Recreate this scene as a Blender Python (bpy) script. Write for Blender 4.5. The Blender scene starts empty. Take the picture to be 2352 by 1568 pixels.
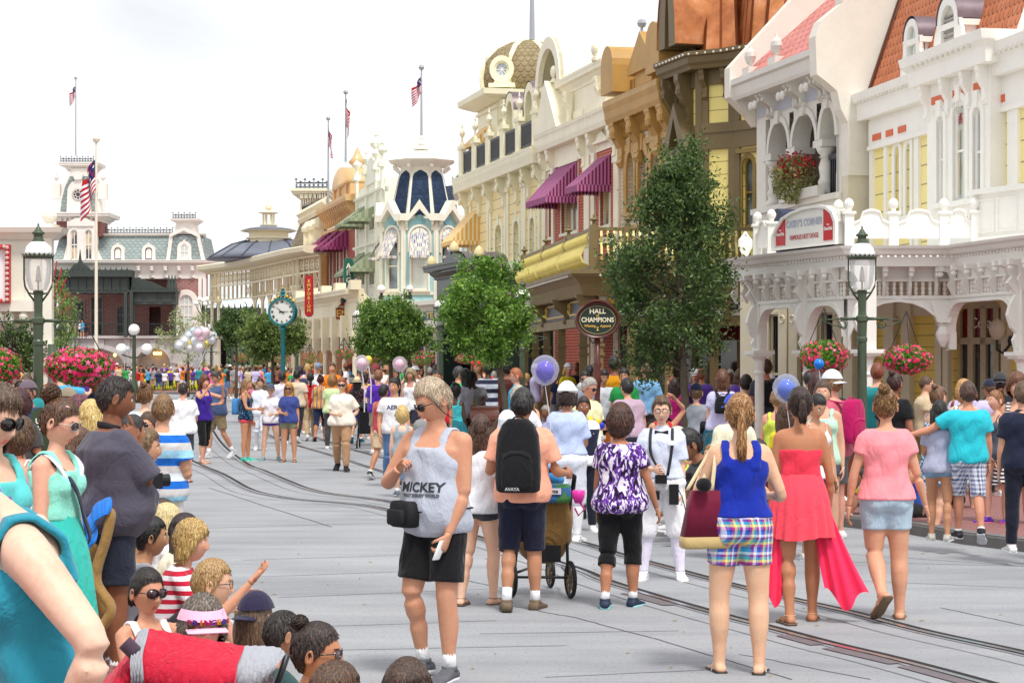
import bpy,random
from math import*
rn_,en_=range,enumerate
import numpy as np
NA,LS,NC=np.array,np.linspace,np.concatenate
from mathutils import Vector,Matrix
from mathutils.bvhtree import BVHTree
SC=bpy.context.scene
COL=bpy.data.collections.new('place')
FX,HZ,CX,CH=4700.0,835.0,1176.0,1.92
R=radians
rng=random.Random(7)
nrg=np.random.RandomState(11)
WL={}
# helpers
def tag(o,label=None,cat=None,group=None,kind=None):
 if label:o['label']=label
 if cat:o['category']=cat
 if group:o['group']=group
 if kind:o['kind']=kind
 return o
def empty(name,loc,label=None,cat=None,group=None,rz=0.0):
 o=bpy.data.objects.new(name,None)
 o.empty_display_size=0.1
 COL.objects.link(o)
 o.location=loc;o.rotation_euler=(0,0,rz)
 WL[o.name]=Vector(loc)
 return tag(o,label,cat,group)
def gnd(px,py,z=0.0):
 y=FX*(CH-z)/(py-HZ)
 return Vector(((px-CX)*y/FX,y,z))
def at(px,py,d):
 return Vector(((px-CX)*d/FX,d,CH-(py-HZ)*d/FX))
 # materials
MATS={}
class NT:
 def __init__(s,name):
  s.m=bpy.data.materials.new(name);s.m.use_nodes=True
  s.t=s.m.node_tree;s.t.nodes.clear()
  s.out=s.n('ShaderNodeOutputMaterial')
 def n(s,typ,**kw):
  nd=s.t.nodes.new(typ)
  for k,v in kw.items():
   if k.startswith('i_'):
    key=k[2:]
    key=int(key)if key.isdigit()else key.replace('_',' ')
    nd.inputs[key].default_value=v
   else:setattr(nd,k,v)
  return nd
 def l(s,a,b):s.t.links.new(a,b)
 def bsdf(s,col=(.5,.5,.5),rough=.6,metal=0,spec=.5,coat=0):
  b=s.n('ShaderNodeBsdfPrincipled')
  b.inputs['Base Color'].default_value=(*col[:3],1)
  b.inputs['Roughness'].default_value=rough
  b.inputs['Metallic'].default_value=metal
  b.inputs['Specular IOR Level'].default_value=spec
  b.inputs['Coat Weight'].default_value=coat
  s.l(b.outputs[0],s.out.inputs[0]);s.b=b
  return b
 def math(s,op,a,b=None,c=None):
  nd=s.n('ShaderNodeMath',operation=op)
  for i,v in en_((a,b,c)):
   if v is None:continue
   if isinstance(v,(int,float)):nd.inputs[i].default_value=v
   else:s.l(v,nd.inputs[i])
  return nd.outputs[0]
 def mix(s,fac,a,b,typ='MIX'):
  nd=s.n('ShaderNodeMix',data_type='RGBA',blend_type=typ)
  for sock,v in((nd.inputs[0],fac),(nd.inputs[6],a),(nd.inputs[7],b)):
   if isinstance(v,(int,float)):sock.default_value=v
   elif isinstance(v,tuple):sock.default_value=(*v[:3],1)
   else:s.l(v,sock)
  return nd.outputs[2]
 def coord(s,which='Object'):
  return s.n('ShaderNodeTexCoord').outputs[which]
 def noise(s,scale,detail=3,rough=.55,vec=None,dist=0):
  nd=s.n('ShaderNodeTexNoise');nd.inputs['Scale'].default_value=scale
  nd.inputs['Detail'].default_value=detail;nd.inputs['Roughness'].default_value=rough
  nd.inputs['Distortion'].default_value=dist
  if vec is not None:s.l(vec,nd.inputs['Vector'])
  return nd.outputs['Fac']
 def ramp(s,fac,stops,interp='LINEAR'):
  nd=s.n('ShaderNodeValToRGB');cr=nd.color_ramp;cr.interpolation=interp
  while len(cr.elements)<len(stops):cr.elements.new(0.5)
  for e,(p,c)in zip(cr.elements,stops):
   e.position=p;e.color=(*c[:3],1)if len(c)>=3 else(c[0],)*3+(1,)
  s.l(fac,nd.inputs[0]);return nd.outputs[0]
 def bump(s,h,strength=.3,dist=.01):
  nd=s.n('ShaderNodeBump');nd.inputs['Strength'].default_value=strength
  nd.inputs['Distance'].default_value=dist
  s.l(h,nd.inputs['Height']);s.l(nd.outputs[0],s.b.inputs['Normal'])
 def col(s,c):s.l(c,s.b.inputs['Base Color'])
def hexc(h):
 h=h.lstrip('#');h=''.join(q*2 for q in h)if len(h)==3 else h;v=[int(h[i:i+2],16)/255 for i in(0,2,4)]
 return tuple(x/12.92 if x<=.04045 else((x+.055)/1.055)**2.4 for x in v)
def C(c):return hexc(c)if isinstance(c,str)else c
def pnt(c,rough=.55,var=.12,scale=1.6,metal=0,spec=.4,bmp=.0):
 key=('paint',c,rough,var,scale,metal,bmp)
 if key in MATS:return MATS[key]
 t=NT('paint');col=C(c);t.bsdf(col,rough,metal,spec)
 co=t.coord()
 n1=t.noise(scale,5,.65,co);n2=t.noise(scale*14,3,.6,co)
 f=t.math('ADD',t.math('MULTIPLY',n1,.7),t.math('MULTIPLY',n2,.3))
 lo=tuple(max(0,x*(1-var*1.3))for x in col);hi=tuple(min(1,x*(1+var*.6))for x in col)
 t.col(t.ramp(f,[(.3,lo),(.62,hi)]))
 if bmp:t.bump(n2,bmp,.01)
 MATS[key]=t.m;return t.m
def clo(c,rough=.85,wr=.5,c2=None,pat=None,k=1.0):
 key=repr(('cloth',c,wr,c2,pat,k))
 if key in MATS:return MATS[key]
 t=NT('fabric');col=C(c);t.bsdf(col,rough,0,.2)
 t.b.inputs['Sheen Weight'].default_value=.15
 co=t.coord()
 fine=t.noise(300,2,.5,co)
 base=t.mix(t.math('MULTIPLY',fine,.35),tuple(x*1.08 for x in col),tuple(x*.72 for x in col))
 if pat:
  sx=t.n('ShaderNodeSeparateXYZ');t.l(co,sx.inputs[0])
  X,Y,Z=sx.outputs
  c2c=C(c2)if not isinstance(c2,list)else None
  if pat=='hstripe':
   f=t.math('GREATER_THAN',t.math('FRACT',t.math('MULTIPLY',Z,k)),.5)
   base=t.mix(f,base,c2c)
  elif pat=='vstripe':
   f=t.math('GREATER_THAN',t.math('FRACT',t.math('MULTIPLY',X,k)),.6)
   base=t.mix(f,base,c2c)
  elif pat=='hmulti' or pat=='vmulti':
   f=t.math('FRACT',t.math('MULTIPLY',Z if pat[0]=='h' else X,k))
   base=t.ramp(f,[(i/len(c2),C(q))for i,q in en_(c2)],'CONSTANT')
  elif pat=='plaid':
   a=t.ramp(t.math('FRACT',t.math('MULTIPLY',t.math('ADD',X,Y),k)),[(i/len(c2),C(q))for i,q in en_(c2)],'CONSTANT')
   b2=t.ramp(t.math('FRACT',t.math('MULTIPLY',Z,k)),[(i/len(c2),C(q))for i,q in en_(c2[::-1])],'CONSTANT')
   base=t.mix(.5,a,b2)
  elif pat=='zebra':
   mp=t.n('ShaderNodeMapping');mp.inputs['Scale'].default_value=(1.0,1.0,.42);t.l(co,mp.inputs[0])
   f=t.noise(k,3,.55,mp.outputs[0],1.6)
   base=t.ramp(f,[(0,C(c2[0])),(.44,C(c2[0])),(.47,C(c2[1])),(.53,C(c2[1])),(.56,C(c2[2]))],'LINEAR')
  elif pat=='noise':
   f=t.noise(k,3,.6,co)
   base=t.ramp(f,[(.47,C(c)),(.52,c2c)])
  elif pat=='dots':
   v=t.n('ShaderNodeTexVoronoi');v.inputs['Scale'].default_value=k;t.l(co,v.inputs['Vector'])
   f=t.math('LESS_THAN',v.outputs['Distance'],.28)
   base=t.mix(f,base,c2c)
 t.col(base)
 mp2=t.n('ShaderNodeMapping');mp2.inputs['Scale'].default_value=(1,1,.55);t.l(co,mp2.inputs[0])
 w=t.noise(7,4,.6,mp2.outputs[0],2.0)
 h=t.math('ADD',t.math('MULTIPLY',w,1.0),t.math('MULTIPLY',fine,.03))
 t.bump(h,wr,.035)
 MATS[key]=t.m;return t.m
def skinm(c):
 key=('skin',c)
 if key in MATS:return MATS[key]
 t=NT('skin');col=C(c);gr=sum(col)/3;col=tuple(x*.9+gr*.1 for x in col);b=t.bsdf(col,.5,0,.35)
 b.inputs['Subsurface Weight'].default_value=.08
 b.inputs['Subsurface Radius'].default_value=(.02,.008,.004)
 co=t.coord()
 n=t.noise(7,4,.6,co);n2=t.noise(60,3,.6,co)
 f=t.math('ADD',t.math('MULTIPLY',n,.6),t.math('MULTIPLY',n2,.4))
 red=(col[0],col[1]*.88,col[2]*.85)
 t.col(t.ramp(f,[(.34,tuple(x*.95 for x in red)),(.52,col),(.7,tuple(min(1,x*1.05)for x in col))]))
 t.bump(n2,.12,.004)
 MATS[key]=t.m;return t.m
def hairm(c,c2=None):
 key=('hair',c,c2)
 if key in MATS:return MATS[key]
 t=NT('hair');col=C(c);t.bsdf(col,.42,0,.5)
 co=t.coord();mp=t.n('ShaderNodeMapping');mp.inputs['Scale'].default_value=(1,1,.18);t.l(co,mp.inputs[0])
 n=t.noise(130,3,.7,mp.outputs[0],.6)
 k2=C(c2)if c2 else tuple(min(1,x*1.9+.012)for x in col)
 t.col(t.ramp(n,[(.35,tuple(x*.45 for x in col)),(.5,col),(.66,k2)]))
 t.bump(n,.6,.008)
 MATS[key]=t.m;return t.m
def brickm(c1,c2,mortar,bw=.2,bh=.067,rough=.8):
 key=('brick',c1,c2,mortar,bw,bh)
 if key in MATS:return MATS[key]
 t=NT('brick');t.bsdf(C(c1),rough)
 b=t.n('ShaderNodeTexBrick');t.l(t.coord('UV'),b.inputs['Vector'])
 b.inputs['Scale'].default_value=1.0;b.inputs['Brick Width'].default_value=bw
 b.inputs['Row Height'].default_value=bh;b.inputs['Mortar Size'].default_value=bh*.09
 b.inputs['Mortar Smooth'].default_value=.2
 b.inputs['Color1'].default_value=(*C(c1),1);b.inputs['Color2'].default_value=(*C(c2),1);b.inputs['Mortar'].default_value=(*C(mortar),1)
 n=t.noise(4,4,.6,t.coord('UV'))
 t.col(t.mix(t.math('MULTIPLY',n,.45),b.outputs['Color'],tuple(x*.6 for x in C(c1))))
 t.bump(b.outputs['Fac'],-.5,.01)
 MATS[key]=t.m;return t.m
def sdm(c,pitch=.2):
 key=('siding',c,pitch)
 if key in MATS:return MATS[key]
 t=NT('clapboard');col=C(c);t.bsdf(col,.55,0,.4)
 sx=t.n('ShaderNodeSeparateXYZ');t.l(t.coord('UV'),sx.inputs[0])
 f=t.math('FRACT',t.math('DIVIDE',sx.outputs[1],pitch))
 n=t.noise(3,4,.6,t.coord('UV'))
 base=t.mix(t.math('MULTIPLY',n,.3),col,tuple(x*.8 for x in col))
 line=t.math('LESS_THAN',f,.07)
 t.col(t.mix(line,base,tuple(x*.38 for x in col)))
 t.bump(f,-.4,.02)
 MATS[key]=t.m;return t.m
def shinglem(c,c2,w=.28,h=.16):
 key=('shingle',c,c2,w,h)
 if key in MATS:return MATS[key]
 t=NT('shingles');col=C(c);t.bsdf(col,.75,0,.3)
 sx=t.n('ShaderNodeSeparateXYZ');t.l(t.coord('UV'),sx.inputs[0])
 v=t.math('DIVIDE',sx.outputs[1],h);row=t.math('FLOOR',v)
 off=t.math('MULTIPLY',t.math('MODULO',t.math('ABSOLUTE',row),2.0),.5)
 u=t.math('ADD',t.math('DIVIDE',sx.outputs[0],w),off)
 fu=t.math('SUBTRACT',t.math('FRACT',u),.5);fv=t.math('FRACT',v)
 edge=t.math('MULTIPLY',t.math('MULTIPLY',fu,fu),2.6)
 d=t.math('SUBTRACT',fv,edge)
 line=t.math('LESS_THAN',t.math('ABSOLUTE',t.math('SUBTRACT',d,.06)),.09)
 wn=t.n('ShaderNodeTexWhiteNoise',noise_dimensions='2D')
 cb=t.n('ShaderNodeCombineXYZ');t.l(t.math('FLOOR',u),cb.inputs[0]);t.l(row,cb.inputs[1]);t.l(cb.outputs[0],wn.inputs['Vector'])
 base=t.mix(wn.outputs['Value'],C(c),C(c2))
 n=t.noise(1.3,4,.6,t.coord('UV'))
 base=t.mix(t.math('MULTIPLY',n,.35),base,tuple(x*.6 for x in col))
 t.col(t.mix(line,base,tuple(x*.35 for x in col)))
 t.bump(d,.5,.02)
 MATS[key]=t.m;return t.m
def stripem(cols,width,rough=.8,axis=0,tr=0.0):
 key=('stripe',tuple(cols),width,axis)
 if key in MATS:return MATS[key]
 t=NT('striped_canvas');t.bsdf(C(cols[0][1]),rough,0,.2)
 sx=t.n('ShaderNodeSeparateXYZ');t.l(t.coord('UV'),sx.inputs[0])
 f=t.math('FRACT',t.math('DIVIDE',sx.outputs[axis],width))
 base=t.ramp(f,[(p,C(c))for p,c in cols],'CONSTANT')
 n=t.noise(2.5,3,.6,t.coord('UV'))
 t.col(t.mix(t.math('MULTIPLY',n,.25),base,(.1,.08,.08)))
 t.bump(t.noise(5,2,.5,t.coord('UV')),.2,.03)
 MATS[key]=t.m;return t.m
def glm(c='#39424a',rough=.06,var='#8d9aa0'):
 key=('glass',c,var)
 if key in MATS:return MATS[key]
 t=NT('window_glass');t.bsdf(C(c),rough,0,1.0)
 n=t.noise(.9,2,.5,t.coord())
 t.col(t.ramp(n,[(.42,C(c)),(.6,C(var))]))
 MATS[key]=t.m;return t.m
def clearm(tint=(1,1,1),amount=.25,rough=.03,key='clear'):
 k=('clear',tint,amount)
 if k in MATS:return MATS[k]
 t=NT('clear_glass')
 tr=t.n('ShaderNodeBsdfTransparent');tr.inputs[0].default_value=(*tint,1)
 gl=t.n('ShaderNodeBsdfPrincipled');gl.inputs['Base Color'].default_value=(.85,.88,.9,1)
 gl.inputs['Roughness'].default_value=rough;gl.inputs['Specular IOR Level'].default_value=1
 lw=t.n('ShaderNodeLayerWeight');lw.inputs[0].default_value=.35
 mx=t.n('ShaderNodeMixShader')
 t.l(t.math('MULTIPLY_ADD',lw.outputs['Fresnel'],.6,amount),mx.inputs[0]);t.l(tr.outputs[0],mx.inputs[1]);t.l(gl.outputs[0],mx.inputs[2])
 t.l(mx.outputs[0],t.out.inputs[0])
 MATS[k]=t.m;return t.m
def glowm(c,s):
 k=('glow',c,s)
 if k in MATS:return MATS[k]
 t=NT('lit_lamp');t.bsdf(C(c),.5);t.b.inputs['Emission Color'].default_value=(*C(c),1);t.b.inputs['Emission Strength'].default_value=s
 MATS[k]=t.m;return t.m
def leafm(c,c2,c3,rough=.45):
 k=('leaf',c,c2,c3)
 if k in MATS:return MATS[k]
 t=NT('foliage');t.bsdf(C(c),rough,0,.4)
 g=t.n('ShaderNodeNewGeometry')
 r=g.outputs['Random Per Island']
 t.col(t.ramp(r,[(0,C(c)),(.45,C(c2)),(.9,C(c3))]))
 tl=t.n('ShaderNodeBsdfTranslucent');tl.inputs[0].default_value=(*tuple(min(1,x*1.6)for x in C(c2)),1)
 mx=t.n('ShaderNodeMixShader');mx.inputs[0].default_value=.3
 t.l(t.b.outputs[0],mx.inputs[1]);t.l(tl.outputs[0],mx.inputs[2]);t.l(mx.outputs[0],t.out.inputs[0])
 MATS[k]=t.m;return t.m
 # mesh builder
def nrm(v):
 v=np.asarray(v,float);n=np.linalg.norm(v);return v/n if n>1e-9 else v
class MB:
 def __init__(s,F=None):
  s.v=[];s.f=[];s.n=0;s.F=F;s.sm=[];s.mi=[];s.cur=0;s.sZ=False
 def add(s,V,faces,world=False):
  V=np.asarray(V,float)
  if s.F is not None and not world:V=s.F.W(V)
  s.v.append(V)
  for f in faces:
   s.f.append(tuple(int(i)+s.n for i in f));s.sm.append(s.sZ);s.mi.append(s.cur)
  s.n+=len(V)
 def box(s,a,b):
  x0,y0,z0=np.minimum(a,b);x1,y1,z1=np.maximum(a,b)
  V=[(x0,y0,z0),(x1,y0,z0),(x1,y1,z0),(x0,y1,z0),(x0,y0,z1),(x1,y0,z1),(x1,y1,z1),(x0,y1,z1)]
  s.add(V,[(0,3,2,1),(4,5,6,7),(0,1,5,4),(1,2,6,5),(2,3,7,6),(3,0,4,7)]);return s
 def cbox(s,c,h):
  c=np.asarray(c,float);h=np.asarray(h,float)/2
  return s.box(c-h,c+h)
 def pz(s,poly,plane,t0,t1):
  n=len(poly)
  def mk(t):
   if plane=='xz':return[(p[0],t,p[1])for p in poly]
   if plane=='yz':return[(t,p[0],p[1])for p in poly]
   return[(p[0],p[1],t)for p in poly]
  V=mk(t0)+mk(t1)
  F=[tuple(rn_(n)),tuple(rn_(2*n-1,n-1,-1))]+[(i,n+i,n+(i+1)%n,(i+1)%n)for i in rn_(n)]
  s.add(V,F);return s
 def lt(s,prof,c=(0,0,0),seg=16,arc=None,sx=1,sy=1,twist=None):
  a0,a1=arc if arc else(0,2*pi)
  full=arc is None
  m=seg if full else seg+1
  V=[]
  for r,z in prof:
   for i in rn_(m):
    a=a0+(a1-a0)*i/seg
    V.append((c[0]+r*cos(a)*sx,c[1]+r*sin(a)*sy,c[2]+z))
  F=[]
  for j in rn_(len(prof)-1):
   for i in rn_(seg):
    i2=(i+1)%m
    F.append((j*m+i,j*m+i2,(j+1)*m+i2,(j+1)*m+i))
  if full:
   if prof[0][0]>1e-4:F.append(tuple(rn_(m-1,-1,-1)))
   if prof[-1][0]>1e-4:F.append(tuple((len(prof)-1)*m+i for i in rn_(m)))
  s.add(V,F);return s
 def ball(s,c,r,seg=12,rz=None):
  rz=rz or r;k=max(4,seg//2)
  return s.lt([(max(1e-5,r*sin(pi*j/k)),-rz*cos(pi*j/k))for j in rn_(k+1)],c,seg)
 def tb(s,path,rad,seg=8,ref=(0,0,1),cap=True,flat=1.0):
  P=np.asarray(path,float);n=len(P)
  rad=np.broadcast_to(np.asarray(rad,float),(n,))if np.ndim(rad)<2 else np.asarray(rad,float)
  T=np.gradient(P,axis=0)if n>2 else np.repeat((P[1]-P[0])[None],2,0)
  T/=np.linalg.norm(T,axis=1)[:,None]+1e-12
  ref=np.asarray(ref,float)
  V=[]
  for i in rn_(n):
   t=T[i];rr=ref if abs(np.dot(t,ref))<.95 else(NA([1.,0,0])if abs(t[0])<.9 else NA([0,1.,0]))
   a=nrm(np.cross(rr,t));b=np.cross(t,a)
   ra,rb=(rad[i],rad[i]*flat)if rad.ndim==1 else rad[i]
   for k in rn_(seg):
    an=2*pi*k/seg
    V.append(P[i]+a*ra*cos(an)+b*rb*sin(an))
  F=[(j*seg+k,j*seg+(k+1)%seg,(j+1)*seg+(k+1)%seg,(j+1)*seg+k)for j in rn_(n-1)for k in rn_(seg)]
  if cap:F+=[tuple(rn_(seg-1,-1,-1)),tuple((n-1)*seg+k for k in rn_(seg))]
  s.add(V,F);return s
 def loft(s,rings,cap=True):
  m=len(rings[0]);V=NC([np.asarray(r,float)for r in rings])
  F=[(j*m+k,j*m+(k+1)%m,(j+1)*m+(k+1)%m,(j+1)*m+k)for j in rn_(len(rings)-1)for k in rn_(m)]
  if cap:F+=[tuple(rn_(m-1,-1,-1)),tuple((len(rings)-1)*m+k for k in rn_(m))]
  s.add(V,F);return s
 def mesh(s,name,off=None,uv=True,sZ=None):
  V=NC(s.v)if s.v else np.zeros((0,3))
  if off is not None:V=V-np.asarray(off)
  me=bpy.data.meshes.new(name)
  me.from_pydata(V.tolist(),[],s.f)
  me.polygons.foreach_set('use_smooth',[True]*len(s.f)if sZ else s.sm)
  me.polygons.foreach_set('material_index',s.mi)
  if uv:
   nl=len(me.loops);vi=np.empty(nl,np.int32);me.loops.foreach_get('vertex_index',vi)
   npoly=len(me.polygons);nor=np.empty(npoly*3);me.polygons.foreach_get('normal',nor);nor=nor.reshape(-1,3)
   tot=np.empty(npoly,np.int32);me.polygons.foreach_get('loop_total',tot)
   N=np.repeat(nor,tot,0)
   t=np.stack([-N[:,1],N[:,0],np.zeros(len(N))],1);ln=np.linalg.norm(t,axis=1)
   flat=ln<.15;t[flat]=(1,0,0);t/=np.linalg.norm(t,axis=1)[:,None]
   b=np.cross(N,t);VV=V[vi]
   UV=np.stack([(VV*t).sum(1),(VV*b).sum(1)],1)
   ul=me.uv_layers.new(name='UVMap');ul.data.foreach_set('uv',UV.astype(np.float32).ravel())
  me.update();return me
 def mk_(s,name,mats,parent=None,sZ=None,loc=None,uv=True):
  if parent is not None:off=WL[parent.name]
  elif loc is not None:off=Vector(loc)
  else:
   V=NC(s.v);off=Vector(((V[:,0].min()+V[:,0].max())/2,(V[:,1].min()+V[:,1].max())/2,V[:,2].min()))
  me=s.mesh(name,off,uv,sZ)
  for m in(mats if isinstance(mats,(list,tuple))else[mats]):me.materials.append(m)
  o=bpy.data.objects.new(name,me);COL.objects.link(o)
  if parent is not None:o.parent=parent;WL[o.name]=Vector(off)
  else:o.location=off;WL[o.name]=Vector(off)
  return o
def link(name,me,mats,parent=None,loc=None):
 for m in(mats if isinstance(mats,(list,tuple))else[mats]):me.materials.append(m)
 o=bpy.data.objects.new(name,me);COL.objects.link(o)
 if parent is not None:o.parent=parent;WL[o.name]=WL[parent.name]
 elif loc is not None:o.location=loc;WL[o.name]=Vector(loc)
 return o
def fm_(name,V,Q,sZ=False):
 me=bpy.data.meshes.new(name)
 me.vertices.add(len(V));me.vertices.foreach_set('co',np.asarray(V,np.float32).ravel())
 k=Q.shape[1]
 me.loops.add(Q.size);me.loops.foreach_set('vertex_index',Q.astype(np.int32).ravel())
 me.polygons.add(len(Q));me.polygons.foreach_set('loop_start',np.arange(0,Q.size,k,dtype=np.int32))
 try:me.polygons.foreach_set('loop_total',np.full(len(Q),k,np.int32))
 except Exception:pass
 me.polygons.foreach_set('use_smooth',[sZ]*len(Q))
 me.update(calc_edges=True);me.validate();return me
def copy_tree(o,loc=None,rz=None,label=None,group=None,parent=None):
 c=o.copy();COL.objects.link(c)
 if parent is not None:c.parent=parent
 if loc is not None:c.location=loc
 if rz is not None:c.rotation_euler=(0,0,rz)
 if label:c['label']=label
 if group:c['group']=group
 WL[c.name]=Vector(c.location)
 for ch in list(o.children):copy_tree(ch,parent=c)
 return c
def text_geo(txt,size=1.0,bold=.0,ext=.01,align='CENTER'):
 cu=bpy.data.curves.new('lettering','FONT');cu.body=txt;cu.size=size
 cu.align_x=align;cu.align_y='CENTER';cu.offset=bold;cu.extrude=ext;cu.resolution_u=3
 o=bpy.data.objects.new('lettering',cu);SC.collection.objects.link(o)
 dg=bpy.context.evaluated_depsgraph_get();dg.update()
 me=bpy.data.meshes.new_from_object(o.evaluated_get(dg))
 V=np.empty(len(me.vertices)*3);me.vertices.foreach_get('co',V);V=V.reshape(-1,3)
 F=[tuple(p.vertices)for p in me.polygons]
 bpy.data.objects.remove(o);bpy.data.curves.remove(cu);bpy.data.meshes.remove(me)
 return V,F
def text_on(mb,txt,c,size,F=None,bold=0,ext=.01,vert=False,sx=1.0,lh=1.0,arc=0.0):
 V,Fc=text_geo(txt,size,bold,ext)
 x=V[:,0]*sx
 z=V[:,1]+(-(arc)*x*x)
 P=np.stack([c[0]+x,c[1]+V[:,2],c[2]+z],1)
 mb.add(P,Fc)
 # facade frame
class Fac:
 def __init__(s,a,b):
  s.A=NA([a[0],a[1]],float);B=NA([b[0],b[1]],float)
  d=B-s.A;s.L=float(np.linalg.norm(d));s.U=d/s.L
  s.N=NA([s.U[1],-s.U[0]]);s.ok=1.0
 @classmethod
 def px(cls,pa,da,pb,db):
  return cls(((pa-CX)*da/FX,da),((pb-CX)*db/FX,db))
 def W(s,V):
  V=np.asarray(V,float)
  o=np.where(V[:,1:2]>0,V[:,1:2]*s.ok,V[:,1:2])
  xy=s.A+V[:,:1]*s.U+o*s.N
  return NC([xy,V[:,2:3]],1)
 def w(s,u,o,z):return Vector(s.W(NA([[u,o,z]]))[0])
 def u(s,px,o=0):
  k=(px-CX)/FX;A=s.A+o*s.N
  return(k*A[1]-A[0])/(s.U[0]-k*s.U[1])
 def z(s,px,py,o=0):
  u=s.u(px,o);y=s.A[1]+o*s.N[1]+u*s.U[1]
  return CH-(py-HZ)*y/FX
 def q(s,px,py,o=0):return s.u(px,o),s.z(px,py,o)
def arc_(u0,u1,zs,n=10,rise=None):
 r=(u1-u0)/2;rise=rise or r;c=(u0+u1)/2
 return[(c-r*cos(pi*i/n),zs+rise*sin(pi*i/n))for i in rn_(n+1)]
def wall(mb,u0,u1,z0,z1,ops=(),o=0.0,th=.3,top=True,mass=2):
 us=sorted({u0,u1,*[a for p in ops for a in p[:2]]});zs=sorted({z0,z1,*[a for p in ops for a in p[2:4]]})
 us=[x for x in us if u0-1e-6<=x<=u1+1e-6];zs=[x for x in zs if z0-1e-6<=x<=z1+1e-6]
 for i in rn_(len(us)-1):
  for j in rn_(len(zs)-1):
   cu,cz=(us[i]+us[i+1])/2,(zs[j]+zs[j+1])/2
   if any(p[0]<cu<p[1]and p[2]<cz<p[3]for p in ops):continue
   mb.add([(us[i],o,zs[j]),(us[i+1],o,zs[j]),(us[i+1],o,zs[j+1]),(us[i],o,zs[j+1])],[(0,1,2,3)])
 b=o-th
 for p in ops:
  a0,a1,b0,b1=p[:4];rise=p[4]if len(p)>4 else 0
  V=[(a0,o,b0),(a0,b,b0),(a0,b,b1-rise),(a0,o,b1-rise),(a1,o,b0),(a1,b,b0),(a1,b,b1-rise),(a1,o,b1-rise)]
  mb.add(V,[(0,3,2,1),(4,5,6,7),(0,1,5,4)])
  if rise:
   A=arc_(a0,a1,b1-rise,10,rise)
   for k in rn_(10):
    (p0,q0),(p1,q1)=A[k],A[k+1]
    mb.add([(p0,o,q0),(p1,o,q1),(p1,b,q1),(p0,b,q0)],[(0,3,2,1)])
    mb.add([(p0,o,q0),(p0,o,b1),(p1,o,b1),(p1,o,q1)],[(0,3,2,1)])
  else:mb.add([(a0,o,b1),(a1,o,b1),(a1,b,b1),(a0,b,b1)],[(0,1,2,3)])
 mb.add([(u0,o,z0),(u0,o-mass,z0),(u0,o-mass,z1),(u0,o,z1)],[(0,3,2,1)])
 mb.add([(u1,o,z0),(u1,o-mass,z0),(u1,o-mass,z1),(u1,o,z1)],[(0,1,2,3)])
 if top:mb.add([(u0,o,z1),(u1,o,z1),(u1,o-mass,z1),(u0,o-mass,z1)],[(0,1,2,3)])
 mb.add([(u0,o-mass,z0),(u1,o-mass,z0),(u1,o-mass,z1),(u0,o-mass,z1)],[(0,3,2,1)])
def rfr(mb,outer,inner,o0,o1):
 n=len(outer);V=[]
 for o in(o1,o0):
  V+=[(p[0],o,p[1])for p in outer]+[(p[0],o,p[1])for p in inner]
 F=[]
 for i in rn_(n-1):
  F.append((i,i+1,n+i+1,n+i))
  F.append((i,2*n+i,2*n+i+1,i+1));F.append((n+i,n+i+1,3*n+i+1,3*n+i))
 F+=[(0,n,3*n,2*n),(n-1,3*n-1,4*n-1,2*n-1)]
 mb.add(V,F)
def window(F,par,u0,u1,z0,z1,fm,gm,rise=0,cw=.1,o=0.0,bars=(1,1),proud=.05,sill=True,deep=.14,hood=None,sash=.035):
 mb=MB(F)
 if rise:
  inn=[(u0,z0)]+arc_(u0,u1,z1-rise,12,rise)+[(u1,z0)]
  out=[(u0-cw,z0)]+arc_(u0-cw,u1+cw,z1-rise,12,rise+cw)+[(u1+cw,z0)]
 else:
  inn=[(u0,z0),(u0,z1),(u1,z1),(u1,z0)];out=[(u0-cw,z0),(u0-cw,z1+cw),(u1+cw,z1+cw),(u1+cw,z0)]
 rfr(mb,out,inn,o-.02,o+proud)
 inn2=[(a+(sash if a<(u0+u1)/2-.01 else(-sash if a>(u0+u1)/2+.01 else 0)),b-(sash if b>z1-rise-.01 else 0))for a,b in inn]
 rfr(mb,inn,inn2,o-deep+.0,o-deep+.06)
 nu,nz=bars
 for i in rn_(1,nu+1):
  u=u0+(u1-u0)*i/(nu+1);mb.box((u-sash*.45,o-deep+.005,z0),(u+sash*.45,o-deep+.045,z1-.01))
 for j in rn_(1,nz+1):
  z=z0+(z1-z0)*j/(nz+1);mb.box((u0,o-deep+.003,z-sash*.7),(u1,o-deep+.055,z+sash*.7))
 mb.box((u0,o-deep,z0),(u1,o-deep+.06,z0+sash*1.3))
 if sill:mb.box((u0-cw*1.3,o-.02,z0-.09),(u1+cw*1.3,o+proud+.08,z0-.002))
 if hood=='ped':
  c=(u0+u1)/2;h=(u1-u0)/2+cw*2
  mb.pz([(c-h,z1+cw+.02),(c,z1+cw+.02+h*.6),(c+h,z1+cw+.02)],'xz',o-.02,o+.18)
 elif hood=='key':
  c=(u0+u1)/2;mb.pz([(c-.07,z1-.03),(c-.11,z1+cw+.12),(c+.11,z1+cw+.12),(c+.07,z1-.03)],'xz',o,o+proud+.05)
 elif hood=='flat':
  mb.box((u0-cw*1.6,o-.02,z1+cw+.01),(u1+cw*1.6,o+.16,z1+cw+.11))
 w=mb.mk_('window',fm,par)
 g=MB(F)
 if rise:poly=[(u0,z0)]+arc_(u0,u1,z1-rise,12,rise)+[(u1,z0)]
 else:poly=[(u0,z0),(u0,z1),(u1,z1),(u1,z0)]
 g.add([(p[0],o-deep,p[1])for p in poly],[tuple(rn_(len(poly)-1,-1,-1))])
 g.mk_('pane',gm,w)
 return w
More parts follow.
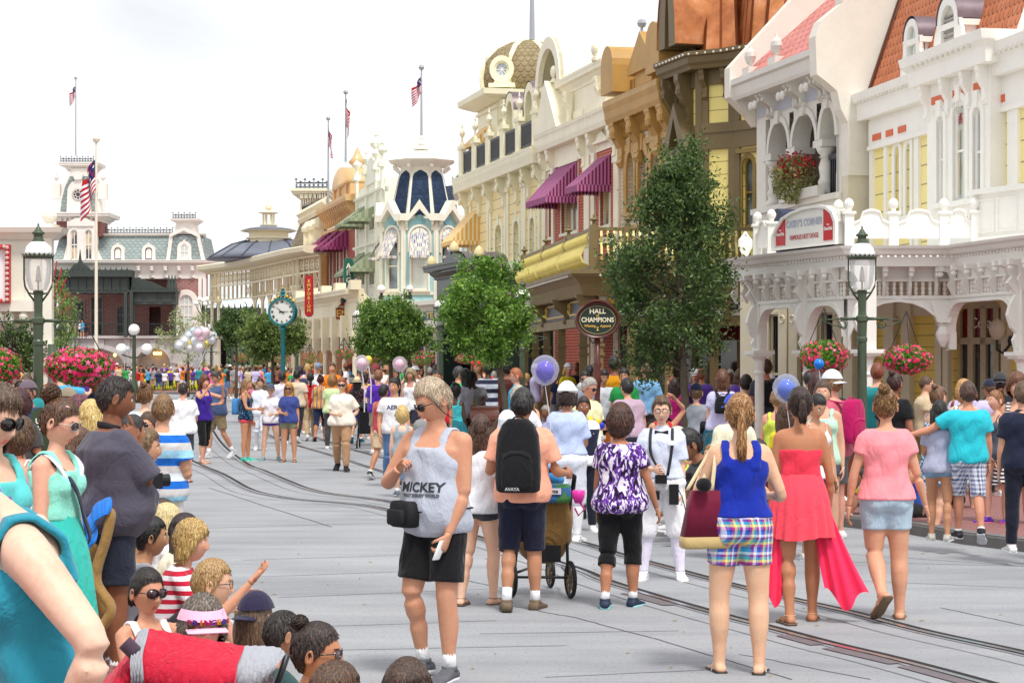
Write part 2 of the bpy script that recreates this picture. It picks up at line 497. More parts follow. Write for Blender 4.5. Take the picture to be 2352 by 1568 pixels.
def sweep(mb,path,prof,closed=False):
 P=[NA(p[:2],float)for p in path];n=len(P);m=len(prof);V=[]
 for i in rn_(n):
  def nn(a,b):d=nrm(b-a);return NA([d[1],-d[0]])
  if closed:n0,n1=nn(P[i-1],P[i]),nn(P[i],P[(i+1)%n])
  else:
   n0=nn(P[i-1],P[i])if i>0 else nn(P[0],P[1]);n1=nn(P[i],P[i+1])if i<n-1 else n0
  bi=nrm(n0+n1);k=1/max(.3,float(np.dot(bi,n0)))
  ok=mb.F.ok if mb.F is not None else 1.0
  for o,z in prof:V.append((*(P[i]+bi*(o*ok if o>0 else o)*k),z))
 F=[]
 R_=n if closed else n-1
 for i in rn_(R_):
  for j in rn_(m):
   j2=(j+1)%m;i2=(i+1)%n
   F.append((i*m+j,i2*m+j,i2*m+j2,i*m+j2))
 if not closed:F+=[tuple(rn_(m)),tuple((n-1)*m+j for j in rn_(m-1,-1,-1))]
 mb.add(V,F,world=True)
def cprof(z,h,d,lip=.25):
 return[(-.2,z),(d*.12,z),(d*.15,z+h*.18),(d*.45,z+h*.38),(d*.5,z+h*.5),(d*.92,z+h*.55),(d*.94,z+h*.78),(d,z+h*.84),(d,z+h),(-.2,z+h)]
def brk(mb,u,z,h,d,w=.12,o=0.0):
 p=[(o,z),(o+d,z),(o+d,z-h*.12),(o+d*.86,z-h*.22),(o+d*.9,z-h*.34),(o+d*.62,z-h*.46),(o+d*.34,z-h*.6),(o+d*.3,z-h*.8),(o+d*.42,z-h*.9),(o+d*.2,z-h),(o,z-h)]
 mb.pz(p,'yz',u-w/2,u+w/2)
 mb.ball((u,o+d*.8,z-h*.28),w*.5,8)
URN=[(.001,0),(.5,0),(.5,.12),(.3,.16),(.28,.34),(.2,.4),(.24,.5),(.55,.62),(.62,.72),(.5,.84),(.2,.95),(.12,1.02),(.2,1.1),(.14,1.2),(.04,1.35),(.001,1.4)]
BALLF=[(.001,0),(.5,0),(.5,.2),(.28,.25),(.2,.35),(.35,.42),(.5,.6),(.55,.8),(.5,1.0),(.32,1.18),(.001,1.27)]
BALUS=[(.5,0),(.5,.08),(.25,.12),(.35,.25),(.5,.38),(.4,.52),(.22,.62),(.2,.75),(.35,.82),(.5,.9),(.5,1.)]
def prof(P,s,h=None):h=h or s;return[(r*s,z*h)for r,z in P]
def cresting(mb,pts,z,h,step=.22,r=.012,flower=True):
 for a,b in zip(pts[:-1],pts[1:]):
  a=NA(a,float);b=NA(b,float);L=np.linalg.norm(b-a);n=max(1,int(L/step))
  d=(b-a)/L
  for zz in(z+h*.12,z+h*.55):
   mb.tb([(*a,zz),(*b,zz)],r*.9,4)
  for i in rn_(n+1):
   p=a+(b-a)*i/n;hh=h*(1.0 if i%2==0 else .72)
   mb.tb([(*p,z),(*p,z+hh)],[r,r*.35],4)
   q=z+hh*.86
   mb.add([(*(p-d*r*3),q),(*p,q+h*.1),(*(p+d*r*3),q),(*p,q-h*.1)],[(0,1,2,3)])
   if flower and i<n:
    c=a+(b-a)*(i+.5)/n;rr=step*.36
    ring=[(*(c+d*rr*cos(t)),z+h*.33+h*.18*sin(t))for t in LS(0,2*pi,9)]
    mb.tb(ring,r*.6,3,cap=False)
def lights(mb,pts,step=.3,r=.035):
 for a,b in zip(pts[:-1],pts[1:]):
  a=NA(a,float);b=NA(b,float);L=np.linalg.norm(b-a);n=max(1,int(L/step))
  for i in rn_(n):mb.ball(a+(b-a)*(i+.5)/n,r,6)
def awn(F,par,u0,u1,zt,zb,d,mat,sides=True,val=.16,o=0.0,half=False,n=12,name='awning',scal=.16,rise=0):
 mb=MB(F);mb.sZ=False;d=d/F.ok
 if half:
  c=(u0+u1)/2;r=(u1-u0)/2;rows=[]
  for j in rn_(9):
   t=j/8
   row=[]
   for i in rn_(n+1):
    a=pi*i/n;x=c-r*cos(a);zt_i=(zt-r)+r*sin(a)
    row.append((x,o+d*t,zt_i+(zb-zt_i)*t**1.25))
   rows.append(row)
  V=[p for r_ in rows for p in r_]
  mb.add(V,[(j*(n+1)+i,(j+1)*(n+1)+i,(j+1)*(n+1)+i+1,j*(n+1)+i+1)for j in rn_(8)for i in rn_(n)])
 else:
  mb.add([(u0,o,zt),(u1,o,zt),(u1,o+d,zb),(u0,o+d,zb)],[(0,3,2,1)])
  mb.add([(u0,o+.004,zt-.004),(u1,o+.004,zt-.004),(u1,o+d-.004,zb),(u0,o+d-.004,zb)],[(0,1,2,3)])
  if sides:
   mb.add([(u0,o,zt),(u0,o+d,zb),(u0,o,zb)],[(0,1,2)]);mb.add([(u1,o,zt),(u1,o+d,zb),(u1,o,zb)],[(0,2,1)])
 def valance(p0,p1):
  p0=NA(p0,float);p1=NA(p1,float);L=np.linalg.norm(p1-p0);k=max(1,round(L/scal));V=[];Fc=[]
  for i in rn_(k):
   for t in rn_(4):
    f=(i+t/4)/k;q=p0+(p1-p0)*f;dz=val*(.72+.28*sin(pi*t/4));V+=[tuple(q),(q[0],q[1],q[2]-dz)]
  V+=[tuple(p1),(p1[0],p1[1],p1[2]-val*.72)]
  for i in rn_(len(V)//2-1):Fc.append((2*i,2*i+1,2*i+3,2*i+2))
  mb.add(V,Fc)
 valance((u0,o+d,zb),(u1,o+d,zb));valance((u0,o,zb),(u0,o+d,zb));valance((u1,o+d,zb),(u1,o,zb))
 return mb.mk_(name,mat,par)
 # setting & buildings
def FD(px,c=15.8):return FX*c/(px-50)
CREAM,WHITE,STONE=pnt('#efe6cf',.5,.1),pnt('#f1efe9',.45,.07),pnt('#c9c2b8',.7,.14)
OFFW=pnt('#e6e2d6',.5,.09);LGREY=pnt('#dddad2',.5,.08)
TAN,DTAN,BROWN,DBROWN=pnt('#b9914e',.5,.14),pnt('#94723c',.5,.14),pnt('#7d6b49',.5,.14),pnt('#5a4730',.5,.15)
IRON,DGREEN,PGREEN=pnt('#2b2d33',.45,.1),pnt('#3b423e',.5,.12),pnt('#4c5a48',.42,.12)
GLASS,GLASS2,DARK=glm(),glm('#c7cfc9',.12,'#e2e2d8'),pnt('#2c2722',.7,.2)
BULB=pnt('#d8d4c8',.25,.05)
def line_shop(F,par,px0,px1,zt,z0,postm,glm,n,pw=.16,o=0.0):
 u0,u1=F.u(px0),F.u(px1);mb=MB(F)
 for i in rn_(n+1):
  u=u0+(u1-u0)*i/n;mb.box((u-pw/2,o-.1,z0),(u+pw/2,o+.1,zt))
  mb.box((u-pw*.8,o-.13,z0),(u+pw*.8,o+.13,z0+.35))
 mb.box((u0,o-.07,zt-.35),(u1,o+.07,zt));mb.box((u0,o-.06,z0),(u1,o+.06,z0+.5));mb.box((u0,o-.05,zt-.85),(u1,o+.05,zt-.78))
 p=mb.mk_('shop_front',postm,par)
 g=MB(F);g.add([(u0,o-.12,z0+.5),(u1,o-.12,z0+.5),(u1,o-.12,zt-.3),(u0,o-.12,zt-.3)],[(0,1,2,3)])
 g.mk_('shop_window',glm,p)
def bldg(name,loc,label,cat='building'):return empty(name,loc,label,cat)
# station
def station():
 d=190.;F=Fac.px(100,d,500,d);q=F.q;Z=lambda y:F.z(300,y)
 par=bldg('railway_station',F.w(8,-3,0),'far railway station with sage green mansard roof and clock tower closing the street')
 sage=shinglem('#8f9c9a','#9ca8a6',.5,.35);ST=pnt('#bdb8b4',.75,.12);TR=pnt('#ece5dc',.55,.08)
 U=F.u
 mb=MB(F);A1,A2=(U(130),U(283)),(U(313),U(391))
 wall(mb,0,U(500),0,Z(777),[(A1[0],A1[1],0,Z(799),1.4),(A2[0],A2[1],0,Z(796),1.4)],th=2.5)
 for u in np.arange(.3,U(498),2.4):mb.box((u,0,Z(800)),(u+.55,.25,Z(779)))
 mb.box((-.3,-.1,Z(777)),(U(502),.5,Z(771)));mb.box((-.2,0,0),(U(130)-.2,.3,1.2))
 for a,b in(A1,A2):rfr(mb,arc_(a-.5,b+.5,Z(799)-1.4,12,1.9),arc_(a,b,Z(799)-1.4,12,1.4),.0,.15)
 mb.mk_('lower_wall',ST,par)
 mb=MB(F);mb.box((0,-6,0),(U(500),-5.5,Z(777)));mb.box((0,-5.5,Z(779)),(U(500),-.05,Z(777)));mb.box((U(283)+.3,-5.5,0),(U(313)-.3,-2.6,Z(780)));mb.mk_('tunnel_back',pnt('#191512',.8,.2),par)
 mb=MB(F)
 for px,py in((258,815),(350,811),(356,811),(363,811)):mb.ball((U(px),-1.2,Z(py)),.16,8)
 mb.mk_('tunnel_lamp',glowm('#ffcf6a',3),par)
 br=brickm('#94605b','#a9766e','#bfa8a0',.5,.2)
 mb=MB(F)
 ops=[(U(325),U(352),Z(768),Z(702)),(U(150),U(172),Z(765),Z(690)),(U(190),U(215),Z(768),Z(680)),(U(250),U(290),Z(765),Z(700),.5)]
 wall(mb,U(118),U(405),Z(777),Z(612),ops,o=-4,th=.5);mb.mk_('brick_wall',br,par)
 mb=MB(F);wall(mb,U(405),U(470),Z(777),Z(612),[(U(413),U(442),Z(772),Z(677),.6)]);mb.mk_('brick_pavilion',br,par)
 window(F,par,U(413),U(442),Z(772),Z(677),TR,GLASS2,rise=.6,cw=.5,bars=(2,3),sash=.1)
 for a,b,c,e in((150,172,765,690),(190,215,768,680),(250,290,765,700)):window(F,par,U(a),U(b),Z(c),Z(e),pnt('#8b8378',.6),pnt('#23262a',.2),o=-4,bars=(2,2),cw=.12,sash=.07)
 mb=MB(F)
 for px in(462,470):mb.box((U(px)-.25,-.1,Z(777)),(U(px)+.15,.12,Z(640)))
 mb.mk_('quoins',TR,par)
 mb=MB(F)
 for u in np.arange(U(125),U(405),.22):mb.box((u-.02,.25,Z(774)),(u+.02,.3,Z(744)))
 mb.box((U(125),.22,Z(745)),(U(405),.33,Z(742.5)));mb.mk_('railing',DGREEN,par)
 mb=MB(F);mb.box((U(128),-.5,Z(675)),(U(304),2.0,Z(638)));mb.box((U(124),-.5,Z(638)),(U(310),2.6,Z(630)));mb.box((U(126),-.5,Z(630)),(U(310),2.4,Z(622)))
 for i in rn_(9):u=U(131)+i*(U(302)-U(131))/9;mb.box((u+.15,2.0,Z(668)),(u+.72,2.06,Z(645)));mb.box((u-.08,2.0,Z(674)),(u+.05,2.12,Z(640)))
 mb.pz([(U(172),Z(622)),(U(180),Z(612)),(U(190),Z(606)),(U(196),Z(597)),(U(202),Z(606)),(U(210),Z(612)),(U(219),Z(622))],'xz',1.9,2.3)
 mb.tb([(U(195),2.1,Z(600)),(U(195),2.1,Z(575))],[.16,.02],6)
 for u in np.arange(U(130),U(308),.5):mb.tb([(u,2.4,Z(622)),(u,2.4,Z(616))],[.07,.02],4)
 for px in(136,298,311):mb.box((U(px)-.15,1.8,Z(775)),(U(px)+.15,2.1,Z(672)))
 mb.mk_('green_canopy',DGREEN,par)
 mb=MB(F);mb.box((U(306),-.5,Z(700)),(U(410),1.6,Z(672)));mb.box((U(304),-.5,Z(672)),(U(415),2,Z(668)))
 mb.pz([(U(308),Z(668)),(U(308),Z(638)),(U(325),Z(640)),(U(350),Z(648)),(U(375),Z(660)),(U(400),Z(668))],'xz',-.4,1.3)
 for u in np.arange(U(310),U(412),.5):mb.tb([(u,1.8,Z(668)),(u,1.8,Z(660))],[.08,.03],4)
 for px in(393,400,407):mb.tb([(U(px),1.2,Z(668)),(U(px),1.2,Z(650)),(U(px),1.2,Z(632))],[.3,.14,.03],6)
 for i in rn_(3):u=U(312)+i*1.35;mb.box((u,1.6,Z(695)),(u+.9,1.66,Z(678)))
 mb.box((U(404),1.2,Z(775)),(U(410),1.5,Z(700)));mb.mk_('side_canopy',DGREEN,par)
 mb=MB(F);sweep(mb,[F.w(U(118),-8,0)[:2],F.w(U(118),0,0)[:2],F.w(U(475),0,0)[:2],F.w(U(475),-8,0)[:2]],cprof(Z(612),Z(597)-Z(612),.8))
 for u in np.arange(U(320),U(472),1.25):brk(mb,u,Z(612),1.1,.6,.3)
 mb.box((U(118),-.2,Z(640)),(U(472),.08,Z(612)))
 sweep(mb,[F.w(U(124),-2.2,0)[:2],F.w(U(466),-2.2,0)[:2]],cprof(Z(541),Z(533)-Z(541),.45))
 mb.mk_('cornice',TR,par)
 mb=MB(F);mb.add([(U(122),-.2,Z(598)),(U(466),-.2,Z(598)),(U(460),-2.1,Z(540)),(U(126),-2.1,Z(540))],[(0,1,2,3)])
 mb.add([(U(466),-.2,Z(598)),(U(466),-9,Z(598)),(U(460),-7,Z(540)),(U(460),-2.1,Z(540))],[(0,1,2,3)])
 mb.add([(U(122),-.2,Z(598)),(U(122),-9,Z(598)),(U(126),-7,Z(540)),(U(126),-2.1,Z(540))],[(0,3,2,1)])
 mb.add([(U(126),-2.1,Z(540)),(U(460),-2.1,Z(540)),(U(460),-7,Z(540)),(U(126),-7,Z(540))],[(0,1,2,3)])
 mb.mk_('mansard_roof',sage,par)
 mb=MB();cresting(mb,[F.w(U(232),-2.1,0)[:2],F.w(U(388),-2.1,0)[:2]],Z(533),.62,.28,.03);mb.mk_('roof_cresting',IRON,par)
 for px in(271,342):
  window(F,par,U(px-8),U(px+8),Z(596),Z(568),TR,GLASS2,rise=.32,cw=.3,o=.1,bars=(1,1),sash=.07,hood='key',deep=.1)
  mb=MB(F);mb.pz([(U(px-12),Z(598)),(U(px-12),Z(570)),(U(px-5),Z(563)),(U(px+5),Z(563)),(U(px+12),Z(570)),(U(px+12),Z(598))],'xz',-1.4,-.04+.1);mb.mk_('dormer',TR,par)
 mb=MB(F);w0,w1=U(156),U(219)
 wall(mb,w0,w1,Z(604),Z(508),[(U(164),U(180),Z(597),Z(528),.33),(U(197),U(213),Z(597),Z(528),.33)],o=.35)
 mb.pz(arc_(U(158),U(217),Z(520),12,Z(500)-Z(520)),'xz',-.5,.5);mb.tb([(U(188),.3,Z(502)),(U(188),.3,Z(495)),(U(188),.3,Z(480))],[.25,.12,.02],6)
 for px in(140,236):mb.pz([(U(px)-.3+(.5 if px<200 else-.1),Z(600)),(U(px)+.1+(.5 if px<200 else-.1),Z(600)),(U(px)+.25+(.9 if px<200 else-1.5),Z(541)),(U(px)-.15+(.9 if px<200 else-1.5),Z(541))],'xz',-.6,.05)
 mb.mk_('centre_pavilion',TR,par)
 for a,b in((164,180),(197,213)):window(F,par,U(a),U(b),Z(597),Z(528),TR,glm('#2a3340',.1,'#d8c3a0'),rise=.33,cw=.12,o=.35,bars=(1,1),sash=.08)
 mb=MB(F);mb.box((U(126),-4,Z(541)),(U(228),-.6,Z(508)));mb.mk_('tower_base',brickm('#8c4a46','#a05f58','#b79a90',.5,.2),par)
 mb=MB(F);sweep(mb,[F.w(U(128),-5,0)[:2],F.w(U(128),-.4,0)[:2],F.w(U(226),-.4,0)[:2],F.w(U(226),-5,0)[:2]],cprof(Z(508),Z(488)-Z(508),1.1))
 for px in rn_(138,226,12):mb.box((U(px)-.12,-.4,Z(508)),(U(px)+.12,.15,Z(498)))
 c=U(177)
 outl=[(U(128),Z(488)),(U(132),Z(455)),(U(140),Z(425)),(U(152),Z(400)),(U(157),Z(392)),(U(157),Z(385)),(U(196),Z(385)),(U(196),Z(392)),(U(202),Z(400)),(U(214),Z(425)),(U(221),Z(455)),(U(226),Z(488))]
 inl=[(U(134),Z(484)),(U(137),Z(457)),(U(145),Z(428)),(U(156),Z(403)),(U(198),Z(403)),(U(209),Z(428)),(U(217),Z(457)),(U(220),Z(484))]
 mb.pz(outl,'xz',-4.5,-.9)
 mb.mk_('tower_frame',TR,par)
 mb=MB(F);mb.pz(inl,'xz',-1,-.84);mb.mk_('tower_slates',sage,par)
 mb=MB(F);mb.pz([(U(150),Z(487))]+arc_(U(152),U(204),Z(440),14,Z(412)-Z(440))+[(U(206),Z(487))],'xz',-.9,-.5)
 mb.pz([(c-.3,Z(412)),(c-.5,Z(400)),(c,Z(392)),(c+.5,Z(400)),(c+.3,Z(412))],'xz',-.8,-.3)
 for px in(123,231):
  mb.box((U(px)-.4,-1.6,Z(455)),(U(px)+.4,-.8,Z(420)));mb.lt(prof(URN,.45,.8),(U(px),-1.2,Z(420)),8)
 sweep(mb,[F.w(U(148),-4,0)[:2],F.w(U(148),-1.2,0)[:2],F.w(U(206),-1.2,0)[:2],F.w(U(206),-4,0)[:2]],cprof(Z(387),Z(371)-Z(387),.7))
 mb.box((U(148),-4,Z(390)),(U(206),-1.2,Z(372)))
 mb.mk_('tower_trim',TR,par)
 mb=MB(F);mb.pz([(c+.56*cos(a),Z(446)+.56*sin(a))for a in LS(0,2*pi,20)[:-1]],'xz',-.52,-.44);mb.mk_('rose_window',pnt('#4a4048',.3,.2),par)
 mb=MB(F)
 for k in rn_(8):
  a=k*pi/4;cc=(c+.34*cos(a),-.42,Z(446)+.34*sin(a));mb.tb([(cc[0]+.14*cos(t),-.41,cc[2]+.14*sin(t))for t in LS(0,6.28,9)],.025,4,cap=False)
 mb.tb([(c+.5*cos(t),-.41,Z(446)+.5*sin(t))for t in LS(0,6.28,20)],.03,4,cap=False);mb.mk_('rose_tracery',TR,par)
 mb=MB();T=[F.w(U(136),0,0)[:2],F.w(U(212),0,0)[:2]];T2=[F.w(U(136),-.6,0)[:2],F.w(U(212),-.6,0)[:2]]
 cresting(mb,T2,Z(371),.6,.25,.03);mb.mk_('tower_cresting',IRON,par)
 mb=MB(F);mb.pz([(U(385),Z(598)),(U(393),Z(540)),(U(455),Z(540)),(U(468),Z(598))],'xz',-3,.1);mb.mk_('turret_roof',sage,par)
 mb=MB(F)
 for a,b in((385,393),(466,453)):mb.pz([(U(a)-.12,Z(598)),(U(a)+.22,Z(598)),(U(b)+.22,Z(538)),(U(b)-.12,Z(538))],'xz',.0,.2)
 mb.pz([(U(392),Z(545)),(U(392),Z(537)),(U(424),Z(522)),(U(456),Z(537)),(U(456),Z(545)),(U(424),Z(530))],'xz',0,.35)
 mb.pz([(U(398),Z(537)),(U(404),Z(512)),(U(444),Z(512)),(U(450),Z(537))],'xz',-2.6,-.2);sweep(mb,[F.w(U(404),-3,0)[:2],F.w(U(404),-.2,0)[:2],F.w(U(444),-.2,0)[:2],F.w(U(444),-3,0)[:2]],cprof(Z(513),Z(502)-Z(513),.5))
 mb.mk_('turret_trim',TR,par)
 window(F,par,U(414),U(434),Z(595),Z(560),TR,GLASS2,rise=.4,cw=.25,o=.14,bars=(1,1),sash=.07,hood='key',deep=.02)
 mb=MB();cresting(mb,[F.w(U(398),.2,0)[:2],F.w(U(450),.2,0)[:2]],Z(502),.6,.25,.03);mb.mk_('turret_cresting',IRON,par)
 mb=MB(F);mb.box((U(470),-4,Z(742)),(U(600),-1,Z(706)));mb.mk_('shed_fascia',DGREEN,par)
 for u in(0,):pass
 mb=MB(F);mb.add([(U(466),-1,Z(706)),(U(600),-1,Z(706)),(U(600),-3.6,Z(673)),(U(470),-3.6,Z(673))],[(0,1,2,3)]);mb.mk_('shed_roof',glm('#b8c6c8',.3,'#dde4e4'),par)
 mb=MB(F)
 for u in np.arange(U(468),U(600),.55):mb.tb([(u,-.95,Z(706)),(u,-.95,Z(697))],[.09,.03],4)
 for px in(498,530,560):mb.box((U(px)-.1,-1.1,0),(U(px)+.1,-.9,Z(740)))
 mb.mk_('shed_posts',DGREEN,par)
station()
def flag(name,px,py0,py1,d,wind,label,loc_pole=None,ph=.0,fw=1.0):
 a=at(px,py0,d);b=at(px,py1,d);L=a.z-b.z;hoist=L*.5;fly=L*.62*fw
 mb=MB();mb.sZ=True;nu,nv=20,14;V=[];mi=[]
 for j in rn_(nv+1):
  for i in rn_(nu+1):
   s,t=i/nu,j/nv
   x=wind*(fly*.42*s)+.05*L*sin(s*9+t*2+ph)*s;y=.07*L*sin(s*11+ph+t*3)
   z=-hoist*t-(L*.5)*s**.9*(.8+.2*t)+.02*L*sin(s*7)
   V.append((a.x+x,a.y+y,a.z+z))
 F=[]
 for j in rn_(nv):
  for i in rn_(nu):
   F.append((j*(nu+1)+i,j*(nu+1)+i+1,(j+1)*(nu+1)+i+1,(j+1)*(nu+1)+i))
   s=i/nu;row=int(j*13/nv)
   mi.append(2 if(s<.4 and row<7 and not((i+j)%3==0 and i%2==0))else(0 if row%2==0 or(s<.4 and row<7)and False else 1))
 mb.add(V,F);mb.mi=mi
 o=mb.mk_('flag',[clo('#b5202c',wr=.3),clo('#eceaf0',wr=.3),clo('#20285c',wr=.3)],loc=a)
 return tag(o,label,'flag')
def pole(name,px,py0,py1,d,r,label,mat,eagle=False):
 a,b=at(px,py0,d),at(px,py1,d);mb=MB()
 mb.tb([tuple(b),tuple(a)],[r,r*.6],8);mb.ball((a.x,a.y,a.z+r*1.5),r*2.2,8)
 if eagle:mb.add([(a.x-.35,a.y,a.z+.45),(a.x,a.y,a.z+.1),(a.x+.35,a.y,a.z+.45),(a.x,a.y,a.z+.22)],[(0,1,2,3)]);mb.ball((a.x,a.y,a.z+.22),.08,8)
 return tag(mb.mk_('flagpole',mat,loc=b),label,'flagpole')
GALV=pnt('#a9aeb2',.4,.08,2,.3)
pole('',174,182,358,186,.07,'thin flagpole on top of the station clock tower',GALV)
flag('',174,196,246,186,-1,'small hanging flag at the clock tower flagpole',ph=1)
pole('',221,326,880,120,.11,'tall cream flagpole standing on the far square before the station',pnt('#e9e0cc',.5,.05),True)
flag('',221,355,512,120,-1,'large drooping flag on the cream flagpole in the square',ph=.3,fw=.75)
pole('',754,276,470,96,.05,'thin grey rooftop flagpole behind the tan parapet',GALV)
flag('',754,290,366,95.8,.7,'leftmost drooping flag of the two above the arcade roof',ph=2,fw=.7)
pole('',794,216,372,90,.05,'flagpole rising from the tan turned finial',GALV)
flag('',794,224,322,89.8,.45,'drooping flag on the pole over the tan parapet',ph=.5,fw=.7)
pole('',968,160,320,82,.055,'flagpole on top of the blue octagonal tower',GALV)
flag('',968,174,250,82,-1,'flag blowing at the pole of the octagonal tower',ph=1.4)
pole('',1222,-60,92,67,.09,'flagpole on top of the shingled dome',GALV)
pole('',1474,62,116,56,.06,'short flagpole behind the tan gabled turret',GALV)
flag('',1474,72,130,56,.25,'furled flag on the short pole behind the tan turret',ph=.2,fw=.4)
# emporium veranda + shop
def emporium():
 CR=pnt('#e9dfc0',.5,.08);par_loc=at(600,835,112);par_loc.z=0
 par=bldg('veranda_pavilion',par_loc,'cream lattice veranda with grey cupola at the far street corner','pavilion')
 P=lambda px,d:(at(px,HZ,d).x,d)
 path=[P(505,128),P(487,124),P(575,118),P(688,106),P(735,103)]
 Fs=[Fac(path[i],path[i+1])for i in rn_(4)]
 zt=lambda px,py,d:CH-(py-HZ)*d/FX
 ztop=zt(688,590,106)
 mb=MB();pr=[(-.3,ztop),(.7,ztop+.04),(.9,ztop+.12),(.95,ztop+.34),(.85,ztop+.4),(-.3,ztop+.48)]
 sweep(mb,path,pr);mb.mk_('eaves',CR,par)
 mb=MB()
 for F in Fs:
  n=max(1,int(F.L/1.6));mb.F=F;u0=0
  mb.box((0,-.08,ztop-.12),(F.L,.08,ztop));mb.box((0,-.06,ztop-.92),(F.L,.06,ztop-.82));mb.box((0,-.05,ztop-1.75),(F.L,.05,ztop-1.68))
  k=max(1,int(F.L/.72))
  for i in rn_(k+1):
   u=F.L*i/k;mb.box((u-.04,-.05,ztop-1.7),(u+.04,.05,ztop))
   if i<k:
    c=u+F.L/k/2;r=.24
    mb.tb([(c+r*cos(t),0,ztop-.47+r*sin(t))for t in LS(0,6.28,10)],.035,4,cap=False)
    for a in(0,1.57):mb.box((c-(.3 if a else .03),-.02,ztop-.5-(.0 if a else .3)),(c+(.3 if a else .03),.02,ztop-.44+(0 if a else .3)))
    if(i%max(2,k-1))==0 or k<4:
     for sx in(-1,1):mb.tb([(c-.3*sx,0,ztop-1.66),(c+.3*sx,0,ztop-.94)],.03,4)
 mb.F=None;mb.mk_('lattice_frieze',CR,par)
 cols=[(487,124),(502,125),(586,117.5),(603,116),(620,114),(640,111.5),(655,109.5),(676,107),(686,106)]
 for px,d in cols:
  b=at(px,HZ,d);mb=MB();mb.sZ=True;h=ztop-1.6
  mb.lt([(.22,0),(.22,.5),(.15,.6),(.2,.9),(.13,1.2),(.1,1.3),(.09,h*.72),(.14,h*.73),(.09,h*.76),(.09,h-.2),(.2,h),(.22,h+.15)],(b.x,b.y,0),10)
  mb.box((b.x-.12,b.y-.12,h),(b.x+.12,b.y+.12,ztop-.1));mb.mk_('column',CR,par)
 mb=MB()
 for(p0,d0),(p1,d1)in zip(cols[:-1],cols[1:]):
  a,b=NA(P(p0,d0)),NA(P(p1,d1));F=Fac(a,b);mb.F=F;h=ztop-1.7
  r=min(.7,F.L*.42)
  for s,uu in((1,0),(-1,F.L)):mb.pz([(uu,h),(uu,h-r),(uu+s*r*.2,h-r*.75),(uu+s*r*.5,h-r*.35),(uu+s*r,h-.04),(uu+s*r,h)],'xz',-.04,.04)
 mb.F=None;mb.mk_('arch_brackets',CR,par)
 c=at(617,HZ,116);grey=pnt('#6d7280',.45,.12,2)
 mb=MB();mb.sZ=True
 z0=ztop+.4;zz=lambda y:zt(0,y,116)
 mb.lt([(4.0,z0),(3.4,z0+.35),(2.6,zz(562)),(1.7,zz(552)),(1.15,zz(548))],(c.x+.3,c.y+1,0),24);mb.mk_('metal_roof',grey,par)
 mb=MB()
 for k in rn_(16):
  a=2*pi*k/16;mb.tb([(c.x+.3+r*cos(a),c.y+1+r*sin(a),z+.03)for r,z in((3.9,z0+.06),(3.4,z0+.35),(2.6,zz(562)),(1.7,zz(552)))],.04,4)
 mb.mk_('roof_seams',pnt('#4f545f',.5),par)
 mb=MB();mb.lt([(1.15,zz(562)),(1.15,zz(550)),(1.3,zz(549)),(1.3,zz(546)),(1.12,zz(546)),(1.12,zz(535)),(1.55,zz(532)),(1.6,zz(530))],(c.x,c.y,0),10);mb.mk_('cupola_drum',CR,par)
 mb=MB();mb.sZ=True;mb.lt([(1.62,zz(530)),(1.2,zz(525)),(.5,zz(521)),(.42,zz(520))],(c.x,c.y,0),10);mb.mk_('cupola_roof',grey,par)
 mb=MB();mb.lt([(.45,zz(521)),(.5,zz(517)),(.3,zz(516))],(c.x,c.y,0),10)
 for k in rn_(6):a=k*pi/3;mb.tb([(c.x+.3*cos(a),c.y+.3*sin(a),zz(517)),(c.x+.3*cos(a),c.y+.3*sin(a),zz(492))],.05,5)
 mb.lt([(.3,zz(492)),(.6,zz(489)),(.25,zz(487)),(.1,zz(482)),(.22,zz(478)),(.2,zz(472)),(.06,zz(466)),(.02,zz(456))],(c.x,c.y,0),10);mb.mk_('lantern',CR,par)
 # yellow brick corner shop under the tower with mansard
 F=Fac.px(650,FD(650),752,FD(752));q=F.q
 pa2=bldg('emporium_building',F.w(2,-1,0),'yellow brick shop with brown mansard roof and iron cresting beside the veranda')
 yb=brickm('#c98f3c','#d8a04a','#b98a4c',.5,.17)
 mb=MB(F);zT=F.z(740,578);wall(mb,0,F.L,0,zT,[],o=0);mb.mk_('brick_wall',yb,pa2)
 mb=MB(F)
 for px in(662,672,682,693):u=F.u(px);mb.box((u-.25,0,.2),(u+.25,.3,F.z(px,690)));mb.pz([(u-.4,F.z(px,690)),(u-.6,F.z(px,672)),(u,F.z(px,655)),(u+.6,F.z(px,672)),(u+.4,F.z(px,690))],'xz',0,.4)
 mb.mk_('pilasters',CR,pa2)
 mb=MB(F);sweep(mb,[F.w(F.L*.45,-3,0)[:2],F.w(F.L*.45,.0,0)[:2],F.w(F.L+.2,0,0)[:2]],cprof(F.z(740,578),.5,.6));mb.mk_('cornice',CR,pa2)
 Fs=Fac.px(690,107,752,107*.988)
 zz=lambda y:CH-(y-HZ)*106/FX
 br_=shinglem('#8a7a63','#9b8b72',.4,.25)
 A=[at(680,570,110),at(752,570,104),at(748,470,107),at(700,470,112)]
 mb=MB();mb.add([tuple(at(666,572,112)),tuple(at(752,568,105)),tuple(at(752,478,107)),tuple(at(692,508,113))],[(0,1,2,3)]);mb.mk_('mansard_roof',br_,pa2)
 mb=MB()
 for a,b in((at(692,508,112.8),at(752,476,106.8)),):mb.tb([tuple(a),tuple(b)],.22,6);mb.tb([(a.x,a.y,a.z+.3),(b.x,b.y,b.z+.3)],.3,4)
 for px,py in((712,545),(724,541),(736,536)):
  c=at(px,py,108.6-(px-712)*.08);mb.box((c.x-.3,c.y-.5,c.z-.6),(c.x+.25,c.y+1,c.z+.25));mb.lt([(.4,.25),(.45,.45),(.2,.8),(.02,.85)],(c.x,c.y-.3,c.z),8)
 mb.mk_('dormers',CR,pa2)
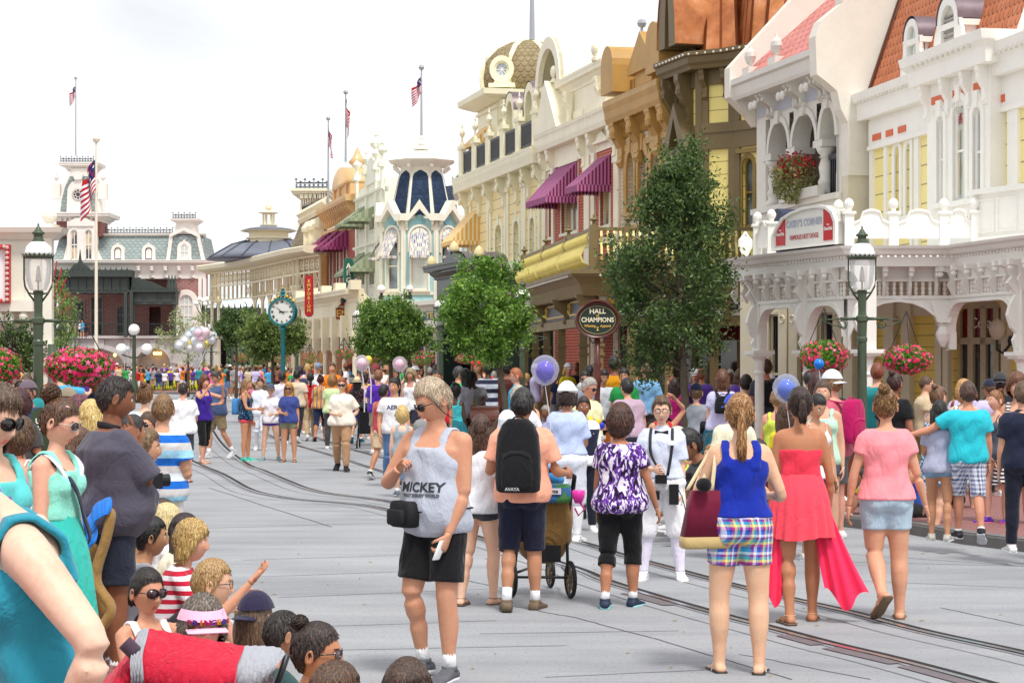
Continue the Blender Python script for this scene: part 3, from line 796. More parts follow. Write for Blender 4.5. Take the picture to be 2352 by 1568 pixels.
 mb=MB();a,b=at(694,497,112.7),at(752,466,106.7);cresting(mb,[(a.x,a.y),(b.x,b.y)],(a.z+b.z)/2-.2,1.0,.3,.035);mb.mk_('roof_cresting',IRON,pa2)
 d=118;T=lambda px,py:at(px,py,d)
 mb=MB();p=[(T(676,570).x,T(0,570).z),(T(690,470).x,T(0,470).z),(T(694,440).x,T(0,440).z),(T(748,440).x,T(0,440).z),(T(752,570).x,T(0,570).z)]
 mb.pz(p,'xz',d,d+5);mb.box((T(668,0).x,d-.5,T(0,440).z),(T(760,0).x,d+6,T(0,434).z));mb.box((T(672,0).x,d-.3,T(0,446).z),(T(756,0).x,d+6,T(0,440).z))
 for i in rn_(6):x=T(694+i*10,0).x;mb.box((x-.1,d-.3,T(0,456).z),(x+.1,d,T(0,447).z))
 for px in(700,722):mb.box((T(px,0).x,d-.06,T(0,520).z),(T(px+16,0).x,d,T(0,462).z))
 mb.mk_('corner_tower',pnt('#efe9cd',.5,.08),pa2)
 mb=MB();cresting(mb,[(T(681,0).x,d-.2),(T(752,0).x,d-.2)],T(0,434).z,.62,.25,.03);mb.mk_('tower_cresting',IRON,pa2)
 def blade(px,py0,py1,w,txt,mat,rim,tm,d,label):
  c=at(px,(py0+py1)/2,d);h=(py1-py0)*d/FX;W=w*d/FX
  root=empty('blade_sign',(c.x,c.y,c.z-h/2),label,'shop sign')
  def shape(k,n=9):return[(c.x+k*W/2*sin(t),c.z+h/2-W/2+k*W/2*cos(t))for t in LS(-1.57,1.57,n)]+[(c.x-k*W/2*sin(t),c.z-h/2+W/2-k*W/2*cos(t))for t in LS(-1.57,1.57,n)]
  mb=MB();mb.pz(shape(1.0),'xz',c.y-.06,c.y+.06);mb.mk_('border',rim,root)
  mb=MB();mb.pz(shape(.82),'xz',c.y-.08,c.y+.08);mb.mk_('panel',mat,root)
  mb=MB();n=len(txt);st=(h-W*.95)/n
  for i,chh in en_(txt):
   V,Fc=text_geo(chh,st*1.05,.006,.012);z=c.z+h/2-W*.48-st*(i+.5);V=np.stack([c.x+V[:,0],c.y-.1-V[:,2],z+V[:,1]],1);mb.add(V,Fc)
  mb.mk_('letters',tm,root)
 blade(710,632,728,20,'EMPORIUM',pnt('#b3121f',.4,.08),pnt('#8e1626',.4,.1),pnt('#d9b04c',.4,.05),81.5,'tall red vertical shop sign with gold letters beside the yellow brick')
 blade(801,592,712,24,'ARCADE',pnt('#1f5a48',.4,.08),pnt('#1d7a6c',.4,.1),pnt('#e8e4d4',.4,.05),92,'tall green vertical shop sign hanging on the red brick front')
 F=Fac.px(692,88,824,76);pa3=bldg('shop_entrance',F.w(F.L/2,0,0),'cream pedimented shop entrance with globe lamps and red sign','shop front')
 z=F.z;mb=MB(F);u=F.u
 zc=z(760,700);wall(mb,0,F.L,z(760,775),zc,[(u(704),u(716),z(710,757),z(710,740)),(u(722),u(736),z(728,757),z(728,738)),(u(742),u(754),z(748,756),z(748,736))])
 sweep(mb,[F.w(0,0,0)[:2],F.w(F.L,0,0)[:2]],cprof(zc,.45,.5))
 F2=Fac.px(770,79,860,79);c=F2.L/2;mb.F=F2;zz=lambda y:CH-(y-HZ)*79/FX
 mb.pz([(-.1,zz(702)),(c,zz(652)),(F2.L+.1,zz(702)),(F2.L-.1,zz(708)),(c,zz(662)),(.1,zz(708))],'xz',-.3,.5)
 mb.box((0,-.3,zz(735)),(F2.L,.2,zz(700)));mb.F=F
 for i in rn_(5):
  uu=u(700)+i*(F.L-.6)/4;mb.box((uu-.22,.0,zc+.4),(uu+.22,.4,zc+.75))
 mb.mk_('entablature',CR,pa3)
 mb=MB(F2);mb.pz([(.1,zz(702)),(c,zz(662)),(F2.L-.1,zz(702))],'xz',.3,.36);mb.box((.05,.2,zz(733)),(F2.L*.6,.28,zz(708)))
 mb.mk_('red_panels',pnt('#8a1f26',.45,.1),pa3)
 mb=MB(F2);text_on(mb,'EM',(F2.L*.2,.3,zz(721)),.38,bold=.01);text_on(mb,'Since',(c,.38,zz(683)),.2);text_on(mb,'1868',(c,.38,zz(694)),.22);mb.mk_('gold_letters',pnt('#d9a441',.4),pa3)
 mb=MB(F)
 for a,b in((704,716),(722,736),(742,754)):mb.box((u(a),-.2,z(a,757)),(u(b),-.15,z(a,738)))
 mb.mk_('sign_panel',pnt('#7fb8b8',.4,.3,8),pa3)
 for i in rn_(7):mb=MB(F);uu=.2+i*(F.L-.4)/6;mb.lt([(.2,0),(.2,.5),(.11,.6),(.15,.8),(.1,1.0),(.1,2.3),(.18,2.45)],(uu,.1,0),8);mb.box((uu-.14,-.05,2.45),(uu+.14,.25,zc-.7+.2));mb.mk_('column',CR,pa3)
 mb=MB(F);mb.box((0,-1.2,0),(F.L,-.9,3));mb.mk_('shop_interior',pnt('#a5602e',.6,.3),pa3)
 for i,(px,py,r)in en_(((719,679,8),(737,676,8),(755,672,8),(774,668,10),(788,671,8),(876,664,10),(941,663,8.5))):
  dd=86-i*2 if i<5 else 76;a=at(px,py,dd);root=empty('globe_lamp',(a.x,a.y,a.z-.35),['leftmost white globe lamp on the shop cornice','second white globe lamp from left on the shop cornice','third white globe lamp from left on the shop cornice','largest white globe lamp left of the pediment','white globe lamp half hidden behind the largest one','white globe lamp right of the pediment above the round tree','white globe lamp before the blue octagonal tower'][i],'globe lamp','white globe lamps on the shop cornices')
  mb=MB();mb.sZ=True;mb.ball(tuple(a),r*dd/FX,16);mb.mk_('globe',pnt('#f6f5f2',.3,.02),root)
  mb=MB();mb.lt([(.1,-.4),(.1,-.25),(.05,-.22),(.07,-.14)],tuple(a),8);mb.mk_('lamp_base',IRON,root)
emporium()
# R9 arcade (red brick) and R8 pale green-cream
def arcade():
 F=Fac.px(750,FD(750),818,FD(818));F.ok=0.55;u,z=F.u,F.z
 par=bldg('arcade_building',F.w(3,-1,0),'narrow red brick arcade front with tan balcony parapet')
 br=brickm('#96392f','#a84a3e','#b78878',.3,.12)
 zt=z(800,530);ops=[(u(758),u(765),z(760,660),z(760,565)),(u(774),u(781),z(778,660),z(778,565)),(u(790),u(797),z(794,660),z(794,565))]
 mb=MB(F);wall(mb,0,F.L,0,zt,ops);mb.mk_('brick_wall',br,par)
 for o in ops:window(F,par,*o[:4],CREAM,GLASS,cw=.1,bars=(1,1))
 T=pnt('#d9b27c',.5,.1)
 mb=MB(F);sweep(mb,[F.w(-.2,0,0)[:2],F.w(F.L+.1,0,0)[:2]],cprof(zt,.35,.5));z2=z(800,470)
 for i in rn_(14):brk(mb,.3+i*(F.L-.6)/13,z2,z2-zt-.5,.85,.16)
 sweep(mb,[F.w(-.2,0,0)[:2],F.w(F.L+.1,0,0)[:2]],[(-.2,z2),(.9,z2),(1.0,z2+.15),(1.0,z2+.3),(-.2,z2+.35)])
 mb.box((u(775),-1.6,z2),(u(812),.3,z(795,430)))
 for px in(778,790,806):mb.box((u(px)-.15,.3,z2+.3),(u(px)+.15,.5,z(790,430)))
 mb.sZ=True
 c=(u(775)+u(812))/2;r=(u(812)-u(775))/2;hh=z(795,385)-z(795,430)
 mb.pz(arc_(u(775),u(812),z(795,430),14,hh),'xz',-1.6,.5)
 mb.lt([(.35,0),(.22,.15),(.45,.35),(.25,.6),(.1,.9),(.02,1.1)],(c,-.6,z(795,388)),10)
 mb.mk_('tan_parapet',T,par)
 for k,(a,b)in en_(((754,768),(770,784),(786,800))):awn(F,par,u(a),u(b),z(a,530),z(a,572),1.1,stripem([(0,'#7b2452'),(.5,'#a04a78')],.2))
 mb=MB(F);[brk(mb,.3+i*(F.L-.6)/8,z(780,668),.5,.5,.25)for i in rn_(9)];mb.mk_('tan_brackets',T,par)
 for a,b in((752,766),(768,784)):awn(F,par,u(a),u(b),z(a,700),z(a,728),1.1,stripem([(0,'#7b2452'),(.5,'#a04a78')],.2))
 line_shop(F,par,752,816,3.0,.13,TAN,GLASS,4)
arcade()
def palefront():
 F=Fac.px(818,FD(818),884,FD(884));F.ok=0.55;u,z=F.u,F.z;PC=pnt('#eef0dc',.5,.07)
 par=bldg('pale_urn_building',F.w(3,-1,0),'pale cream front topped with white urns and hung with green awnings')
 zt=z(850,425);ops=[(u(a),u(b),z(a,c),z(a,e))for a,b in((828,838),(850,860))for c,e in((530,480),(655,590))]
 mb=MB(F);wall(mb,0,F.L,0,zt,ops);
 for y in(455,510,570):sweep(mb,[F.w(-.1,0,0)[:2],F.w(F.L,0,0)[:2]],cprof(z(850,y),.22,.3))
 for px in(822,844,866,880):mb.box((u(px)-.2,0,.1),(u(px)+.2,.18,zt+.5));mb.box((u(px)-.3,-.1,zt+.5),(u(px)+.3,.4,zt+.65));mb.lt(prof(URN,.5,.8),(u(px),.1,zt+.65),10)
 mb.pz(arc_(u(842),u(868),zt,10,1.2),'xz',-.8,.15);mb.lt(prof(URN,.6,1.0),(u(855),-.2,zt+1.1),10)
 mb.mk_('facade',PC,par)
 for o in ops:window(F,par,*o,PC,GLASS,cw=.12,bars=(0,1))
 G=stripem([(0,'#8d9a78'),(.5,'#a5ae92')],.3)
 for a,b,t,e in((825,841,478,520),(847,863,478,508),(823,843,583,632),(847,866,580,622)):awn(F,par,u(a),u(b),z(a,t),z(a,e),1.15,G)
 line_shop(F,par,820,884,3.0,.13,CREAM,GLASS,4)
palefront()
# R7 blue octagonal tower building
def bluetower():
 F=Fac.px(884,FD(884,18.6),1066,FD(1066,18.6));u,z=F.u,F.z;BL=pnt('#a3cdd2',.5,.08);TR=pnt('#e9e5d4',.5,.07)
 par=bldg('octagonal_tower_building',F.w(6,-1,0),'pale blue building with octagonal corner tower and navy slate panels')
 slate=shinglem('#22344f','#304664',.32,.2);D=82.;zz=lambda y:CH-(y-HZ)*D/FX
 mb=MB(F);wall(mb,0,F.L,0,z(1000,505),[(u(1030),u(1042),z(1035,650),z(1035,560))]);mb.mk_('blue_wall',sdm('#a3c8d0',.3),par)
 mb=MB(F);sweep(mb,[F.w(-.1,0,0)[:2],F.w(F.L,0,0)[:2]],cprof(z(1000,505),.4,.5));sweep(mb,[F.w(-.1,0,0)[:2],F.w(F.L,0,0)[:2]],cprof(z(1000,700),.3,.7));mb.mk_('cornice',TR,par)
 mb=MB(F);mb.add([(0,-.1,z(1000,500)),(F.L,-.1,z(1000,500)),(F.L,-1.2,z(1060,415)),(0,-1.2,z(880,440))],[(0,1,2,3)]);mb.add([(F.L,-.1,z(1000,500)),(F.L,-4,z(1000,500)),(F.L,-4,z(1060,415)),(F.L,-1.2,z(1060,415))],[(0,1,2,3)]);mb.mk_('slate_mansard',slate,par)
 mb=MB();cresting(mb,[F.w(-.1,-1.3,0)[:2],F.w(2.6,-1.3,0)[:2]],z(890,455),.8,.25,.03);cresting(mb,[at(1040,0,74)[:2],at(1100,0,71)[:2]],CH+412*72/FX,.45,.25,.03);mb.mk_('roof_cresting',IRON,par)
 mb=MB();a=at(1040,424,74);b=at(1098,430,71);mb.box((a.x,a.y,a.z-.35),(b.x+1,a.y+3,a.z+.0));mb.mk_('roof_edge',LGREY,par)
 c=at(968,HZ,D);NV=8
 def poly(r,zz_,k=0):return[(c.x+r*cos(R(22.5+45*i)),c.y+r*sin(R(22.5+45*i)),zz_)for i in rn_(8)]
 R1,R2=1.66,1.02
 zb,z1,z2,z3=zz(700),zz(508),zz(480),zz(392)
 faces=[]
 for i in rn_(8):
  a0,a1=R(22.5+45*i),R(22.5+45*(i+1));mid=(a0+a1)/2
  if sin(mid)>.3:continue
  pA=(c.x+R1*cos(a0),c.y+R1*sin(a0));pB=(c.x+R1*cos(a1),c.y+R1*sin(a1));faces.append((mid,Fac(pA,pB)))
 mb=MB();rings=[poly(R1,0),poly(R1,z1)];
 for mid,f in faces:
  mb.F=f;L=f.L;wall_ops=[(L*.24,L*.76,zz(668),zz(560))]
  us=[0,L*.24,L*.76,L]
  mb.add([(0,0,0),(L,0,0),(L,0,wall_ops[0][2]),(0,0,wall_ops[0][2])],[(0,1,2,3)]);mb.add([(0,0,zz(560)),(L,0,zz(560)),(L,0,z1),(0,0,z1)],[(0,1,2,3)])
  for p,q_ in((0,L*.24),(L*.76,L)):mb.add([(p,0,zz(668)),(q_,0,zz(668)),(q_,0,zz(560)),(p,0,zz(560))],[(0,1,2,3)])
 mb.F=None;mb.mk_('tower_wall',BL,par)
 tr=MB()
 for mid,f in faces:
  L=f.L;window(f,par,L*.24,L*.76,zz(668),zz(560),TR,GLASS2 if abs(mid-R(270))<.1 else GLASS,cw=.07,bars=(0,1),deep=.08)
  awn(f,par,L*.2,L*.8,zz(528),zz(592),.55,stripem([(0,'#e6dccb'),(.3,'#5470a8'),(.36,'#e6dccb'),(.46,'#5470a8'),(.58,'#e6dccb'),(.68,'#5470a8'),(.74,'#e6dccb')],.34),half=True,val=.12,scal=.11)
  tr.F=f
  tr.box((-.08,-.05,zb),(.08,.07,z1));tr.box((L-.08,-.05,zb),(L+.08,.07,z1));tr.box((0,0,zz(680)),(L,.06,zz(673)));tr.box((0,0,zb),(L,.09,zb+.12))
  rfr(tr,[(L*.13,zz(585))]+arc_(L*.13,L*.87,zz(548),10)+[(L*.87,zz(585))],[(L*.2,zz(585))]+arc_(L*.2,L*.8,zz(548),10)+[(L*.8,zz(585))],0,.06)
  cc=L/2;pts=[(-.12,z1-.1),(-.12,z1+.18),(L*.2,z1+.18),(cc,z2+.25),(L*.8,z1+.18),(L+.12,z1+.18),(L+.12,z1-.1),(L*.84,z1-.1),(cc,z2-.12),(L*.16,z1-.1)]
  tr.pz(pts,'xz',-.1,.28)
  for s_ in(L*.1,L*.9):brk(tr,s_,z1-.1,.38,.22,.1)
  tr.ball((cc,.1,zz(516)),.001,6)
 tr.F=None;tr.mk_('tower_trim',TR,par)
 mb=MB()
 for mid,f in faces:mb.F=f;mb.pz([(f.L/2+.19*cos(a),zz(513)+.24*sin(a))for a in LS(0,6.28,17)[:-1]],'xz',0,.05);[mb.box((f.L/2-.14,.05,zz(513)+dz-.012),(f.L/2+.14,.07,zz(513)+dz+.012))for dz in(-.12,-.06,0,.06,.12)]
 mb.F=None;mb.mk_('round_vents',pnt('#8fbfc6',.5),par)
 mb=MB();mb.loft([poly(1.36,z1),poly(1.24,z2),poly(1.04,zz(430)),poly(.88,z3),poly(.9,zz(375))]);mb.mk_('tower_lantern',TR,par)
 mb=MB()
 for mid,f in faces:
  def rad(zv):return np.interp(zv,[z1,z2,zz(430),z3],[1.36,1.24,1.04,.88])*cos(R(22.5))+.012
  tx=NA([-sin(mid),cos(mid)]);nx=NA([cos(mid),sin(mid)]);rows=[]
  for k in rn_(15):
   t=k/14;zv=z2-.35+(z3-.05-z2+.35)*t;hw=rad(zv)*tan(R(22.5))*.82
   if t>.84:hw*=sqrt(max(0.02,1-((t-.84)/.16)**2))
   p=NA([c.x,c.y])+nx*(rad(zv)+.01);rows+=[(*(p-tx*hw),zv),(*(p+tx*hw),zv)]
  mb.add(rows,[(2*k,2*k+1,2*k+3,2*k+2)for k in rn_(14)])
 mb.mk_('slate_panels',slate,par)
 mb=MB();mb.loft([poly(.95,zz(385)),poly(1.36,zz(374)),poly(1.42,zz(371)),poly(.8,zz(358)),poly(.12,zz(344))]);mb.lt([(.3,zz(345)),(.36,zz(342)),(.15,zz(338)),(.1,zz(334)),(.18,zz(330)),(.1,zz(326)),(.07,zz(322)),(.1,zz(317)),(.05,zz(312))],(c.x,c.y,0),10)
 for i in rn_(8):a=R(22.5+45*i);bx,by=c.x+.95*cos(a),c.y+.95*sin(a);mb.tb([(bx,by,zz(396)),(c.x+1.2*cos(a),c.y+1.2*sin(a),zz(384))],[.06,.09],5)
 mb.mk_('tower_roof',pnt('#efece0',.5,.06),par)
 Fb=Fac.px(905,74,1066,68);mb=MB(Fb);z4=lambda y:CH-(y-HZ)*70/FX
 mb.box((-.2,-.4,z4(752)),(Fb.L,.3,z4(735)));mb.box((-.2,-.4,z4(700)),(Fb.L,.5,z4(690)));mb.box((-.2,-.4,z4(735)),(Fb.L,.0,z4(700)));mb.mk_('fascia',TR,par)
 mb=MB(Fb);mb.box((Fb.u(975),0,z4(734)),(Fb.u(1062),.05,z4(714)));mb.mk_('blue_sign_board',pnt('#2c6a90',.4,.1),par)
 mb=MB(Fb);text_on(mb,'TEA',(Fb.u(996),.07,z4(724)),.3,bold=.012,sx=2.0);text_on(mb,'AN',(Fb.u(1048),.07,z4(724)),.26,bold=.012,sx=2.0);mb.mk_('sign_letters',pnt('#e8cf7a',.4),par)
 line_shop(Fb,par,905,1064,z4(752),.13,pnt('#b9b39b',.5),pnt('#2b2a28',.3,.2),6)
bluetower()
# R6 yellow house with dome
def domehouse():
 F=Fac.px(1072,FD(1072),1252,FD(1252));F.ok=0.4;u,z=F.u,F.z;CRM=pnt('#efeacb',.5,.07);YL=sdm('#f3dfa2',.32)
 par=bldg('dome_building',F.w(5,-1,0),'pale yellow building with brown scale shingled dome and black balustrade')
 zt=z(1120,425);b1=[(1138,1152),(1180,1192),(1217,1228)]
 mb=MB(F);ops=[(u(a),u(b),z(a,608),z(a,518-(a-1138)*.22),.3)for a,b in b1];wall(mb,0,F.L,0,zt,ops);mb.mk_('clapboard_wall',YL,par)
 for(a,b),o in zip(b1,ops):window(F,par,*o[:4],CRM,GLASS2,rise=.3,cw=.2,bars=(0,1),hood='key')
 mb=MB(F)
 for px in(1074,1082,1122,1128,1162,1168,1202,1207,1240,1250):mb.box((u(px)-.13,0,.1),(u(px)+.13,.12,zt));mb.box((u(px)-.18,0,zt-.5),(u(px)+.18,.2,zt-.35))
 mb.box((0,0,zt-.3),(F.L,.1,zt));mb.box((0,0,z(1120,632)),(F.L,.35,z(1120,612)))
 for px in(1074,1104,1130,1160,1190,1218,1246):brk(mb,u(px),zt,1.0,.8,.22);mb.ball((u(px),.75,zt-.35),.14,8)
 sweep(mb,[F.w(0,-3,0)[:2],F.w(0,0,0)[:2],F.w(F.L,0,0)[:2]],[(-.2,zt),(.95,zt),(1.0,zt+.12),(1.1,zt+.3),(1.15,zt+.5),(-.2,zt+.55)])
 mb.mk_('trim_and_cornice',CRM,par)
 mb=MB();p=[F.w(i*F.L/14,1.1,zt+.42)for i in rn_(15)];lights(mb,[tuple(x)for x in p],.25,.03);mb.mk_('festoon_bulbs',BULB,par)['kind']='stuff'
 bz=zt+.55;us=[.25+i*(F.L-.5)/5 for i in rn_(6)]
 for x in us:mb=MB(F);mb.box((x-.24,.35,bz),(x+.24,.75,bz+.95));mb.box((x-.32,.28,bz+.95),(x+.32,.82,bz+1.08));mb.lt(prof(URN,.38,.62),(x,.55,bz+1.08),10);mb.mk_('balustrade_post',CRM,par)
 mb=MB(F)
 for a,b in zip(us[:-1],us[1:]):
  mb.box((a+.25,.52,bz+.08),(b-.25,.58,bz+.14));mb.box((a+.25,.52,bz+.74),(b-.25,.58,bz+.82))
  for x in np.arange(a+.3,b-.27,.12):mb.box((x-.03,.53,bz+.1),(x+.03,.57,bz+.78))
 mb.mk_('balustrade_panels',IRON,par)
 sh=shinglem('#8d7d5c','#a3936f',.3,.22)
 mb=MB(F);mb.add([(2.2,-.4,bz),(F.L+1,-.4,bz),(F.L+1,-1.1,z(1220,262)),(2.2,-1.1,z(1220,262))],[(0,1,2,3)]);mb.mk_('mansard_roof',sh,par)
 mb=MB(F)
 for px in(1183,1228):
  x=F.u(px,-.2)
  rfr(mb,[(x-.62,bz)]+arc_(x-.62,x+.62,bz+1.55,10)+[(x+.62,bz)],[(x-.4,bz)]+arc_(x-.4,x+.4,bz+1.5,10)+[(x+.4,bz)],-.3,.0)
  mb.box((x-.4,-.4,bz),(x+.4,-.2,bz+1.4))
 sweep(mb,[F.w(2.2,-1.0,0)[:2],F.w(F.L+1,-1.0,0)[:2]],cprof(z(1220,262),.3,.3));mb.mk_('dormer_frames',CRM,par)
 mb=MB(F);mb.sZ=True
 for px in(1183,1228):
  x=F.u(px,-.2);A=arc_(x-.64,x+.64,bz+1.55,12);V=[(a,.02,b+.02)for a,b in A]+[(a,-1.2,b+.02)for a,b in A];mb.add(V,[(i,i+1,14+i,13+i)for i in rn_(12)])
 mb.mk_('dormer_copper_hoods',pnt('#75656a',.4,.2,3,.5),par)
 mb=MB();cresting(mb,[F.w(2.4,-1.1,0)[:2],F.w(F.L+1.2,-1.1,0)[:2]],z(1220,262)+.3,.8,.22,.03);mb.mk_('roof_cresting',IRON,par)
 d=72.;kk=1.08;c=at(1212,HZ,d);zz=lambda y:CH-(y-HZ)*d/FX;a45=R(14)
 hw=1.46
 def sq(h,zv):return[(c.x+h*x_*cos(a45)-h*y_*sin(a45),c.y+h*x_*sin(a45)+h*y_*cos(a45),zv)for x_,y_ in((-1,-1),(1,-1),(1,1),(-1,1))]
 mb=MB();mb.loft([sq(hw,6),sq(hw,zz(248))]);mb.loft([sq(hw+.06,zz(262)),sq(hw+.06,zz(256))]);mb.loft([sq(hw+.1,zz(250)),sq(hw+.5,zz(240)),sq(hw+.6,zz(236)),sq(hw+.62,zz(224)),sq(hw+.3,zz(221))])
 fr=Fac(sq(hw,0)[0][:2],sq(hw,0)[1][:2]);mb.F=fr
 mb.box((.35,0,zz(300)),(2*hw-.35,.05,zz(268)));mb.box((.1,0,6),(.3,.08,zz(250)));mb.box((2*hw-.3,0,6),(2*hw-.1,.08,zz(250)))
 for x in(.15,2*hw-.15):brk(mb,x,zz(246),.7,.45,.2)
 mb.F=None;mb.mk_('dome_tower',CRM,par)
 mb=MB();n=48;prf=[(1.42,zz(217)),(1.55,zz(205)),(1.6,zz(188)),(1.55,zz(165)),(1.38,zz(140)),(1.05,zz(117)),(.6,zz(101)),(.2,zz(94))]
 mb.sZ=True;V=[];
 def octr(r,a):k=cos(pi/8)/cos(((a+pi/8)%(pi/4))-pi/8);return r*(.25+.75*k)
 prf=[(r*kk,z_)for r,z_ in prf]
 for r,zv in prf:
  for i in rn_(n):a=2*pi*i/n;rr=octr(r,a);V.append((c.x+rr*cos(a),c.y+rr*sin(a),zv))
 mb.add(V,[(j*n+i,j*n+(i+1)%n,(j+1)*n+(i+1)%n,(j+1)*n+i)for j in rn_(len(prf)-1)for i in rn_(n)])
 o=mb.mk_('dome',shinglem('#8d7d5c','#a3936f',.22,.2),par)
 ul=o.data.uv_layers['UVMap'].data;k=0
 arc=[0]
 for(r0,z0),(r1,z1)in zip(prf[:-1],prf[1:]):arc.append(arc[-1]+hypot(r1-r0,z1-z0))
 uvs=[]
 for j in rn_(len(prf)-1):
  for i in rn_(n):
   for ii,jj in((i,j),(i+1,j),(i+1,j+1),(i,j+1)):uvs+=[ii*2*pi*1.4/n,arc[jj]]
 ul.foreach_set('uv',uvs)
 mb=MB()
 for i in rn_(8):
  a=R(22.5+45*i);mb.tb([(c.x+(r*1.0+.03)*cos(a),c.y+(r+.03)*sin(a),zv)for r,zv in prf],.09,6)
 mb.mk_('dome_ribs',CRM,par)
 fw=Fac((c.x-1.3,c.y-1.57),(c.x+.43,c.y-1.75));x=fw.u(1153);zc=zz(175)
 mb=MB(fw);mb.sZ=False
 mb.lt([(0,0)],(0,0,0),3)if False else None
 pts=lambda r,k=1.12:[(x+r*cos(t),zc+r*k*sin(t))for t in LS(0,2*pi,21)[:-1]]
 for r0,r1,o0,o1 in((.42,.26,-.5,.12),(.26,.2,-.5,.06)):
  A,B=pts(r0),pts(r1);rfr(mb,A+[A[0]],B+[B[0]],o0,o1)
 mb.box((x-.45,-.4,zc-.62),(x+.45,.16,zc-.48));mb.pz([(x-.3,zc-.5),(x+.3,zc-.5),(x+.22,zc-.35),(x-.22,zc-.35)],'xz',-.3,.1)
 mb.mk_('round_window_frame',CRM,par)
 mb=MB(fw);mb.pz(pts(.21),'xz',-.1,-.02);mb.mk_('round_window_pane',glm('#8fa6c0',.1,'#c9d8e4'),par)
 mb=MB(fw)
 for k in rn_(4):a=k*pi/4;mb.tb([(x-.2*cos(a),.0,zc-.23*sin(a)),(x+.2*cos(a),0,zc+.23*sin(a))],.014,4)
 mb.mk_('round_window_spokes',WHITE,par)
 YS=stripem([(0,'#f6e6bd'),(.5,'#efb54c')],.15)
 ft=Fac((sq(hw,0)[3][0],sq(hw,0)[3][1]),(sq(hw,0)[0][0],sq(hw,0)[0][1]));awn(ft,par,.5,2.1,zz(292),zz(332),.65,YS)
 fe=Fac.px(1072,FD(1072)+2.2,1072.6,FD(1072));f2=Fac((F.w(0,-.2,0).x,F.w(0,0,0).y+1.2),(F.w(0,0,0).x,F.w(0,0,0).y-1.3))
 awn(F,par,.3,2.1,z(1105,478),z(1105,552),1.0,YS)
 line_shop(F,par,1074,1250,3.2,.13,CRM,pnt('#b9a878',.6,.2),7,pw=.5)
 Fg=Fac.px(1003,66,1118,60);g=bldg('green_portal',Fg.w(2,0,0),'dark green arched shop portal with cream pinecone finials behind the street tree','shop portal');GR=pnt('#24342f',.35,.1)
 z6=lambda y:CH-(y-HZ)*63/FX;mb=MB(Fg);L=Fg.L
 wall(mb,0,L,0,z6(635),[(L*.12,L*.88,0,z6(650),.9)],th=.6)
 sweep(mb,[Fg.w(-.1,0,0)[:2],Fg.w(L+.1,0,0)[:2]],cprof(z6(635),.45,.45))
 mb.pz(arc_(L*.3,L*.7,z6(622),12,.55),'xz',-.3,.3);mb.mk_('portal_arch',GR,g)
 mb=MB(Fg);mb.sZ=True;A=arc_(L*.29,L*.71,z6(622),14,.6);mb.add([(a,.1,b)for a,b in A]+[(a,-1.2,b)for a,b in A],[(i,i+1,16+i,15+i)for i in rn_(14)]);mb.mk_('barrel_hood',pnt('#6f626a',.4,.2,3,.4),g)
 for k,f in en_((.02,.5,.98)):
  x=L*f;ff=MB(Fg);ff.sZ=True;ff.lt([(.11,0),(.07,.06),(.13,.18),(.16,.22)],(x,.2,z6(618)+(.3 if k==1 else 0)),10);ff.mk_('urn_cup',GR,g)
  ff=MB(Fg);ff.sZ=True;ff.lt([(.14,0),(.17,.08),(.13,.2),(.07,.3),(.01,.34)],(x,.2,z6(618)+.22+(.3 if k==1 else 0)),10);ff.mk_('pinecone',pnt('#dccf9f',.7,.2,12),g)
 mb=MB(Fg);mb.pz([(L/2+.5*cos(t),z6(672)+.42*sin(t))for t in LS(0,6.28,20)],'xz',.05,.12);mb.mk_('gold_oval',pnt('#c8a850',.3,.1,3,.5),g)
domehouse()
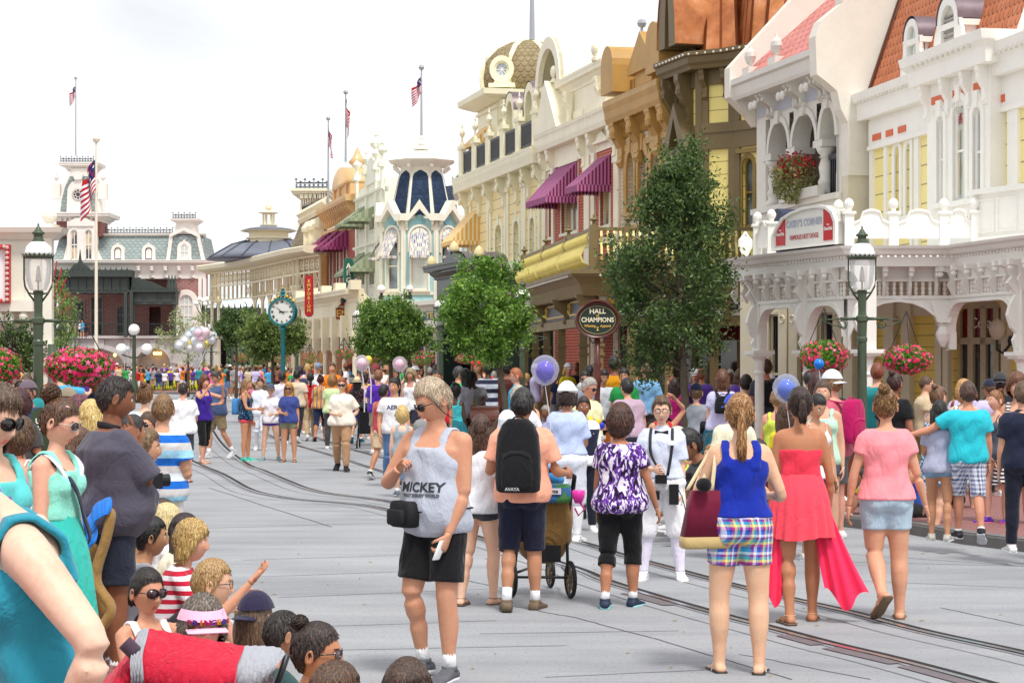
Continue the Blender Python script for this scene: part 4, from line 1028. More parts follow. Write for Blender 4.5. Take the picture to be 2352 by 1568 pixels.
# R5 cream and red brick
MAG=stripem([(0,'#7a1f55'),(.5,'#c07aa6')],.10)
def brickcream():
 F=Fac.px(1252,FD(1252),1425,FD(1425));F.ok=0.42;u,z=F.u,F.z;CR=pnt('#f0ead0',.5,.07)
 par=bldg('cream_and_brick_building',F.w(4,-1,0),'cream trimmed red brick building with magenta awnings and barrel topped parapet')
 br=brickm('#b2442f','#c05a42','#dcb9a4',.3,.085)
 zt=z(1330,322);W1=(u(1290),u(1327),z(1308,533),z(1308,385));W2=(u(1379),u(1401),z(1390,518),z(1390,370),.25);W0=(u(1261),u(1267),z(1264,545),z(1264,400))
 mb=MB(F);wall(mb,0,F.L,0,zt,[W0,W1,W2]);mb.mk_('brick_wall',br,par)
 for w in(W0,W1):window(F,par,*w,CR,glm('#5a5347',.15,'#c5b48c'),cw=.09,bars=(1,0),hood='flat')
 window(F,par,*W2[:4],CR,glm('#5a5347',.15,'#c5b48c'),rise=.25,cw=.09,bars=(1,0))
 mb=MB(F)
 for a,b in((1252,1256),(1270,1275),(1345,1357),(1361,1369),(1413,1424)):mb.box((u(a),0,.1),(u(b),.14,zt));mb.box((u(a)-.06,0,zt-1.0),(u(b)+.06,.2,zt-.85))
 mb.box((0,0,zt-.55),(F.L,.1,zt));mb.box((0,0,z(1330,572)),(F.L,.25,z(1330,560)))
 for px in(1256,1273,1345,1368,1416):brk(mb,u(px),zt,.9,.65,.26)
 mb.pz([(u(1376),z(1390,322)),(u(1390),z(1390,300)),(u(1404),z(1390,322))],'xz',.1,.3);mb.box((u(1374),.05,z(1390,328)),(u(1406),.4,z(1390,322)))
 P=[F.w(0,0,0)[:2],F.w(F.L,0,0)[:2]]
 sweep(mb,P,[(-.2,zt),(.7,zt),(.78,zt+.14),(.8,zt+.3),(.88,zt+.5),(-.2,zt+.55)])
 a,b=u(1258),u(1300);c=(a+b)/2;mb.pz([(a-.3,zt+.5),(c,zt+2.0),(b+.3,zt+.5)],'xz',-.6,.9)
 a,b=u(1300,-.3),u(1412,-.3);zp=z(1360,178);mb.box((a-2.2,-1.6,zt+.5),(b,-.1,zp))
 for i in rn_(4):x=a-1.9+i*(b-a+1.8)/4;mb.box((x,-.1,zt+.9),(x+(b-a)/4*.9,-.05,zp-.9))
 for x in(a-2.2,b):mb.box((x-.3,-.9,zt+.5),(x+.3,.15,zp-.5));mb.box((x-.4,-1,zp-.5),(x+.4,.25,zp-.35));mb.lt(prof(BALLF,.42,.42),(x,-.4,zp-.35),12)
 sweep(mb,[F.w(a-2.4,-.1,0)[:2],F.w(b+.1,-.1,0)[:2]],cprof(zp-.1,.45,.55))
 for x in(a-1.9,(a+b)/2-1.0,b-.3):brk(mb,x,zp-.1,.9,.5,.25)
 for x in(a+.2,b-.5):mb.lt(prof(BALLF,.4,.4),(x,.3,zp+.35),12)
 mb.mk_('cream_trim',CR,par)
 mb=MB(F);mb.sZ=True;aa,bb=a-2.0,a+.9;A=arc_(aa,bb,zp+.35,16,1.45);n=17
 mb.add([(p,.25,q_)for p,q_ in A]+[(p,-1.9,q_)for p,q_ in A],[(i,i+1,n+i+1,n+i)for i in rn_(16)]);mb.add([(p,-1.9,q_)for p,q_ in A],[tuple(rn_(17))]);mb.sZ=False
 rfr(mb,A,arc_(aa+.35,bb-.35,zp+.35,16,1.1),.0,.35);mb.box((aa,-1.9,zp+.3),(bb,.3,zp+.4))
 mb.add([(p,-.5,q_)for p,q_ in arc_(aa+.3,bb-.3,zp+.35,16,1.15)],[tuple(rn_(17))])
 mb.mk_('barrel_parapet',CR,par)
 mb=MB();lights(mb,[tuple(F.w(i*F.L/12,.84,zt+.4))for i in rn_(13)],.22,.03);mb.mk_('festoon_bulbs',BULB,par)['kind']='stuff'
 awn(F,par,u(1279),u(1328),z(1325,369),z(1328,452),.95,MAG,val=.2,scal=.12)
 awn(F,par,u(1374),u(1404),z(1390,358),z(1395,428),.95,MAG,val=.2,scal=.12)
 mb=MB();a=at(1385,190,56);
 for i in rn_(8):x=a.x+i*.16;mb.tb([(x,a.y,a.z),(x,a.y,a.z+.5)],.012,4)
 mb.tb([(a.x,a.y,a.z+.12),(a.x+1.1,a.y,a.z+.12)],.012,4);mb.tb([(a.x,a.y,a.z+.4),(a.x+1.1,a.y,a.z+.4)],.012,4);mb.mk_('roof_railing',IRON,par)
brickcream()
# R4 tan gothic
def tangothic():
 F=Fac.px(1425,FD(1425),1548,FD(1548));F.ok=0.42;u,z=F.u,F.z
 par=bldg('tan_gothic_building',F.w(3,-1,0),'pale brick building with tan pointed window hoods and heavy bracketed cornice')
 br=brickm('#d8cfb8','#cfc5ad','#9a927f',.32,.1)
 ws=[(1443,1460),(1470,1488),(1499,1517)]
 zt=z(1490,262);ops=[(u(a),u(b),z(a,490),z(a,352-(a-1443)*.25),.55)for a,b in ws]
 mb=MB(F);wall(mb,0,F.L,0,zt,ops);mb.mk_('brick_wall',br,par)
 for o in ops:window(F,par,*o[:4],TAN,pnt('#b98748',.5),rise=.55,cw=.26,bars=(1,0),hood='key',proud=.16,deep=.25)
 mb=MB(F)
 zs=z(1490,330)
 mb.box((0,0,zs),(F.L,.14,zs+.16));mb.box((0,0,z(1490,520)),(F.L,.2,z(1490,510)))
 for px in(1432,1470,1515,1543):brk(mb,u(px),zt+.1,1.25,.85,.42);mb.box((u(px)-.16,0,zs-.1),(u(px)+.16,.3,zt-.9))
 for i in rn_(26):brk(mb,.2+i*(F.L-.4)/25,zt+.1,.5,.55,.09)
 P=[F.w(-.1,0,0)[:2],F.w(F.L+.05,0,0)[:2]];sweep(mb,P,[(-.3,zt),(.85,zt),(.95,zt+.12),(1.0,zt+.3),(1.1,zt+.45),(1.1,zt+.6),(-.3,zt+.65)])
 for px in(1428,1535):
  x=u(px);mb.pz([(x-.55,zt+.8)]+arc_(x-.55,x+.55,zt+1.5,10)+[(x+.55,zt+.8)],'xz',-1.3,1.0)
 a,b=u(1462),u(1500);c=(a+b)/2;zz=z(1480,150);mb.box((a,-1.6,zt+.8),(b,.1,zz));mb.pz([(a-.35,zz),(c,zz+.85),(b+.35,zz),(b+.35,zz-.15),(a-.35,zz-.15)],'xz',-1.7,.35)
 mb.box((a-1.1,-1.4,zt+.8),(a,-.1,zz-.9));mb.box((b,-1.4,zt+.8),(b+1.1,-.1,zz-.9));mb.box((a-1.25,-1.5,zz-.9),(a,.02,zz-.75));mb.box((b,-1.5,zz-.9),(b+1.25,.02,zz-.75))
 mb.mk_('tan_trim',TAN,par)
 mb=MB(F)
 for x0 in(a-.85,b+.3):
  for k in rn_(2):x=x0+k*.35;mb.pz([(x,zt+1.1)]+arc_(x,x+.2,zz-1.3,6)+[(x+.2,zt+1.1)],'xz',-.1,-.07)
 mb.mk_('niches',DTAN,par)
 mb=MB(F)
 for px in(1452,1494):x=u(px);h=z(1480,300);mb.pz([(x-.2,h),(x,h+.38),(x+.2,h),(x,h-.38)],'xz',0,.06)
 mb.mk_('diamonds',TAN,par)
 mb=MB();lights(mb,[tuple(F.w(i*F.L/8,1.05,zt+.5))for i in rn_(9)],.2,.03);mb.mk_('festoon_bulbs',BULB,par)['kind']='stuff'
tangothic()
# R3 yellow clapboard with brown trim and copper roof
def yellowbrown():
 BR=pnt('#6f5f3e',.5,.12);YS=sdm('#efe08a',.3);COP=None
 t=NT('copper');t.bsdf(C('#b5703f'),.42,.35);n=t.noise(1.2,5,.65,t.coord());t.col(t.ramp(n,[(.35,C('#97562e')),(.55,C('#c27c4a')),(.7,C('#d69a72'))]));COP=t.m
 d0=FD(1548);pA=(1548,d0);pB=(1614,47.8);pC=(1690,47.3);pD=(1762,46.5)
 Fs=[Fac.px(*pA,*pB),Fac.px(*pB,*pC),Fac.px(*pC,*pD)];Fs[0].ok=.5;Fs[1].ok=.5;Fs[2].ok=.5
 par=bldg('yellow_clapboard_building',Fs[1].w(.5,-1,0),'yellow clapboard building with brown trim and copper standing seam roof')
 F=Fs[0];zt=F.z(1600,168)
 walls=MB();ops0=[(F.u(1566),F.u(1578),F.z(1570,265),F.z(1570,190)),(F.u(1562),F.u(1582),F.z(1570,520),F.z(1570,420),.4),(F.u(1594),F.u(1606),F.z(1598,520),F.z(1598,450))]
 walls.F=F;wall(walls,0,F.L,0,zt,ops0)
 walls.F=Fs[1];wall(walls,0,Fs[1].L,0,zt,[])
 walls.F=Fs[2];F2=Fs[2];ow=(F2.u(1706),F2.u(1730),F2.z(1718,520),F2.z(1718,362),.2);wall(walls,0,F2.L,0,zt,[ow]);walls.F=None
 walls.mk_('clapboard_wall',YS,par)
 for o in ops0:window(F,par,*o[:4],BR,GLASS,rise=o[4]if len(o)>4 else 0,cw=.14,bars=(1,1))
 window(F2,par,*ow[:4],pnt('#86703a',.5),GLASS,rise=.2,cw=.1,bars=(0,1),hood='flat')
 mb=MB()
 for F,n in((Fs[0],0),(Fs[1],1),(Fs[2],2)):
  mb.F=F;L=F.L;w=.17
  for x in((0,L)if n!=0 else(0.1,L-.12,L*.52)):mb.box((x-w,0,.1),(x+w,.1+.003*n,zt))
  zb=zt-1.35
  mb.box((0,0,zb-.12),(L,.16,zb+.1));mb.box((0,0,zb-.5),(L,.11,zb-.12));mb.box((0,0,zt-.35),(L,.13,zt))
 mb.F=None
 P=[Fs[0].w(-.1,0,0)[:2],Fs[1].w(0,0,0)[:2],Fs[2].w(0,0,0)[:2],Fs[2].w(Fs[2].L,0,0)[:2]]
 mb.F=Fs[0];sweep(mb,P,[(-.3,zt),(.7,zt),(.75,zt+.08),(.85,zt+.14),(.9,zt+.28),(1.0,zt+.31),(1.0,zt+.4),(-.3,zt+.44)])
 for F,xs in((Fs[0],(.3,1.0,2.0,3.0,4.0)),(Fs[1],(.1,.66)),(Fs[2],(.3,1.0,1.6))):
  mb.F=F
  for x in xs:
   if x<F.L:brk(mb,x,zt,.7,.55,.13)
 F=Fs[0];mb.F=F;a,b=F.u(1560),F.u(1600);c=(a+b)/2;zh=F.z(1580,345);mb.pz([(a-.2,zh),(c,zh+1.1),(b+.2,zh),(b-.2,zh),(c,zh+.75),(a+.2,zh)],'xz',0,.75);mb.box((a-.2,0,zh-.15),(b+.2,.7,zh));brk(mb,b-.1,zh-.15,.8,.5,.2);brk(mb,a+.1,zh-.15,.8,.5,.2)
 a,b=F.u(1549),F.u(1590);A=arc_(a,b,zt+.7,16,1.75);rfr(mb,A,arc_(a+.45,b-.45,zt+.7,16,1.35),-.4,.85)
 for px in(1552,1588):brk(mb,F.u(px),zt+.0,1.3,.8,.28)
 mb.F=None;mb.mk_('brown_trim',BR,par)
 mb=MB(F);mb.add([(p,-.2,q_)for p,q_ in arc_(a+.3,b-.3,zt+.6,16,1.5)],[tuple(rn_(17))]);mb.mk_('dormer_recess',DBROWN,par)
 mb=MB(F);mb.sZ=True;n=17;A=arc_(a-.03,b+.03,zt+.72,16,1.8);mb.add([(p,.9,q_)for p,q_ in A]+[(p,-1.3,q_)for p,q_ in A],[(i,i+1,n+i+1,n+i)for i in rn_(16)]);mb.mk_('copper_barrel_hood',COP,par)
 def roof(base,top,nm):
  mb=MB();n=len(base);ss=MB()
  mb.add(list(base)+list(top),[(i,(i+1)%n,n+(i+1)%n,n+i)for i in rn_(n)]+[tuple(rn_(n,2*n))])
  for i in rn_(n):
   b0,b1,t0,t1=[NA(v,float)for v in(base[i],base[(i+1)%n],top[i],top[(i+1)%n])]
   k=max(2,int(np.linalg.norm(b1-b0)/.42))
   for j in rn_(k+1):f=j/k;ss.tb([b0+(b1-b0)*f,t0+(t1-t0)*f],.035,4)
  mb.mk_(nm,COP,par);ss.mk_('standing_seams',pnt('#8a4b28',.45,.15,3,.3),par)
 g=lambda px,py,d:tuple(at(px,py,d))
 zr=zt+.4
 def pz(px,d,zv):a=at(px,HZ,d);return(a.x,a.y,zv)
 roof([pz(1576,51,zr),pz(1618,48.2,zr),pz(1694,47.8,zr),pz(1730,53,zr)],[pz(1603,51.5,zr+3),pz(1632,49.4,zr+3),pz(1684,49.1,zr+3),pz(1700,53,zr+3)],'copper_roof')
 roof([pz(1692,48.2,zr),pz(1722,47.2,zr),pz(1830,46.8,zr),pz(1880,54,zr)],[pz(1726,49,zr+4.2),pz(1750,48.6,zr+4.2),pz(1790,48.2,zr+4.2),pz(1800,52,zr+4.2)],'copper_roof')
 roof([pz(1730,47.6,zr),pz(1756,46.9,zr),pz(2020,46,zr),pz(2040,54,zr)],[pz(1768,49,zr+4.8),pz(1795,48.4,zr+4.8),pz(1945,47.8,zr+4.8),pz(1950,52,zr+4.8)],'copper_roof')
 mb=MB();lights(mb,[(p[0]-.45,p[1]-.3,zt+.33)for p in P],.2,.03);mb.mk_('festoon_bulbs',BULB,par)['kind']='stuff'
yellowbrown()
# porch of the yellow balcony
def porch():
 P=lambda px,d:(at(px,HZ,d).x,d)
 pts=[P(1206,57),P(1256,52.6),P(1308,48.5),P(1366,44.8),P(1745,44.8)]
 par=bldg('balcony_porch',(*pts[3],0),'brown timber porch with bulging yellow balustrade around the shop corner','porch')
 BR=pnt('#7c6a44',.5,.12);YB=pnt('#e2d27a',.45,.08);zf=3.85
 mb=MB();sweep(mb,pts,[(-3.4,zf-.05),(.55,zf-.05),(.6,zf+.02),(.6,zf+.1),(-3.4,zf+.1)]);sweep(mb,pts,[(-.12,zf-.45),(.3,zf-.45),(.4,zf-.2),(.52,zf-.05),(-.12,zf-.05)])
 sweep(mb,pts,[(-.1,2.75),(.1,2.75),(.1,2.95),(-.1,2.95)])
 Fs=[Fac(a,b)for a,b in zip(pts[:-1],pts[1:])]
 for k,F in en_(Fs):
  mb.F=F;n=1 if k<3 else 5
  for i in rn_(n+1):
   x=F.L*i/n
   if k and i==0:continue
   mb.box((x-.09,-.08,zf+.1),(x+.09,.12,zf+1.08));mb.lt(prof(URN,.16,.2),(x,.02,zf+1.08),8)
   brk(mb,x,zf-.42,.6,.42,.12)
  mb.box((0,-.07,zf+.98),(F.L,.09,zf+1.05));mb.box((0,-.07,zf+.1),(F.L,.12,zf+.2))
 mb.F=None;mb.mk_('porch_frame',BR,par)
 mb=MB()
 for F in Fs:
  mb.F=F;st=.14
  for x in np.arange(.14,F.L-.1,st):
   pr=[(.05,zf+.2),(.22,zf+.3),(.28,zf+.45),(.2,zf+.62),(.08,zf+.72),(.14,zf+.85),(.06,zf+.97)]
   mb.loft([[(x-.024,o-.015,zv),(x+.024,o-.015,zv),(x+.024,o+.03,zv),(x-.024,o+.03,zv)]for o,zv in pr])
 mb.F=None;mb.mk_('yellow_balusters',YB,par)
 for i,(px,d)in en_(((1206,57),(1230,54.7),(1256,52.6),(1290,49.8),(1340,46.5),(1376,44.8),(1450,44.8),(1536,44.8),(1640,44.8),(1730,44.8))):
  x,y=P(px,d);m=MB();m.box((x-.09,y-.09,.13),(x+.09,y+.09,2.75));m.box((x-.14,y-.14,.13),(x+.14,y+.14,.55));m.box((x-.12,y-.12,2.1),(x+.12,y+.12,2.16));m.box((x-.12,y-.12,2.3),(x+.12,y+.12,2.36));m.mk_('post',BR,par)
 mb=MB();NAVY=pnt('#1d2534',.4,.1)
 for F in Fs[:3]:mb.F=F;mb.box((.15,.0,2.97),(F.L-.15,.05,3.42))
 mb.F=None;mb.mk_('navy_sign_panels',NAVY,par)
 mb=MB()
 for F in Fs[:3]:
  mb.F=F;L=F.L
  rfr(mb,[(.5,3.03),(.5,3.36),(L-.5,3.36),(L-.5,3.03),(.5,3.03)],[(.56,3.07),(.56,3.32),(L-.56,3.32),(L-.56,3.07),(.56,3.07)],.05,.08)
  for x in(.4,L-.4):mb.tb([(x+.14*cos(t),.07,3.2+.14*sin(t))for t in LS(0,6.28,10)],.02,4,cap=False)
 mb.F=None;mb.mk_('gold_scrolls',pnt('#c8a24a',.35,.08,3,.4),par)
 F=Fs[3];mb=MB(F);mb.box((.1,.0,2.97),(F.L,.05,3.42));mb.mk_('cream_sign_panel',pnt('#d8d2c4',.45,.08),par)
 mb=MB(F)
 mb.lt([(.001,0),(.09,0),(.05,.03),(.02,.08),(.04,.12),(.10,.17),(.12,.28)],(F.u(1408),.1,3.08),12)
 for s_ in(-1,1):mb.tb([(F.u(1408)+s_*(.11+.05*sin(t)),.1,3.2+.16*t/3.14)for t in LS(0,3.14,6)],.012,4)
 mb.mk_('gold_trophy',pnt('#caa046',.3,.08,3,.5),par)
 mb=MB(F);text_on(mb,'N   CHAMPIONS   PENNANT',(F.L*.62,.08,3.2),.3,bold=.01);mb.mk_('sign_letters',pnt('#2a2420',.4),par)
 mb=MB();q=[]
 for F in Fs:q+=[tuple(F.w(F.L*i/6,.58,zf-.02))for i in rn_(7)]
 lights(mb,q,.16,.028);mb.mk_('festoon_bulbs',BULB,par)['kind']='stuff'
 Fi=Fac.px(1425,48.2,1760,45.6);wl=MB(Fi);wl.box((0,-.2,.1),(Fi.L,.0,3.6));wl.mk_('dark_shop_wall',pnt('#3a3128',.6,.3,3),par)
 ps=MB(Fi)
 for x in np.arange(.3,Fi.L,.62):ps.box((x-.06,0,.1),(x+.06,.1,3.4))
 ps.mk_('window_mullions',pnt('#6b5730',.5,.15),par)
 gl=MB(Fi);gl.box((.3,.02,.8),(Fi.L-.3,.05,2.7));gl.mk_('shop_glass',glm('#1c1a18',.08,'#4a4238'),par)
 rl=MB(Fi);rl.box((.2,.1,2.45),(Fi.L-.4,.16,2.75));rl.mk_('red_valance',clo('#5a1518'),par)
porch()
# people
S0=1.75
def srg(c,rx,ry,ax,ay,n=24,p=2.2):
 a=LS(0,2*pi,n,endpoint=False);ca,sa=np.cos(a),np.sin(a)
 x=np.sign(ca)*np.abs(ca)**(2/p);y=np.sign(sa)*np.abs(sa)**(2/p)
 return np.asarray(c)+np.outer(x*rx,ax)+np.outer(y*ry,ay)
def remesh(mb,voxel,sZ=6,fac=.5):
 me=mb.mesh('tmp',uv=False)
 o=bpy.data.objects.new('tmp',me);SC.collection.objects.link(o)
 m=o.modifiers.new('r','REMESH');m.mode='VOXEL';m.voxel_size=voxel;m.use_smooth_shade=True
 if sZ:
  s=o.modifiers.new('s','SMOOTH');s.iterations=sZ;s.factor=fac
 dg=bpy.context.evaluated_depsgraph_get();dg.update()
 ev=o.evaluated_get(dg);m2=ev.to_mesh()
 V=np.empty(len(m2.vertices)*3,np.float32);m2.vertices.foreach_get('co',V)
 nl=len(m2.loops);L=np.empty(nl,np.int32);m2.loops.foreach_get('vertex_index',L)
 quads=len(m2.polygons)*4==nl
 if quads:F=L.reshape(-1,4)
 else:F=[tuple(p.vertices)for p in m2.polygons]
 ev.to_mesh_clear();bpy.data.objects.remove(o);bpy.data.meshes.remove(me)
 return V.reshape(-1,3).astype(float),F
def mkmesh(name,parts):
 Vs=[];loops=[];tot=[];mi=[];n=0
 for V,F,k in parts:
  if len(V)==0:continue
  Vs.append(V)
  if isinstance(F,np.ndarray):
   loops.append((F+n).ravel());tot+=[F.shape[1]]*len(F)
  else:
   loops.append(NA([i+n for f in F for i in f],np.int32));tot+=[len(f)for f in F]
  mi+=list(k)if hasattr(k,'__len__')else[k]*len(F)
  n+=len(V)
 V=NC(Vs);Lp=NC(loops).astype(np.int32);tot=NA(tot,np.int32)
 me=bpy.data.meshes.new(name);me.vertices.add(len(V));me.vertices.foreach_set('co',V.astype(np.float32).ravel())
 me.loops.add(len(Lp));me.loops.foreach_set('vertex_index',Lp)
 me.polygons.add(len(tot));st=NC([[0],np.cumsum(tot)[:-1]]).astype(np.int32)
 me.polygons.foreach_set('loop_start',st)
 try:me.polygons.foreach_set('loop_total',tot)
 except Exception:pass
 me.polygons.foreach_set('use_smooth',[True]*len(tot));me.polygons.foreach_set('material_index',mi)
 me.update(calc_edges=True)
 return me
ARM={'down':((.17,.02,-1),(.05,.25,-1)),'relax':((.24,-.06,-1),(.02,.35,-1)),'fwd':((.14,.38,-1),(.0,.75,-.8)),'back':((.2,-.38,-1),(.1,-.05,-1)),'front':((.2,.1,-1),(-.62,.9,-.1)),'face':((.25,.45,-.9),(-.3,.55,1)),'cam':((.5,.9,-.25),(-.45,.45,.85)),'hip':((.65,-.15,-1),(-.55,.3,-.5)),'knee':((.1,.5,-.85),(-.3,.9,-.3)),'hold':((.15,.15,-1),(-.1,1,.05)),'cross':((.22,.25,-1),(-1,.55,.12)),'push':((.2,.35,-1),(.0,1,.0)),'wave':((.5,.5,.5),(.1,.5,.9)),'headb':((.7,-.1,.9),(-.7,-.3,.6)),'round':((.8,.1,-.35),(.75,.25,-.25)),'hang':((.12,.05,-1),(.02,.12,-1)),'rail':((.25,.7,-.7),(-.3,.9,-.3))}
LEG={'stand':(((.05,.02,-1),(.02,-.03,-1)),((.05,.02,-1),(.02,-.03,-1))),'wide':(((.13,.02,-1),(.08,-.03,-1)),((.13,.02,-1),(.08,-.03,-1))),'walkL':(((.0,.33,-1),(.0,.04,-1)),((.02,-.16,-1),(.0,-.62,-1))),'walkR':(((.02,-.16,-1),(.0,-.62,-1)),((.0,.33,-1),(.0,.04,-1))),'stepL':(((.03,.2,-1),(.0,-.02,-1)),((.03,-.1,-1),(.0,-.3,-1))),'stepR':(((.03,-.1,-1),(.0,-.3,-1)),((.03,.2,-1),(.0,-.02,-1))),'liftL':(((.0,.02,-1),(.0,-1.1,-.9)),((.03,.03,-1),(.0,-.06,-1))),'liftR':(((.03,.03,-1),(.0,-.06,-1)),((.0,.0,-1),(-.02,-1.1,-.9))),'sit':(((.22,.95,.28),(.05,.2,-1)),((.22,.95,.28),(.05,.2,-1))),'sitlow':(((.2,.8,.6),(.02,.45,-1)),((.2,.8,.6),(.02,.45,-1))),'floor':(((.75,.8,.02),(-.85,.35,.0)),((.75,.8,.02),(-.85,.35,.0))),'legsout':(((.1,1,.3),(.0,1,-.35)),((.1,1,.3),(.0,1,-.35)))}
def vec(t,s):return NA([t[0]*s,-t[1],t[2]],float)
def sk_(g):
 S=S0;sex=g.get('sex','m');kid=g.get('kid',0)
 J={};lean=R(g.get('lean',0));sd=R(g.get('side',0))
 sp=nrm([sin(sd),-sin(lean),cos(lean)*cos(sd)])
 fw=nrm(NA([0,-1.,0])-np.dot([0,-1.,0],sp)*sp);rt=np.cross(sp,fw)*1.0
 rt=nrm(np.cross(fw,sp))*(-1 if np.cross(fw,sp)[0]<0 else 1)
 H=NA([0,0,0.]);J['H']=H;J['sp']=sp;J['fw']=fw;J['rt']=rt
 legk=.86 if kid else 1.0;tk=.96 if kid else 1.0
 hk=1.28 if kid else 1.1
 J['nb']=H+sp*.305*S*tk
 lg=g.get('legs','stand');lg=LEG[lg]if isinstance(lg,str)else lg
 for s,n,L in((1,'L',lg[0]),(-1,'R',lg[1])):
  hj=H+rt*s*.05*S+sp*(-.0*S)
  kn=hj+nrm(vec(L[0],s))*.243*S*legk;an=kn+nrm(vec(L[1],s))*.24*S*legk
  J['hj'+n],J['kn'+n],J['an'+n]=hj,kn,an
  sh=nrm(vec(L[1],s));f0=nrm(NA([s*g.get('toe',.18),-1.,0]))
  perp=nrm(f0-np.dot(f0,sh)*sh);k=g.get('flex',None)
  up=-sh[2];w=0 if(up>.93)else(.85 if sh[1]>0 else .35)
  J['fd'+n]=nrm(f0*(1-w)+perp*w);J['sh'+n]=sh
 sw=(.098 if sex=='m' else .086)*S*(.9 if kid else 1)*(g.get('sw',1.0))
 ar=g.get('arms',('down','down'))
 for s,n,A in((1,'L',ar[0]),(-1,'R',ar[1])):
  A=ARM[A]if isinstance(A,str)else A
  sj=H+sp*.262*S*tk+rt*s*sw
  tr=lambda v:rt*v[0]*s+fw*v[1]+sp*v[2]if g.get('armrel',0)else vec(v,s)
  el=sj+nrm(tr(A[0]))*.17*S*tk;wr=el+nrm(tr(A[1]))*.145*S*tk
  J['sj'+n],J['el'+n],J['wr'+n]=sj,el,wr
 hy,hp=R(g.get('hy',0)),R(g.get('hp',0))
 nd=nrm(sp*.75+NA([0,-.15-.35*sin(hp),.6]))
 J['hc']=J['nb']+nd*(.087*S+(hk-1)*.05*S)-NA([0,1,0])*.0
 cy,sy=cos(hy),sin(hy);Rz=NA([[cy,-sy,0],[sy,cy,0],[0,0,1]])
 cp,spp=cos(hp),sin(hp);Rx=NA([[1,0,0],[0,cp,-spp],[0,spp,cp]])
 J['hc']=J['hc']+fw*g.get('hf',0);J['hR']=Rz@Rx;J['hk']=hk;J['tk']=tk
 lows=[J['an'+n][2]-.04*S-max(0,-J['fd'+n][2])*.1*S for n in 'LR']+[-.07*S]
 dz=-min(lows)
 if g.get('pelvis')is not None:dz=g['pelvis']
 for k in J:
  if isinstance(J[k],np.ndarray)and J[k].shape==(3,)and k not in('sp','fw','rt')and not k.startswith(('fd','sh')):J[k]=J[k]+NA([0,0,dz])
 return J
TORSO_M=[(-.055,.060,.046,0),(-.03,.088,.060,0),(.0,.098,.066,.002),(.04,.096,.065,.003),(.09,.089,.060,.004),(.14,.090,.062,.003),(.19,.100,.066,.0),(.235,.108,.066,-.003),(.26,.104,.058,-.006),(.28,.076,.046,-.008),(.30,.044,.036,-.008)]
TORSO_F=[(-.055,.062,.050,0),(-.03,.094,.066,-.002),(.0,.103,.070,-.003),(.04,.096,.062,.0),(.09,.080,.053,.002),(.14,.078,.054,.002),(.19,.086,.060,.0),(.235,.092,.058,-.002),(.26,.088,.050,-.005),(.28,.064,.040,-.007),(.30,.038,.032,-.008)]
def trings(J,g,inf=0.0,t0=-.1,t1=1,xs=None,n=28,flare=0.0,hem=None):
 T=TORSO_M if g.get('sex','m')=='m' else TORSO_F
 S=S0;bw=g.get('bw',1.0);belly=g.get('belly',0)
 ts=[t for t in T if t0-1e-6<=t[0]<=t1+1e-6]
 arr=NA(T);tt=[t[0]for t in ts]
 if t0>-.09 and abs(tt[0]-t0)>.004:tt=[t0]+tt
 if t1<.9 and abs(tt[-1]-t1)>.004:tt=tt+[t1]
 rings=[]
 for t in tt:
  rx=np.interp(t,arr[:,0],arr[:,1])*S;ry=np.interp(t,arr[:,0],arr[:,2])*S;oy=np.interp(t,arr[:,0],arr[:,3])*S
  k=bw if t<.26 else 1+(bw-1)*.5
  rx*=k;ry*=k
  b=belly*S*exp(-((t-.075)/.07)**2);ry+=b*.5;oy+=b*.5;rx+=b*.25
  rx+=inf;ry+=inf
  if flare:fl=flare*max(0,(.12-t)/.15);rx+=fl;ry+=fl
  if xs is not None:rx=min(rx,np.interp(t,[p[0]for p in xs],[p[1]for p in xs])*S)
  c=J['H']+J['sp']*t*S*J['tk']+J['fw']*oy
  rings.append(srg(c,rx,ry,J['rt'],J['fw'],n,2.35))
 return rings
def limb(mb,pts,rad,seg=16,ref=(1,0,0)):
 mb.tb(pts,rad,seg,ref)
def bez(a,b,c,ts):
 return[a*(1-t)**2+b*2*t*(1-t)+c*t*t for t in ts]
def arm_path(J,n,inf=0.0,hem=0.0,t1=2.0,g={}):
 S=S0;sex=g.get('sex','m');k=(1 if sex=='m' else .86)*g.get('ak',1.0)
 sj,el,wr=J['sj'+n],J['el'+n],J['wr'+n]
 prs=[(0,.031),(.25,.0295),(.55,.0265),(.85,.0235),(1,.0225),(1.15,.0235),(1.35,.0225),(1.7,.017),(2.0,.0142)]
 P=[];Rr=[]
 for t,r in prs:
  if t>t1+1e-6:break
  p=sj+(el-sj)*t if t<=1 else el+(wr-el)*(t-1)
  if .8<t<1.2:
   q0=sj+(el-sj)*.85;q1=el+(wr-el)*.15
   if t==1:p=(q0+q1)/2*.5+el*.5
  P.append(p);Rr.append(r*S*k+inf+hem*(t/t1))
 return P,Rr
